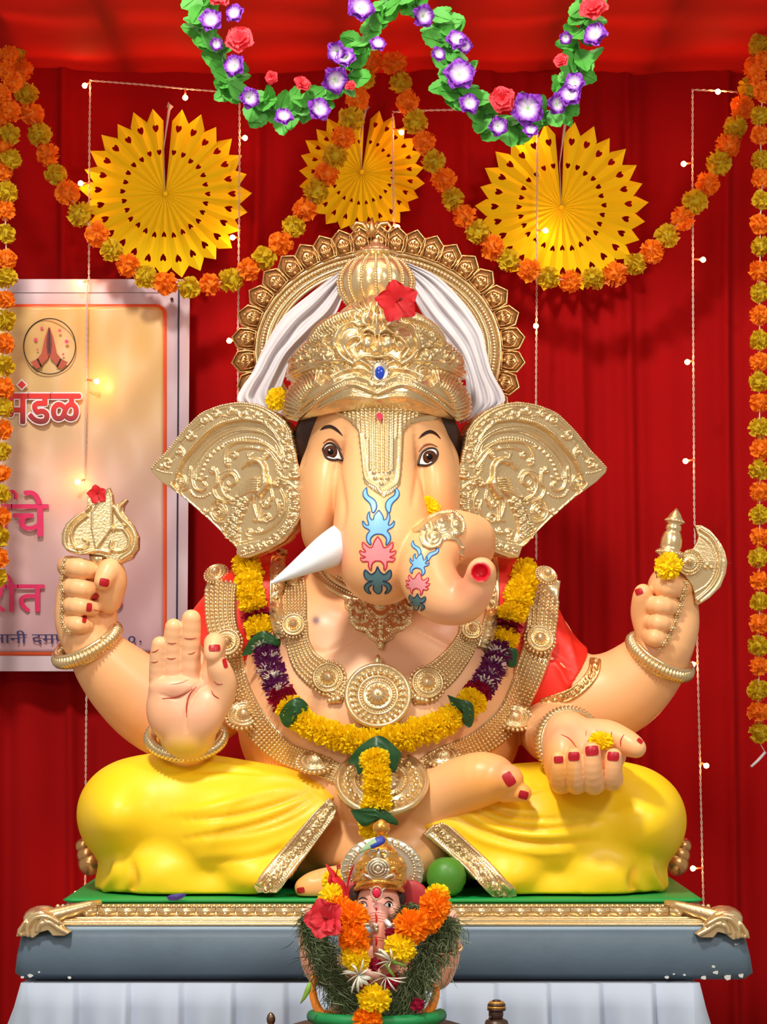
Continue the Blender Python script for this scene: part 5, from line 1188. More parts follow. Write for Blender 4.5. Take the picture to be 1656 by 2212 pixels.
# green leaf garlands with purple and pink blossoms
def leaf_mesh(name, m, w=.5, serr=.04, fold=.15):
    mb = MB(); N = 10; v = []
    for i in range(N+1):
        t = i/N; ww = w*math.sin(math.pi*min(1, t*.93+.04))**.75*(1-.25*t)+(serr if i % 2 else 0)*(0 < i < N)
        if i == N: ww = .01
        for u in (-1, -.5, 0, .5, 1): v.append((u*ww, t, fold*ww*abs(u)-.22*t*t+.02*math.sin(9*t+u*3)))
    mb.add(v, [(i*5+j, i*5+j+1, (i+1)*5+j+1, (i+1)*5+j) for i in range(N) for j in range(4)]); mb.tube([(0, -.12, 0), (0, .5, -.07), (0, .95, -.2)], [.022, .018, .006], 5)
    o = mb.build(name, m, None); me = o.data; bpy.data.objects.remove(o); return me
LM = [leaf_mesh('leaf', LEAFB, .42, .03, .2), leaf_mesh('leaf', LEAFB, .36, .03, -.15)]
def blossom_mesh(name, rings, seed=1, cm=None, mats=None, cfn=None):
    """rings of ruffled petals: (count, length, width, lift, frill)"""
    R_ = random.Random(seed); mb = MB()
    for n, L, w_, lift, fr in rings:
        off = R_.random()*6
        for k in range(n):
            a = off+k*2*math.pi/n+R_.uniform(-.1, .1); dx = Vector((math.cos(a), math.sin(a), 0)); sd = Vector((-math.sin(a), math.cos(a), 0)); v = []; NR, NC = 6, 7
            for i in range(NR):
                t = i/(NR-1); ww = w_*math.sin(math.pi*min(1, .12+t*.80))**.6
                for j in range(NC):
                    u = -1+2*j/(NC-1)
                    h = lift*t-(.25*lift+.1)*t*t*t+fr*t*t*math.sin(u*8+k*2+seed)*.5+fr*R_.uniform(-.3, .3)*t*t
                    v.append(dx*(L*t*(1-.12*u*u*t)+(.06*fr*R_.uniform(-1, 1)*5 if i == NR-1 else 0))+sd*(u*ww)+Vector((0, 0, h+.12*w_*u*u)))
            mb.add(v, [(i*NC+j, i*NC+j+1, (i+1)*NC+j+1, (i+1)*NC+j) for i in range(NR-1) for j in range(NC-1)])
    o = mb.build(name, mats, None)
    if cfn:
        co = np.zeros(len(o.data.vertices)*3, 'f'); o.data.vertices.foreach_get('co', co); co = co.reshape(-1, 3); r = np.hypot(co[:, 0], co[:, 1]); setcol(o, cfn(r))
    me = o.data; bpy.data.objects.remove(o); return me
PWM = mat('purple edged white petals', (1, 1, 1, 1), .6, attr=True, trans=.15)
def pw(r):
    t = np.clip((r-.22)/.40, 0, 1)[:, None]; g = np.clip((.18-r)/.1, 0, 1)[:, None]
    c = np.array(lin(246, 240, 250)[:3])*(1-t)+np.array(lin(134, 44, 184)[:3])*t; return c*(1-g)+np.array(lin(150, 220, 120)[:3])*g
BL = [blossom_mesh('purple_blossom', [(5, 1, .55, .35, .22), (5, .8, .45, .6, .25)], sd, None, PWM, pw) for sd in (1, 2, 3)]
PK = [blossom_mesh('pink_blossom', [(5, 1, .6, .3, .2), (5, .75, .5, .6, .25), (4, .5, .35, .8, .2)], sd, None, PINKF) for sd in (4, 5)]
HB = blossom_mesh('hibiscus_head', [(5, 1, .46, .35, .14)], 9, None, REDF); HBP = blossom_mesh('hibiscus_head', [(5, 1, .5, .6, .2), (3, .7, .4, .8, .2)], 12, None, PINKF)
GW = mat('green wire', lin(60, 120, 70), .5)
def leaf_garland(path, purple, pink, label, seed):
    R_ = random.Random(seed); y = -.72; t = thing('flower_leaf_garland', W(path[0][0], path[0][1], y), label, 'garland', 'leaf garlands hanging from the ceiling'); c = resample(cr(path, 8), 17)
    m_ = MB(); m_.tube([W(p[0]+5*math.sin(i*1.1), p[1]+4*math.cos(i*1.3), y) for i, p in enumerate(c)], .0017, 5); m_.tube([W(p[0]-5*math.sin(i*1.0), p[1]-4*math.cos(i*.9), y+.004) for i, p in enumerate(c)], .0015, 5); m_.build('wire', GW, t)
    for i, p in enumerate(c):
        for s_ in range(2):
            a = R_.uniform(0, 6.28); d = Vector((math.cos(a), R_.uniform(-.55, .1), math.sin(a)*.9-.15)).normalized(); n = Vector((R_.uniform(-.5, .5), -1, R_.uniform(-.1, .8)))
            x = n.cross(d).normalized(); M = Matrix((x, d, x.cross(d))).transposed(); 
            if M.determinant() < 0: M = Matrix((-x, d, x.cross(d))).transposed()
            L = mm(R_.uniform(46, 64), y); inst(LM[R_.randrange(2)], 'leaf', W(p[0]+R_.uniform(-5, 5), p[1]+R_.uniform(-5, 5), y+R_.uniform(-.01, .02)), L, M.to_quaternion(), t)
    for lst, ms, nm in ((purple, BL, 'purple_blossom'), (pink, PK, 'pink_blossom')):
        for q_ in lst:
            r = q_[2] if len(q_) > 2 else 24; n = Vector((R_.uniform(-.5, .5), -1, R_.uniform(-.4, .5))); inst(R_.choice(ms), nm, W(q_[0], q_[1], y-.035), mm(r, y)*1.12, toq(n), t)
leaf_garland([(432, -20), (450, 50), (480, 120), (500, 170), (545, 215), (600, 242), (655, 228), (700, 205), (745, 172), (775, 110), (805, 60), (835, 5), (850, -20)], [(455, 45), (508, 30, 20), (466, 96, 14), (508, 143, 24), (537, 212, 22), (612, 254, 20), (687, 238, 25), (722, 172, 28), (728, 112, 22), (746, 126, 22), (777, 20, 30), (815, 97, 18)], [(473, -4), (518, 88, 30), (587, 168, 14), (652, 182, 18), (757, 186, 12)], 'green leaf garland with purple and pink blossoms looping above the banner side of the halo', 5)
leaf_garland([(870, -30), (905, 15), (945, 40), (965, 100), (975, 150), (1000, 205), (1050, 245), (1100, 262), (1160, 255), (1200, 235), (1235, 195), (1242, 140), (1250, 80), (1262, 30), (1280, -20)], [(912, 35, 24), (985, 88, 22), (945, 118, 16), (1003, 98, 16), (992, 163, 33), (1012, 225, 22), (1075, 274, 20), (1140, 236, 34), (1146, 284, 16), (1200, 225, 22), (1230, 208, 26), (1241, 180, 22), (1287, 76, 26), (1222, 82, 14)], [(1085, 216, 27), (1282, 20, 30), (1212, 132, 16)], 'green leaf garland with purple and pink blossoms looping over the fan with the glowing bulb', 6)

# pleated paper fans
FAN = mat('yellow paper', lin(252, 226, 24), .65, trans=.12, spec=.2)
def pleat_mesh(R, N, RV=.87, amp=.013):
    th = math.pi/N; k = R
    rd = Vector((0, -amp, R)).normalized(); rtip = Vector((0, -amp*.9, R))
    mb = MB()
    for sg in (-1, 1):
        vd = Vector((math.sin(th)*sg*R*RV, amp*.6, math.cos(th)*R*RV)); vu = vd.normalized()
        def pt(u, w_): s_ = w_/math.sin(th)*.0+w_; return rd*u+(vu-rd*vu.dot(rd)).normalized()*w_
        def notch(r, h): 
            hw = h*.5*min(1, r*math.sin(th)/(h*.5)*.85)
            return [pt(r-h*.5, 0), pt(r-h*.15, hw*.75), pt(r+h*.2, hw), pt(r+h*.42, hw*.75), pt(r+h*.40, hw*.3), pt(r+h*.26, 0)]
        P_ = [rd*.002]+notch(.49*R, .075*R)+notch(.77*R, .10*R)+[rtip, vd]
        f = tuple(range(len(P_))); mb.add(P_, [f if sg < 0 else f[::-1]])
    o = mb.build('pleat', FAN, None, smooth=False); me = o.data; bpy.data.objects.remove(o); return me
def fan(cx, cy, R, N, y, label, gap, extra=0):
    c = W(cx, cy, y); t = thing('paper_fan', c, label, 'paper fan', 'yellow paper fans on the curtain'); Rm = mm(R, y); me = pleat_mesh(Rm, N+.35)
    for i in range(N):
        a = gap+(i+.5)*(2*math.pi-.12)/N+.06
        o = bpy.data.objects.new('pleat', me); C.objects.link(o); o.location = c; o.rotation_euler = (0, a, 0); o.scale = (1, 1, 1+.02*math.sin(i*2.3)); keep(o, t)
    m_ = MB(); m_.tube([c+Vector((mm(dx, y), -.002, mm(dz, y))) for dx, dz in ((0, 4), (-4, R*.5), (2, R*.75), (8, R*.98), (12, R+4), (8, R+10), (4, R+2))], [.0012, .0012, .0022, .004, .007, .006, .002], 6); m_.build('hanging_strip', mat('grey paper strip', lin(176, 164, 160), .6), t)
    m_ = MB(); m_.ball(c+Vector((0, -.004, 0)), .006, sc=(1, .5, 1)); m_.build('centre_knot', FAN, t); return t
fan(357, 419, 184, 27, .70, 'large yellow pleated paper fan hanging above the banner with a long grey strip', .03)
fan(781, 372, 136, 25, .74, 'smallest yellow pleated paper fan half hidden behind the halo and marigolds', .10)
fan(1212, 448, 184, 27, .70, 'large yellow pleated paper fan with a light wire and glowing bulb across it', -.02)

# string lights
CORD = mat('twisted white cord', lin(214, 190, 176), .6); BULB = mat('warm bulb glow', (1, .33, .10, 1), .4, emit=190); SOCK = mat('orange bulb socket', lin(240, 130, 90), .4, trans=.3)
def lights(label, wires, bulbs, y=.66):
    t = thing('string_light', W(*wires[0][0], y), label, 'string lights', 'warm string lights on the curtain')
    m_ = MB()
    for w_ in wires:
        c = resample(np.array(w_, float), 3.5)
        for ph in (0, math.pi): m_.tube([W(p[0]+1.5*math.cos(i*.8+ph), p[1]+(1.5*math.cos(i*.8+ph) if abs(w_[0][1]-w_[-1][1]) < 40 else 0), y+.0015*math.sin(i*.8+ph)) for i, p in enumerate(c)], .0013, 4)
    o = m_.build('cord', CORD, t)
    for (bx, by, ax, ay) in bulbs:
        m_ = MB(); a = W(ax, ay, y); b = W(bx, by, y-.008); m_.tube([a, a.lerp(b, .8)], [.002, .0028], 6); m_.build('socket', SOCK, t)
        m_ = MB(); m_.ball(b, .0058, sc=(1.1, 1, 1.1)); m_.build('bulb', BULB, t)
lights('rectangular run of warm string lights framing the fan above the banner', [[(192, 615), (193, 300), (195, 174)], [(195, 174), (300, 182), (400, 192), (517, 201)], [(517, 201), (517, 400), (514, 700), (513, 1210)], [(187, 1455), (185, 1700), (184, 1930)]],
       [(183, 185, 194, 178), (400, 211, 400, 193), (529, 298, 517, 298), (174, 396, 192, 396), (502, 513, 516, 513), (173, 611, 192, 606), (495, 736, 514, 733), (165, 1930, 184, 1922)])
lights('warm string lights from the smallest fan across a large fan to behind the ear', [[(850, 490), (848, 245)], [(848, 242), (930, 238), (1000, 237), (1150, 262)], [(1160, 265), (1159, 600), (1157, 900), (1158, 1210)]],
       [(867, 286, 849, 278), (858, 491, 850, 480), (1143, 291, 1159, 288), (1178, 498, 1160, 497), (1157, 704, 1158, 695)])
lights('warm string lights in a tall run beside the axe hand down to the pedestal', [[(1592, 199), (1550, 196), (1495, 194)], [(1495, 194), (1496, 600), (1499, 1100), (1510, 1600), (1519, 1960)]],
       [(1550, 198, 1550, 195), (1476, 354, 1496, 352), (1518, 561, 1497, 560), (1484, 782, 1498, 779), (1480, 996, 1499, 993), (1496, 1435, 1508, 1430), (1525, 1654, 1511, 1646), (1496, 1876, 1517, 1875)], .60)

# ------------------------------------------------------------------ banner
YBN = .69
BN = thing('banner', W(200, 1020, YBN), 'printed cloth banner with folded hands emblem and red lettering hung on the curtain', 'banner')
def flat(name, poly, m, y, parent=BN, holes=None):
    r = delaunay_2d_cdt([Vector(p) for p in poly], [], [list(range(len(poly)))], 1, 1e-6)
    o = obj(name, [W(p.x, p.y, y) for p in r[0]], [tuple(t) for t in r[2]], m, None, False); return keep(o, parent)
vin = mat('pale lilac vinyl border', lin(196, 176, 186), .32, var=.05, spec=.5, bump=.1, bscale=12)
V = []; nx_, ny_ = 56, 100
def wr(px, py): return YBN+.004*math.sin(px*.021+py*.006)+.003*math.sin(px*.05-py*.017)+.0025*math.sin(py*.03+px*.04)
for j in range(ny_+1):
    for i in range(nx_+1):
        px = -45+(449)*i/nx_; py = 603+846*j/ny_+(.03*(403-px) if False else 0); px2 = px+(6*(1-(py-603)/846) if i == nx_ else 0)
        V.append(W(px2, py+(0 if j < ny_ else 1-.0*px), wr(px, py)))
keep(obj('sheet', V, [(j*(nx_+1)+i, j*(nx_+1)+i+1, (j+1)*(nx_+1)+i+1, (j+1)*(nx_+1)+i) for j in range(ny_) for i in range(nx_)], vin), BN)
gm = bpy.data.materials.new('gradient print'); gm.use_nodes = True; nt = gm.node_tree; p_ = nt.nodes['Principled BSDF']; p_.inputs['Roughness'].default_value = .34
tc = nt.nodes.new('ShaderNodeTexCoord'); sp_ = nt.nodes.new('ShaderNodeSeparateXYZ'); rp = nt.nodes.new('ShaderNodeMapRange'); cr_ = nt.nodes.new('ShaderNodeValToRGB')
za, zb_ = W(0, 660, YBN).z, W(0, 1410, YBN).z; rp.inputs[1].default_value = za; rp.inputs[2].default_value = zb_
nt.links.new(tc.outputs['Object'], sp_.inputs[0]); nt.links.new(sp_.outputs['Z'], rp.inputs[0]); nt.links.new(rp.outputs[0], cr_.inputs[0]); nt.links.new(cr_.outputs[0], p_.inputs['Base Color'])
el = cr_.color_ramp.elements; el[0].position = 0; el[0].color = lin(214, 176, 110); el[1].position = 1; el[1].color = lin(190, 150, 160)
for ps, cc in ((.12, (214, 176, 108)), (.3, (212, 180, 128)), (.48, (208, 178, 156)), (.7, (200, 164, 164))):
    e_ = el.new(ps); e_.color = lin(*cc)
def band(x0, y0, x1, y1, r, n=6): # rounded corner on the two corners at x1
    out = [(x0, y0)]
    out += [(x1-r+r*math.sin(a), y0+r-r*math.cos(a)) for a in np.linspace(0, math.pi/2, n)]
    out += [(x1-r*.2+r*.2*math.cos(a), y1-r*.2+r*.2*math.sin(a)) for a in np.linspace(0, math.pi/2, n)]
    return out+[(x0, y1)]
def grid_flat(name, poly, m, off):
    return relief(name, poly, m, BN, lambda x, y: wr(x, y)-off, 6, None, 0, .0006, smooth_it=0)
grid_flat('orange_frame', band(-44, 657, 360, 1416, 22), mat('orange print', lin(226, 88, 44), .4), .0016)
grid_flat('printed_panel', band(-44, 663, 352, 1408, 18), gm, .0030)
m_ = MB(); m_.tube([W(386-.006*(y-603), y, wr(386, y)-.003) for y in np.linspace(606, 1446, 60)], .0022, 5)
m_.build('seam_cord', mat('dark blue seam', lin(40, 36, 70), .6), BN)
m_ = MB(); m_.tube([W(x, 632, wr(x, 632)-.0018) for x in np.linspace(-40, 370, 30)], .0007, 4); m_.build('stitch_line', mat('grey stitch', lin(120, 110, 120), .6), BN)
m_ = MB(); m_.ball(W(371, 646, YBN-.006), .004); m_.build('eyelet', mat('dark eyelet', lin(60, 30, 36), .5), BN)
# emblem
yE = YBN-.012; blk = mat('black print', lin(40, 30, 30), .5); brn = mat('brown print', lin(178, 74, 40), .5); bdk = mat('dark brown print', lin(96, 34, 24), .5); pnk = mat('pink print', lin(214, 60, 110), .5)
m_ = MB(); m_.tube([W(107+56*math.cos(a), 748+60*math.sin(a), yE) for a in np.linspace(0, 2*math.pi, 49)], .0014, 5); m_.build('emblem_ring', blk, BN)
z10 = lambda pts: [(x/2.543, 590+y/2.543) for x, y in pts]
hnd = [(268, 292), (262, 310), (248, 350), (236, 400), (228, 440), (205, 470), (185, 480), (166, 490), (200, 525), (222, 516), (240, 490), (262, 470), (271, 440)]
for k, pts in enumerate((hnd, [(540-x, y) for x, y in hnd])):
    flat('printed_hand', z10(pts), brn, yE-.0005)
    flat('printed_hand_shade', z10([(x if k == 0 else 540-x, y) for x, y in ((268, 300), (258, 350), (255, 400), (262, 455), (271, 430), (271, 300))]), bdk, yE-.0010)
    a = z10([(205 if k == 0 else 335, 470), (228 if k == 0 else 312, 515)]); m_ = MB(); m_.tube([W(*a[0], yE-.001), W(*a[1], yE-.001)], .0022, 5); m_.build('printed_cuff', blk, BN)
for x, y, r in ((230, 302, 4.5), (328, 316, 4.5), (196, 365, 5.5), (366, 376, 6), (206, 420, 3), (347, 446, 3.5)):
    c = z10([(x, y)])[0]; flat('printed_flower', [(c[0]+r*(1 if k % 2 else .55)*math.cos(k*math.pi/6), c[1]+r*(1 if k % 2 else .55)*math.sin(k*math.pi/6)) for k in range(12)], pnk, yE)
def text(name, s_, x, base, h_px, m, sx=1, bold=0, xr=None, y=None, shifts=((-1.6, 0), (1.6, 0), (0, -1), (0, 1), (0, 0))):
    cu = bpy.data.curves.new(name, 'FONT'); cu.body = s_; cu.size = 1;  cu.resolution_u = 6; o = bpy.data.objects.new(name, cu); C.objects.link(o)
    bpy.context.view_layer.update(); me = bpy.data.meshes.new_from_object(o.evaluated_get(bpy.context.evaluated_depsgraph_get())); bpy.data.objects.remove(o)
    if not len(me.vertices): return None
    co = np.zeros(len(me.vertices)*3, 'f'); me.vertices.foreach_get('co', co); co = co.reshape(-1, 3); lo, hi = co.min(0), co.max(0)
    k = h_px/(hi[1]-lo[1]); kx = (xr-x)/(hi[0]-lo[0]) if xr is not None else k*sx
    yy = y if y is not None else YBN-.014; px = x+(co[:, 0]-lo[0])*kx; py = base-(co[:, 1]-lo[1])*k; kk = (D+yy)/D*.001
    fs = [tuple(p.vertices) for p in me.polygons]; V = []; Fs = []
    for i, (dx, dy) in enumerate(shifts):
        n0 = len(V); V += [((a+dx-828)*kk, yy-.00007*i, ZH+(HR-b-dy)*kk) for a, b in zip(px, py)]; Fs += [tuple(n0+q_ for q_ in f_) for f_ in fs]
    return keep(obj(name, V, Fs, m, None, False), BN)
redt = bpy.data.materials.new('red gradient print'); redt.use_nodes = True; nt = redt.node_tree; tc = nt.nodes.new('ShaderNodeTexCoord'); sp_ = nt.nodes.new('ShaderNodeSeparateXYZ'); rp = nt.nodes.new('ShaderNodeMapRange'); cr_ = nt.nodes.new('ShaderNodeValToRGB')
rp.inputs[1].default_value = W(0, 850, YBN).z; rp.inputs[2].default_value = W(0, 915, YBN).z
nt.links.new(tc.outputs['Object'], sp_.inputs[0]); nt.links.new(sp_.outputs['Z'], rp.inputs[0]); nt.links.new(rp.outputs[0], cr_.inputs[0]); nt.links.new(cr_.outputs[0], nt.nodes['Principled BSDF'].inputs['Base Color'])
cr_.color_ramp.elements[0].color = lin(222, 36, 30); cr_.color_ramp.elements[0].position = .4; cr_.color_ramp.elements[1].color = lin(120, 20, 30)
wht = mat('white print', lin(240, 230, 236), .5); mag = mat('magenta print', lin(214, 26, 96), .45); nav = mat('navy print', lin(46, 36, 92), .5)
text('printed_word_edge', 'मडळ', 10, 914, 62, wht, xr=173, y=YBN-.0128, shifts=[(5*math.cos(a), 5*math.sin(a)) for a in np.arange(8)*.785]); text('printed_word', 'मडळ', 10, 914, 62, redt, xr=173, y=YBN-.0142, shifts=((-2.2, 0), (2.2, 0), (0, -2), (0, 2), (-1.5, 1.5), (1.5, 1.5), (0, 0)))
flat('printed_dot_edge', [(47, 818), (60, 831), (47, 844), (34, 831)], wht, YBN-.0132); flat('printed_dot', [(47, 822), (56, 831), (47, 840), (38, 831)], redt, YBN-.0142)
text('printed_letters', 'र्ाचे'[2:], -8, 1158, 98, mag, bold=.014, xr=104)
line_ = lambda pts, r, m, nm='printed_stroke': (lambda mb: (mb.tube([W(*p, YBN-.014) for p in cr(pts, 6)], r, 5), mb.build(nm, m, BN)))(MB())
line_([(8, 1086), (14, 1070), (26, 1062), (34, 1068), (33, 1078)], .0045, mag)
text('printed_letters', 'रीत', -28, 1322, 84, mag, bold=.014, xr=95); text('printed_letters', 'ह', 226, 1326, 66, mag, bold=.014, xr=268)
text('printed_small_text', 'नानी दमण', -14, 1391, 29, nav, xr=150, shifts=((-.5, 0), (.5, 0))); text('printed_small_text', '०', 277, 1389, 15, nav, shifts=((-.5, 0), (.5, 0))); flat('printed_dot', [(300, 1386), (303, 1383), (306, 1386), (303, 1389)], nav, YBN-.0105)
# two bulbs in front of the banner belong to their own short run
lights('short run of two warm bulbs glowing on the front of the printed banner', [[(188, 605), (186, 825)], [(186, 825), (182, 1045)]], [(209, 824, 188, 820), (168, 1041, 183, 1036)], .655)

# ------------------------------------------------------------------ fresh garland on the statue
MG = thing('flower_garland', SB.at(816, 1600, .02)[0], 'fresh garland of marigolds, purple asters and green leaves hung over the seated statue', 'garland')
gl = [(536, 1222), (540, 1262), (546, 1300), (556, 1340), (566, 1375), (578, 1420), (592, 1465), (612, 1510), (640, 1548), (684, 1578), (730, 1594), (772, 1602), (816, 1606)]
gr = [(1132, 1230), (1128, 1270), (1112, 1310), (1100, 1345), (1088, 1382), (1074, 1420), (1056, 1460), (1030, 1500), (1000, 1535), (960, 1562), (912, 1582), (862, 1596), (816, 1606)]
gp = [(810, 1634), (812, 1652), (813, 1680), (814, 1712), (812, 1745), (808, 1772), (804, 1798)]
LEAFQ = None
def disc_flower(o_me, path, kind_fn, gap, R, lift):
    c = resample(cr(path, 8), 2); L = len(c)*2; k = 0; pos = [SB.at(p[0], p[1], 0, -.3)[0] for p in c]
    pos = [sum((pos[max(0, min(len(pos)-1, i+j))] for j in range(-8, 9)), Vector())/17 for i in range(len(pos))]; s_ = 0; i = 0
    out = []
    while i < len(c):
        nm, g = kind_fn(c[i], i*2/L); p = pos[i]+Vector((0, -lift, .003)); t = (pos[min(i+3, len(pos)-1)]-pos[max(i-3, 0)]).normalized(); out.append((nm, p, t, c[i])); i += max(1, int(g/2))
    return out
AST = [marigold_mesh('aster', MP, 60, 1, 11, .12, .3, 1, .6), marigold_mesh('aster', MP, 60, 1, 12, .12, .3, 1, .6)]
WHT = [marigold_mesh('white_floret', MW, 46, 1, 13, .10, .3, 1, .6), marigold_mesh('white_floret', MW, 46, 1, 14, .10, .3, 1, .6)]
ROSEM = marigold_mesh('rose_petal_ring', MR, 26, 1, 15, .36, .25, 1, .6)
def kl(p, s_):
    y = p[1]
    if y < 1326: return ('y', 18)
    if y < 1352: return ('r', 14)
    if y < 1380: return ('y', 16)
    if y < 1500: return ('a', 9)
    if y < 1524: return ('r', 12)
    return ('y', 19)
def kr(p, s_):
    y = p[1]
    if y < 1348: return ('y', 18)
    if y < 1368: return ('r', 12)
    if y < 1394: return ('y', 16)
    if y < 1490: return ('a', 9)
    if y < 1512: return ('r', 12)
    return ('y', 19)
def kp(p, s_): return ('r', 12) if 1716 < p[1] < 1730 else ('y', 16)
for path, fn in ((gl, kl), (gr, kr), (gp, kp)):
    cnt = 0
    for nm, p, t, px_ in disc_flower(None, path, fn, 0, 0, .030 if path is not gp else .092):
        q = toq(t); j = Vector((rnd.uniform(-.003, .003), rnd.uniform(-.003, .003), rnd.uniform(-.003, .003)))
        if nm == 'y': inst(rnd.choice(FM['y']), 'marigold', p+j, mm(32, p.y)*rnd.uniform(.94, 1.08), q, MG, (1, 1, .72))
        elif nm == 'r': inst(ROSEM, 'rose_petal_ring', p, mm(32, p.y), q, MG, (1, 1, .42))
        else:
            cnt += 1; wh = (cnt % 3 == 0)
            if wh: inst(rnd.choice(WHT), 'white_floret', p+Vector((rnd.uniform(-.006, .006), -.013, rnd.uniform(-.004, .004))), mm(25, p.y), q, MG, (1, 1, .45))
            inst(rnd.choice(AST), 'aster', p+j, mm(30, p.y), q, MG, (1, 1, .42))
def gleaf(outline, dy, off=.05):
    """a folded betel leaf of the garland: outline in photo units, its middle lifted"""
    P_ = np.array(outline, float); c = P_.mean(0); h = SB.at(c[0], c[1], 0, -.3)[0]; y0 = h.y-off; v = []
    b = cr(list(outline)+[outline[0]], 3)[:-1]; n = len(b); rings = 5
    for r in range(rings+1):
        t = 1-r/rings
        for p in b:
            x = c[0]+(p[0]-c[0])*t; y = c[1]+(p[1]-c[1])*t; u = (p[0]-c[0])/max(1, np.abs(P_[:, 0]-c[0]).max())*t
            v.append(W(x, y, y0-dy*(1-t**1.6)+.014*abs(u)+.004*math.sin(t*9+u*6)))
    f = [(i*n+j, i*n+(j+1) % n, (i+1)*n+(j+1) % n, (i+1)*n+j) for i in range(rings) for j in range(n)]
    n0 = len(v); v2 = v+[p+Vector((0, .0015, 0)) for p in v]; f2 = f+[tuple(n0+i for i in reversed(q_)) for q_ in f]
    return keep(obj('leaf', v2, f2, LEAF), MG)
z4_ = lambda pts: sc(pts, 430, 1180, 2.044)
for ol in ([(188, 482), (215, 425), (262, 380), (300, 378), (340, 402), (372, 415), (368, 440), (310, 436), (270, 440), (225, 478)],
           [(352, 745), (388, 690), (440, 668), (480, 700), (482, 738), (440, 755), (405, 800), (372, 790)],
           [(1268, 450), (1300, 438), (1360, 448), (1408, 458), (1400, 530), (1360, 530), (1350, 490), (1310, 470)],
           [(1095, 655), (1140, 672), (1200, 690), (1215, 740), (1205, 790), (1185, 800), (1160, 770), (1170, 730), (1120, 710)],
           [(655, 955), (700, 890), (770, 842), (810, 840), (850, 870), (892, 915), (885, 945), (865, 1000), (840, 985), (800, 950), (750, 960), (705, 1010), (690, 970)],
           [(668, 1165), (720, 1158), (770, 1145), (800, 1150), (860, 1195), (878, 1215), (870, 1232), (790, 1212), (730, 1240), (690, 1205)]):
    gleaf(z4_(ol), .012, (.058 if z4_(ol)[0][1] < 1640 else .072) if z4_(ol)[0][1] < 1700 else .124)

# single flowers laid on the statue
def single(me, name, p, R, n, label, cat='flower', sc_=(1, 1, 1), group=None):
    o = bpy.data.objects.new(name, me); C.objects.link(o); o.location = p; o.scale = (R*sc_[0], R*sc_[1], R*sc_[2]); o.rotation_mode = 'QUATERNION'; o.rotation_quaternion = toq(n); tag(o, label, cat, group); return o
single(FM['y'][0], 'marigold', W(598, 862, -.12), .026, (-.3, -1, .3), 'yellow marigold tucked between the crown rim and the gold ear', sc_=(1, 1, .8))
single(FM['y'][1], 'marigold', SBODY.at(924, 1100, .0)[0]+Vector((0, -.012, 0)), .026, (0, -1, .2), 'yellow marigold tucked on the trunk above the gold brooch', sc_=(1, 1, .7))
single(FM['y'][2], 'marigold', W(1443, 1222, -.165), .030, (0, -1, .1), 'yellow marigold on the axe handle above the fist', sc_=(1, 1, .65))
single(FM['y'][0], 'marigold', W(1298, 1600, YH+.012), .025, (0, -.6, 1), 'yellow marigold cupped in the open upturned hand', sc_=(1, 1, .8))
def hibiscus(name, p, R, n, label, me=HB, sm_=REDF, petals=True):
    t = thing(name, p, label, 'flower'); q = toq(n, .3); inst(me, 'petals', p, R, q, t)
    nn_ = Vector(n).normalized(); m_ = MB(); pts = [p+nn_*(R*k)+Vector((.004*k, 0, .003*k)) for k in (0, .3, .6, .8)]; m_.tube(pts, R*.035, 6)
    for k in range(16): m_.ball(pts[-1]-nn_*R*.02*k+Vector((math.cos(k*2.4), 0, math.sin(k*2.4)))*R*.07, R*.03, lo=True)
    m_.build('stamen', mat('deep red stamen', lin(160, 20, 24), .6), t); return t
hibiscus('hibiscus', W(856, 652, -.315), .045, (.15, -1, -.05), 'red hibiscus resting on the front of the crown below the ribbed finial')
hibiscus('small_red_flower', W(209, 1068, -.158), .021, (.1, -1, 0), 'small red flower perched on the tip of the gold trident')
lm = MB(); lm.lathe([(.002, -.040), (.018, -.0375), (.030, -.029), (.0385, -.012), (.040, .004), (.036, .020), (.026, .032), (.012, .038), (.004, .037), (.001, .035)], Matrix.Translation(Vector((W(964, 1896, -.362).x, -.362, ZM+.0415))), 32)
tag(lm.build('lime', mat('green lime peel', lin(74, 138, 40), .42, spec=.5, var=.12, vscale=30, bump=.12, bscale=300)), 'round green lime on the mat beside the small idol, under the gold border', 'fruit')
def petal_bit(name, pts, y, m, label, z=None):
    P_ = cr(pts+[pts[0]], 4)[:-1]; c = P_.mean(0); zz_ = ZM+.001; n = len(P_); v = []
    for k, t in ((0, 1), (1, .5), (2, .05)):
        for p in P_:
            x = c[0]+(p[0]-c[0])*t; y_ = c[1]+(p[1]-c[1])*t; v.append(W(x, y_, y-.003*(1-t)))
    f = [(i*n+j, i*n+(j+1) % n, (i+1)*n+(j+1) % n, (i+1)*n+j) for i in range(2) for j in range(n)]; n0 = len(v); v = v+[p+Vector((0, .001, 0)) for p in v]; f += [tuple(n0+i for i in reversed(q_)) for q_ in f]
    o = obj(name, v, f, m); return tag(o, label, 'petal')
petal_bit('fallen_petal', [(359, 1937), (372, 1932), (388, 1930), (402, 1931), (394, 1940), (380, 1945), (366, 1945)], -.404, mat('violet petal', lin(60, 40, 130), .6), 'dark violet fallen petal on the edge of the green mat below the yellow thigh')
petal_bit('fallen_petal', [(1491, 1957), (1500, 1955), (1514, 1958), (1512, 1966), (1500, 1966)], -.428, mat('wine petal', lin(120, 16, 60), .6), 'small wine red fallen petal on the gold moulding near the pedestal corner')

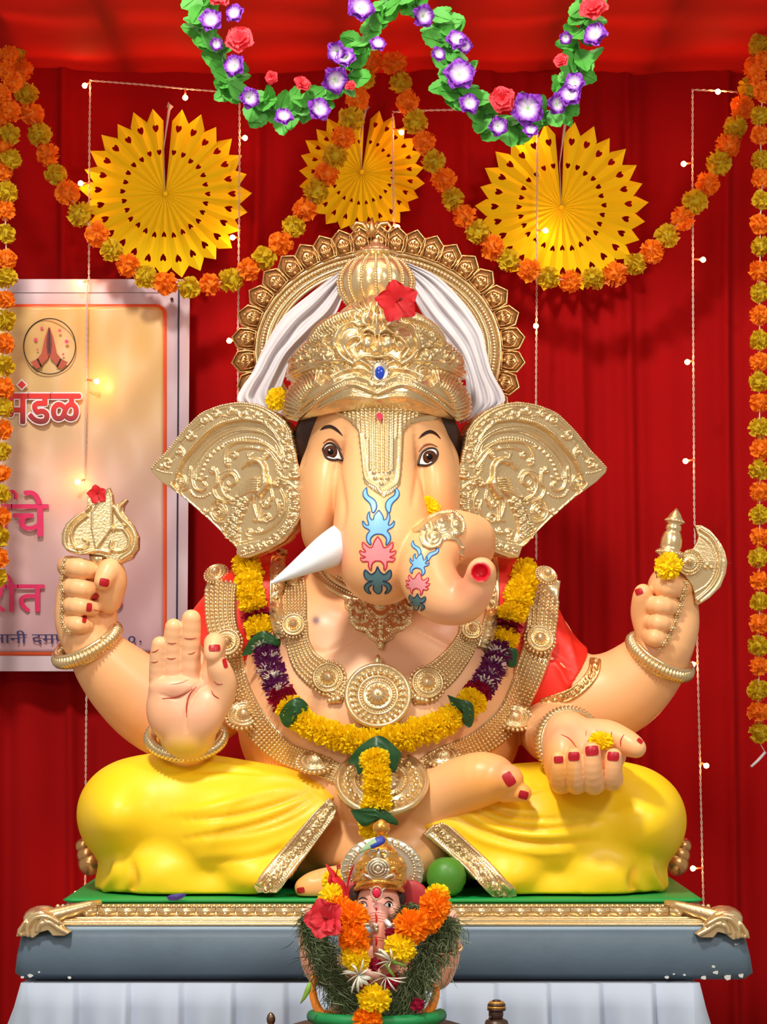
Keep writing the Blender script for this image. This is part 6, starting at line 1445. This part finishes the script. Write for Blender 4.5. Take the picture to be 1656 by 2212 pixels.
# ------------------------------------------------------------------ the small idol in front
z7 = lambda x, y: (620+x/4.14, 1760+y/4.14)
IY = -.80
def w7(x, y, d=0): a = z7(x, y); return W(a[0], a[1], IY+d)
r7 = lambda r: mm(r/4.14, IY)
zt7 = w7(800, 1880).z
ID = thing('small_idol', (w7(800, 1880).x, IY, zt7), 'small painted elephant-headed idol with a gilt crown standing before the pedestal', 'statue')
def ch7(F, pts, k=.006, n=4):
    P_ = cr(pts, n)
    for a, b in zip(P_[:-1], P_[1:]): F.cap(w7(a[0], a[1], a[2]), w7(b[0], b[1], b[2]), r7(a[3]), r7(b[3]), k)
F = Field((w7(60, 0).x, IY-.12, zt7-.0), (w7(1600, 0).x, IY+.14, w7(0, 500).z), .0022)
F.ell(w7(815, 770, 0), (r7(190), .045, r7(190)), .006); F.ell(w7(690, 860, -.012), (r7(75), .03, r7(110)), .006); F.ell(w7(940, 860, -.012), (r7(75), .03, r7(110)), .006)
ch7(F, [(800, 720, -.02, 90), (805, 860, -.04, 84), (820, 1000, -.052, 66), (832, 1120, -.058, 52), (820, 1240, -.062, 42), (850, 1290, -.064, 36)])
F.ell(w7(800, 1560, .03), (r7(430), .07, r7(330)), .01); F.ell(w7(800, 1250, .03), (r7(330), .05, r7(200)), .01); F.ell(w7(800, 1780, .0), (r7(460), .09, r7(120)), .01)
ch7(F, [(480, 1350, .04, 90), (300, 1440, .04, 85), (210, 1330, .03, 74), (180, 1180, .02, 60), (160, 1050, .01, 48), (190, 930, .0, 52), (215, 850, 0, 46)])
ch7(F, [(1120, 1350, .04, 95), (1330, 1470, .04, 95), (1430, 1330, .03, 88), (1475, 1180, .02, 66), (1482, 1050, .01, 50), (1460, 960, .0, 56), (1470, 900, 0, 48)])
ch7(F, [(400, 1480, .0, 70), (300, 1350, -.03, 60), (280, 1180, -.045, 48), (300, 1080, -.05, 44)]); 
ch7(F, [(1200, 1500, .0, 70), (1290, 1420, -.03, 56), (1310, 1330, -.045, 50), (1330, 1250, -.05, 50)])
for x, y in ((1256, 1276), (1298, 1276), (1342, 1306), (1388, 1258)): ch7(F, [(x+6, y+70, -.045, 24), (x, y+20, -.062, 22), (x, y, -.066, 20)], .002, 2)
iv, jf = F.mesh(); jf = orient(iv, jf); SI = Surf(iv, jf)
ib = keep(obj('body', iv, jf, SKIN), ID); px, py = toP(iv); bv_ = bv; bv = iv
col = np.tile(np.array(lin(240, 178, 150)[:3]), (len(iv), 1)); X7 = (px-620)*4.14; Y7 = (py-1760)*4.14
blend(np.exp(-((X7-805)/150)**2-((Y7-820)/130)**2)*.6, (246, 176, 176)); blend(np.exp(-((X7-820)/80)**2-((Y7-1150)/150)**2)*.6, (236, 120, 90)); setcol(ib, col); bv = bv_
def d7(name, pts, m, off, st=2, sm_=3): return decal(name, [z7(*p) for p in pts], m, ID, SI, off, st, sm_)
for cx, s_ in ((677, 1), (903, -1)):
    cyy = 808; d7('eye', [(cx-36, cyy-1), (cx-10, cyy-21), (cx+20, cyy-18), (cx+37, cyy+5), (cx+10, cyy+18), (cx-20, cyy+13)], EWH, .0008)
    p, n = SI.at(*z7(cx, cyy), .0014); m_ = MB(); m_.lathe([(r7(19), -.001), (r7(19), 0), (.0001, .0006)], frame(p, (0, -1, 0)), 14); m_.build('iris', PU, ID)
    line('eyelid', [z7(cx-42, cyy+2), z7(cx-10, cyy-30), z7(cx+24, cyy-26), z7(cx+44, cyy+8)], 1.1, EB, ID, SI, .0008)
    line('eyebrow', [z7(cx-36, cyy-54+6*s_), z7(cx, cyy-68), z7(cx+44, cyy-46-6*s_)], 1.3, EB, ID, SI, .0008)
for y in (880, 905, 930, 955, 1100, 1125): line('trunk_line', [z7(720, y+8), z7(800, y-6), z7(880, y+8)], .6, LINE, ID, SI)
for y0_, y1_ in ((830, 860), (880, 970), (1085, 1170)):
    line('powder_streak', [z7(790, y0_), z7(800, (y0_+y1_)/2), z7(795, y1_)], 2.2, mat('red powder', lin(200, 30, 30), .8), ID, SI, .0004)
for x, y in ((1254, 1276), (1297, 1276), (1342, 1306), (1388, 1256)):
    m_ = MB(); m_.ball(w7(x, y, -.076), r7(17), sc=(1, .5, 1.15)); m_.build('nail', NAIL, ID)
m_ = MB(); m_.tube([w7(885, 955, -.06), w7(905, 975, -.078), w7(922, 990, -.088)], [r7(26), r7(24), r7(16)], 10); m_.ball(w7(922, 992, -.088), r7(17)); m_.build('tusk', TUSK, ID)
for sx, (ax, ay) in ((-1, (560, 780)), (1, (1110, 770))):
    m_ = MB(); m_.ball(w7(ax, ay, .02), .03, sc=(1.15, .3, 1.25)); m_.build('ear', mat('rose painted ear', lin(176, 40, 48), .5), ID)
m_ = MB(); m_.ball(w7(615, 750, .004), .02, sc=(.7, .8, 1.3)); m_.build('hair', HAIR, ID); m_ = MB(); m_.ball(w7(1000, 750, .004), .017, sc=(.7, .8, 1.4)); m_.build('hair', HAIR, ID)
# crown of the idol
F = Field((w7(480, 0).x, IY-.075, w7(0, 720).z), (w7(1180, 0).x, IY+.06, w7(0, 200).z), .0018)
F.ell(w7(835, 590, 0), (r7(235), .052, r7(120)), .006); F.ell(w7(835, 480, 0), (r7(215), .046, r7(130)), .008); F.ell(w7(838, 370, 0), (r7(150), .035, r7(120)), .008)
XX = (F.lo[2]+F.h*np.arange(F.n[2]))[None, None, :]; XG = (F.lo[0]+F.h*np.arange(F.n[0]))[:, None, None]
F.a = np.maximum(F.a, (w7(0, 640).z-XX-.012*np.clip(np.abs(XG-w7(815, 0).x)/.05, 0, 1.2)**2+0*F.a)).astype('f'); F.a = np.clip(F.a, -.02, .02)
ch7(F, [(610, 670, -.01, 22), (680, 625, -.038, 24), (810, 600, -.052, 26), (940, 620, -.040, 24), (1030, 680, -.01, 22)], .003)
v, f = F.mesh(); f = orient(v, f); s = Canvas(730, 1800, 910, 1935, 3)
rr3 = random.Random(4)
for yy_ in (410, 445, 560): s.stroke([z7(x, yy_+ (x-835)**2*.0006) for x in range(600, 1080, 40)], 2.6, .0035)
for yy_ in (428, 330): s.beads([z7(x, yy_+ (x-835)**2*.0006) for x in range(600, 1080, 40)], 2.2, .003, 5)
for k in range(34): x_, y_ = rr3.uniform(620, 1050), rr3.uniform(460, 560); c = z7(x_, y_); s.spiral(c[0], c[1], 5, rr3.uniform(0, 6), 1.3, 1.6, .003)
v = sculpt(v, f, s); keep(obj('crown', v, f, mat('bright idol gold', lin(238, 178, 84), .22, .85, .2, 200, var=.15, vscale=40)), ID)
m_ = MB(); bc = w7(812, 480, -.058)
for r_, dz in ((95, 0), (70, -.004), (44, -.008)): m_.tube([w7(812+r_*math.cos(a), 480+r_*.9*math.sin(a), -.052+dz) for a in np.linspace(0, 6.283, 24)], r7(13), 7)
m_.ball(w7(812, 480, -.06), r7(26)); m_.tube([w7(815, y, -.05) for y in (300, 360, 420, 600)], [r7(10), r7(22), r7(20), r7(14)], 8)
for sx in (-1, 1):
    m_.tube([w7(815+sx*x, y, -.05) for x, y in ((20, 590), (80, 560), (140, 530), (150, 570), (110, 580))], [r7(18), r7(20), r7(16), r7(13), r7(8)], 7)
    m_.tube([w7(815+sx*x, y, -.046) for x, y in ((10, 330), (60, 320), (90, 360), (60, 385), (40, 360))], [r7(14), r7(18), r7(16), r7(12), r7(8)], 7)
m_.build('crown_ornament', SILVER, ID)
m_ = MB(); m_.lathe([(r7(60), -.01), (r7(58), .0), (r7(30), .006), (r7(50), .012), (r7(78), .020), (r7(72), .028), (r7(50), .032), (r7(26), .036), (.0005, .038)], Matrix.Translation(w7(842, 225, .0)), 24); m_.build('crown_finial', mat('bright idol gold', None), ID)
# silver ring behind the crown
m_ = MB(); Aa = np.radians(np.linspace(-48, 228, 90)); el = lambda a, k, d: w7(850+365*k*math.cos(a), 500-300*k*math.sin(a), .035+d)
v = []
for i, a in enumerate(Aa):
    for k, d in ((.30, 0), (.32, -.006), (.70, -.006), (.80, -.004), (.98+.025*abs(math.sin(i*.75)), -.006), (1.0+.025*abs(math.sin(i*.75)), .004), (.32, .008)): v.append(el(a, k, d))
m_.add(v, [(i*7+j, i*7+(j+1) % 7, (i+1)*7+(j+1) % 7, (i+1)*7+j) for i in range(len(Aa)-1) for j in range(7)])
for a in np.radians(np.linspace(-45, 225, 44)): m_.ball(el(a, .80, -.007), r7(13), lo=True)
for a in np.radians(np.linspace(-45, 225, 26)): m_.tube([el(a, .86, -.007), el(a, .98, -.009)], r7(8), 5)
m_.build('silver_halo', SILVER, ID)
m_ = MB(); g0 = w7(800, 700, -.064)
for k in range(22): a = k*2*math.pi/22; m_.ball(g0+Vector((r7(50)*math.cos(a), -.003, r7(58)*math.sin(a))), r7(9), lo=True)
m_.tube([w7(735, 655, -.06), w7(770, 680, -.063), w7(800, 770, -.066), w7(840, 680, -.063), w7(880, 655, -.06)], r7(10), 6); m_.build('gem_setting', SILVER, ID)
m_ = MB(); m_.ball(g0+Vector((0, -.003, 0)), r7(42), sc=(.9, .5, 1.1)); m_.build('ruby_gem', mat('pink red gem', lin(220, 20, 70), .08, coat=1), ID)
for x, y, r in ((790, 1000, 34), (800, 1030, 22), (770, 1035, 18), (825, 1225, 28), (845, 1250, 16)): m_ = MB(); p = SI.at(*z7(x, y), .002)[0]; m_.ball(p, r7(r), sc=(1, .6, 1)); m_.build('trunk_ornament', SILVER, ID)
for c0, ax, R_ in (((175, 1160, .02), (.2, -.5, .8), 62), ((285, 1290, -.035), (.2, -.6, .8), 54), ((1490, 1200, .02), (-.2, -.4, .9), 72)):
    bangle('bangle', w7(*c0), ax, r7(R_), .0028, 24, both=False, parent=ID)
ORG = mat('orange painted shawl', lin(246, 140, 14), .5)
for path in ([(250, 1430, -.01, 26), (225, 1540, -.02, 30), (250, 1680, -.03, 32), (310, 1780, -.045, 36), (430, 1800, -.06, 30)], [(1335, 1540, .0, 26), (1325, 1620, -.02, 32), (1290, 1720, -.03, 36), (1240, 1800, -.045, 40), (1180, 1840, -.05, 34)]):
    F = Field((w7(60, 0).x, IY-.12, zt7-.02), (w7(1600, 0).x, IY+.12, w7(0, 1350).z), .0028); ch7(F, path, .004); v, f = F.mesh(); keep(obj('shawl', v, orient(v, f), ORG), ID)
GRN = mat('green painted base', lin(16, 140, 74), .5)
m_ = MB(); m_.tube([w7(230, 1800, -.02), w7(300, 1830, -.07), w7(520, 1850, -.10), w7(800, 1860, -.11), w7(1100, 1850, -.10), w7(1300, 1825, -.07), w7(1370, 1790, -.02)], .012, 12); m_.build('green_rim', GRN, ID)
m_ = MB(); m_.lathe([(.155, -.03), (.165, -.015), (.16, 0), (.14, .006)], Matrix.Translation(Vector((w7(800, 0).x, IY+.0, w7(0, 1890).z))) @ Matrix.Diagonal((1, .62, 1, 1)), 40); m_.build('base', mat('dark brown base paint', lin(72, 44, 34), .5), ID)
stz = w7(0, 1890).z-.03
SD_ = thing('side_table', (w7(800, 0).x, IY, 0), 'low wooden table below the frame that carries the small idol', 'table')
m_ = MB(); m_.box((w7(800, 0).x-.42, IY-.13, stz-.03), (w7(800, 0).x+.40, IY+.11, stz)); m_.build('table_top', WOOD, SD_, False)
for sx in (-.38, .34):
    for sy in (-.10, .06): m_ = MB(); m_.box((w7(800, 0).x+sx, IY+sy, 0), (w7(800, 0).x+sx+.03, IY+sy+.03, stz-.03)); m_.build('leg', WOOD, SD_, False)
# grass garland
GR = [mat('dark grass blades', lin(62, 82, 42), .6, var=.3, vscale=60), mat('pale grass blades', lin(122, 134, 96), .6, var=.2, vscale=60)]
m_ = MB(); R_ = random.Random(8)
paths = [cr([(1140, 800, -.06), (1100, 860, -.06), (1060, 900, -.06)], 4), cr([(250, 900, -.06), (240, 1050, -.07), (330, 1300, -.08), (420, 1500, -.085), (560, 1680, -.09), (760, 1840, -.09)], 8), cr([(1460, 960, -.055), (1400, 1080, -.065), (1290, 1250, -.08), (1200, 1430, -.085), (1100, 1600, -.09), (960, 1760, -.09), (800, 1860, -.09)], 8)]
for pi_, pt_ in enumerate(paths):
    n = (260, 3000, 3400)[pi_]; m_.tube([w7(p[0], p[1], p[2]+.024) for p in pt_], r7((50, 95, 100)[pi_]), 10)
    for k in range(n):
        i = R_.random()*(len(pt_)-1); a = pt_[int(i)]; b = pt_[min(len(pt_)-1, int(i)+1)]; c = a+(b-a)*(i-int(i)); spr = (45, 100, 110)[pi_]*(.35+.65*min(1, (c[1]-700)/500 if pi_ else 1))
        x, y = c[0]+R_.gauss(0, spr*.7), c[1]+R_.gauss(0, spr*.6); d = c[2]+R_.uniform(-.006, .02)
        ang = math.atan2(b[1]-a[1], b[0]-a[0])+R_.gauss(0, .75); L = R_.uniform(60, 190); cv_ = R_.uniform(-.9, .9); w_ = R_.uniform(1.8, 4.0)
        pts = []; X_, Y_ = x, y
        for j in range(4): pts.append(w7(X_, Y_, d-.004*math.sin(j))); X_ += L/3*math.cos(ang); Y_ += L/3*math.sin(ang); ang += cv_*.4
        if max(p.z for p in pts) > w7(0, 760).z: continue
        nrm = Vector((pts[3].z-pts[0].z, 0, -(pts[3].x-pts[0].x))); nrm = nrm.normalized() if nrm.length > 1e-6 else Vector((1, 0, 0))
        v = []
        for j, q_ in enumerate((.8, 1, .7)): v += [pts[j]+nrm*r7(w_)*q_, pts[j]-nrm*r7(w_)*q_+Vector((0, .0006, 0))]
        m_.add(v+[pts[3]], [(0, 1, 3, 2), (2, 3, 5, 4), (4, 5, 6)], 1 if R_.random() < (.22 if pi_ < 2 else .42) else 0)
o = m_.build('grass_garland', GR); tag(o, 'bushy dark green grass garland hung round the neck of the small idol', 'garland', kind='stuff')
# flowers around the idol
def f7(me, name, x, y, d, r, n, label, sc_=(1, 1, .8), group=None): return single(me, name, w7(x, y, d), r7(r)*1.08, n, label, 'flower', sc_, 'marigolds on the small idol' if name == 'marigold' else None)
FMo, FMy = FM['o'], FM['y']
f7(FMy[0], 'marigold', 385, 725, -.085, 105, (-.3, -1, .5), 'flattened yellow marigold above the coral hibiscus by the small idol', (1.1, .9, .7))
f7(FMo[0], 'marigold', 470, 830, -.095, 110, (.2, -1, .3), 'orange marigold directly behind the coral hibiscus on the small idol')
f7(FMo[1], 'marigold', 590, 920, -.105, 135, (.2, -1, .2), 'orange marigold touching the forehead side of the small trunk, above its larger neighbour')
f7(FMo[2], 'marigold', 595, 1112, -.115, 160, (.1, -1, -.1), 'largest orange marigold below the coral hibiscus, above a round yellow one', (1, .8, .8))
f7(FMy[1], 'marigold', 612, 1278, -.118, 125, (0, -1, .1), 'yellow marigold just above the white spidery blossom', (1, .85, .8))
f7(FMy[2], 'marigold', 780, 1650, -.125, 145, (.2, -1, 0), 'yellow marigold low on the small idol, above the lowest orange one', (1, .85, .8))
f7(FMo[0], 'marigold', 722, 1835, -.125, 125, (0, -1, .2), 'lowest orange marigold at the bottom edge in front of the small idol')
f7(FMy[0], 'marigold', 1345, 700, -.075, 100, (.2, -1, .6), 'yellow marigold topping the orange ones in front of the lime', (1.05, .8, .8))
f7(FMo[1], 'marigold', 1325, 810, -.085, 135, (.2, -1, .2), 'orange marigold just under the yellow one in front of the lime')
f7(FMo[2], 'marigold', 1265, 945, -.092, 125, (.1, -1, -.2), 'orange marigold in the middle of the cluster at the small raised hand')
f7(FMo[0], 'marigold', 1110, 1000, -.108, 150, (-.1, -1, 0), 'large orange marigold beside the small tusk')
f7(FMy[1], 'marigold', 1012, 1188, -.115, 135, (-.1, -1, .1), 'yellow marigold beside the tip of the small trunk', (1, .85, .8))
f7(FMy[2], 'marigold', 400, 590, -.01, 95, (-.4, -1, .3), 'greenish yellow marigold behind the red hibiscus bud beside the silver halo', (1, 1, .8))
hibiscus('hibiscus', w7(350, 930, -.125), r7(185), (-.25, -1, .1), 'large coral pink hibiscus over the raised hand of the small idol', HBP)
# bud: closed red hibiscus
t = thing('hibiscus_bud', w7(450, 600, -.05), 'half closed red hibiscus leaning against the silver halo of the small idol', 'flower')
for k, pts in enumerate((((545, 770), (500, 640), (430, 560), (345, 440)), ((550, 770), (450, 660), (400, 620), (380, 520)), ((555, 760), (540, 650), (560, 540), (600, 440)), ((540, 780), (500, 700), (440, 600), (400, 560)))):
    m_ = MB(); c_ = cr([(p[0], p[1]) for p in pts], 5); m_.tube([w7(p[0], p[1], -.06-.004*k) for p in c_], [r7(q_) for q_ in np.interp(np.linspace(0, 1, len(c_)), [0, .5, .8, 1], [16, 42, 34, 6] if k != 2 else [8, 12, 14, 5])], 8, sq=.35); m_.build('petal', REDF, t)
m_ = MB(); m_.tube([w7(430, 560, -.062), w7(450, 490, -.064), w7(465, 440, -.064)], r7(5), 5)
for k in range(12): m_.ball(w7(460+14*math.cos(k*2.4), 450+k*3, -.064), r7(7), lo=True)
m_.build('stamen', mat('deep red stamen', None), t)
m_ = MB(); m_.tube([w7(p[0], p[1], -.055) for p in ((650, 340), (690, 305), (740, 275), (800, 245), (850, 225), (878, 232))], [r7(q_) for q_ in (10, 22, 40, 50, 46, 14)], 10, sq=.5)
mats_ = [mat('pale green calyx', lin(150, 186, 140), .5), mat('deep blue petal', lin(36, 56, 160), .5)]
o = m_.build('butterfly_pea_flower', mats_); 
for p in o.data.polygons: p.material_index = 1 if (p.center.x > w7(770, 0).x) else 0
tag(o, 'blue and pale green blossom lying across the top of the silver halo', 'flower')
TW = mat('white tuberose petals', lin(236, 238, 226), .5, trans=.2); TG = mat('light green stalk', lin(126, 168, 60), .5)
def tuberose(x, y, label, dirs, stalk):
    t = thing('tuberose_blossom', w7(x, y, -.125), label, 'flower')
    for k, (a, L, w_) in enumerate(dirs):
        a = math.radians(a); m_ = MB(); pts = [w7(x+L*s_*math.cos(a+.25*s_), y-L*s_*math.sin(a+.25*s_), -.125-.012*math.sin(s_*3)) for s_ in np.linspace(0, 1, 7)]
        m_.tube(pts, [r7(w_*q_) for q_ in (.45, .55, .8, 1, 1, .7, .12)], 7, sq=.3); m_.build('petal', TW, t)
    m_ = MB(); m_.tube([w7(*p, -.124) for p in stalk], [r7(q_) for q_ in np.linspace(18, 11, len(stalk))], 8); m_.build('stalk', TG, t)
tuberose(640, 1430, 'white spidery blossom under the lower yellow marigold', [(20, 100, 20), (60, 160, 22), (110, 130, 12), (155, 150, 12), (165, 170, 9), (200, 130, 14), (235, 190, 22), (255, 170, 22), (270, 120, 24), (300, 140, 20), (330, 120, 22)], [(650, 1430), (700, 1460), (760, 1470)])
tuberose(930, 1310, 'white blossom with thin curling petals below the trunk tip marigold', [(30, 70, 10), (80, 120, 12), (120, 160, 13), (140, 170, 10), (180, 150, 11), (200, 160, 9), (235, 80, 10)], [(930, 1310), (1000, 1330), (1060, 1355)])
tuberose(890, 1450, 'thin petalled white blossom nearest the dark red petals', [(150, 140, 8), (190, 170, 9), (225, 120, 10), (250, 150, 8), (290, 160, 9), (330, 180, 8), (345, 190, 7)], [(880, 1330), (920, 1400), (960, 1450)])
for k, (x, y, r, lb, me) in enumerate(((930, 1490, 70, 'crumpled dark rose petals below the thin white blossom', ROSEM), (790, 1340, 62, 'dark rose petals tucked behind the tip of the small trunk', ROSEM), (690, 1520, 55, 'dark rose petals between the white blossom and the low yellow marigold', ROSEM), (1160, 1700, 60, 'wine red flower half hidden in the grass garland near the orange shawl', ROSEM), (920, 1060, 50, 'dark rose petals beneath the small tusk', ROSEM))):
    f7(me, 'rose_petals', x, y, -.10, r, (.2, -1, .1), lb, (1, 1, .5))
m_ = MB(); m_.tube([w7(p[0], p[1], -.10) for p in ((205, 1500), (185, 1570), (150, 1640), (118, 1690))], [r7(q_) for q_ in (14, 26, 16, 3)], 8); tag(m_.build('green_bud', TG), 'slim green flower bud dangling beside the orange shawl of the small idol', 'bud')
# brass finial and small dark figure at the bottom edge
FX = W(585, 2205, -.80); m_ = MB(); b0 = stz
m_.lathe([(.012, 0), (.013, .004), (.006, .010), (.004, .02)] + [(.004, FX.z-b0-.016), (.007, FX.z-b0-.012), (.0045, FX.z-b0-.008), (.0075, FX.z-b0-.002), (.0085, FX.z-b0+.004), (.006, FX.z-b0+.011), (.002, FX.z-b0+.015), (.0003, FX.z-b0+.016)], Matrix.Translation(Vector((FX.x, IY, b0))), 20)
tag(m_.build('brass_lamp_stem', mat('aged brass', lin(120, 100, 84), .3, .9)), 'slim metal stem with a round knob rising before the white cloth', 'lamp')
HX = W(1072, 2180, -.80); DB = mat('dark bronze', lin(70, 50, 40), .4, .3, .3, 60); t = thing('dark_figurine', (HX.x, IY, stz), 'small dark brown figurine with a gold striped turban before the white cloth', 'figurine')
hz = HX.z; m_ = MB(); m_.lathe([(.022, 0), (.026, .02), (.020, .04), (.010, hz-stz-.035 if hz-stz > .08 else .045), (.0085, hz-stz-.020)], Matrix.Translation(Vector((HX.x, IY, stz))), 20); m_.ball((HX.x-.001, IY-.001, hz-.008), .0145, sc=(.95, .95, 1.1)); m_.tube([(HX.x-.010, IY-.012, hz-.012), (HX.x-.014, IY-.014, hz-.015)], [.003, .002], 6); m_.build('body', DB, t)
m_ = MB()
for k, (r, h, mi) in enumerate(((.0165, .0, 0), (.0165, .004, 1), (.016, .008, 0), (.0135, .0115, 1), (.008, .014, 0))): m_.lathe([(r, h-.002), (r+.0008, h), (r-.001, h+.0028)], Matrix.Translation(Vector((HX.x, IY, hz))), 20, mi)
m_.build('turban', [DB, mat('gold stripe', lin(190, 140, 60), .4, .5)], t)
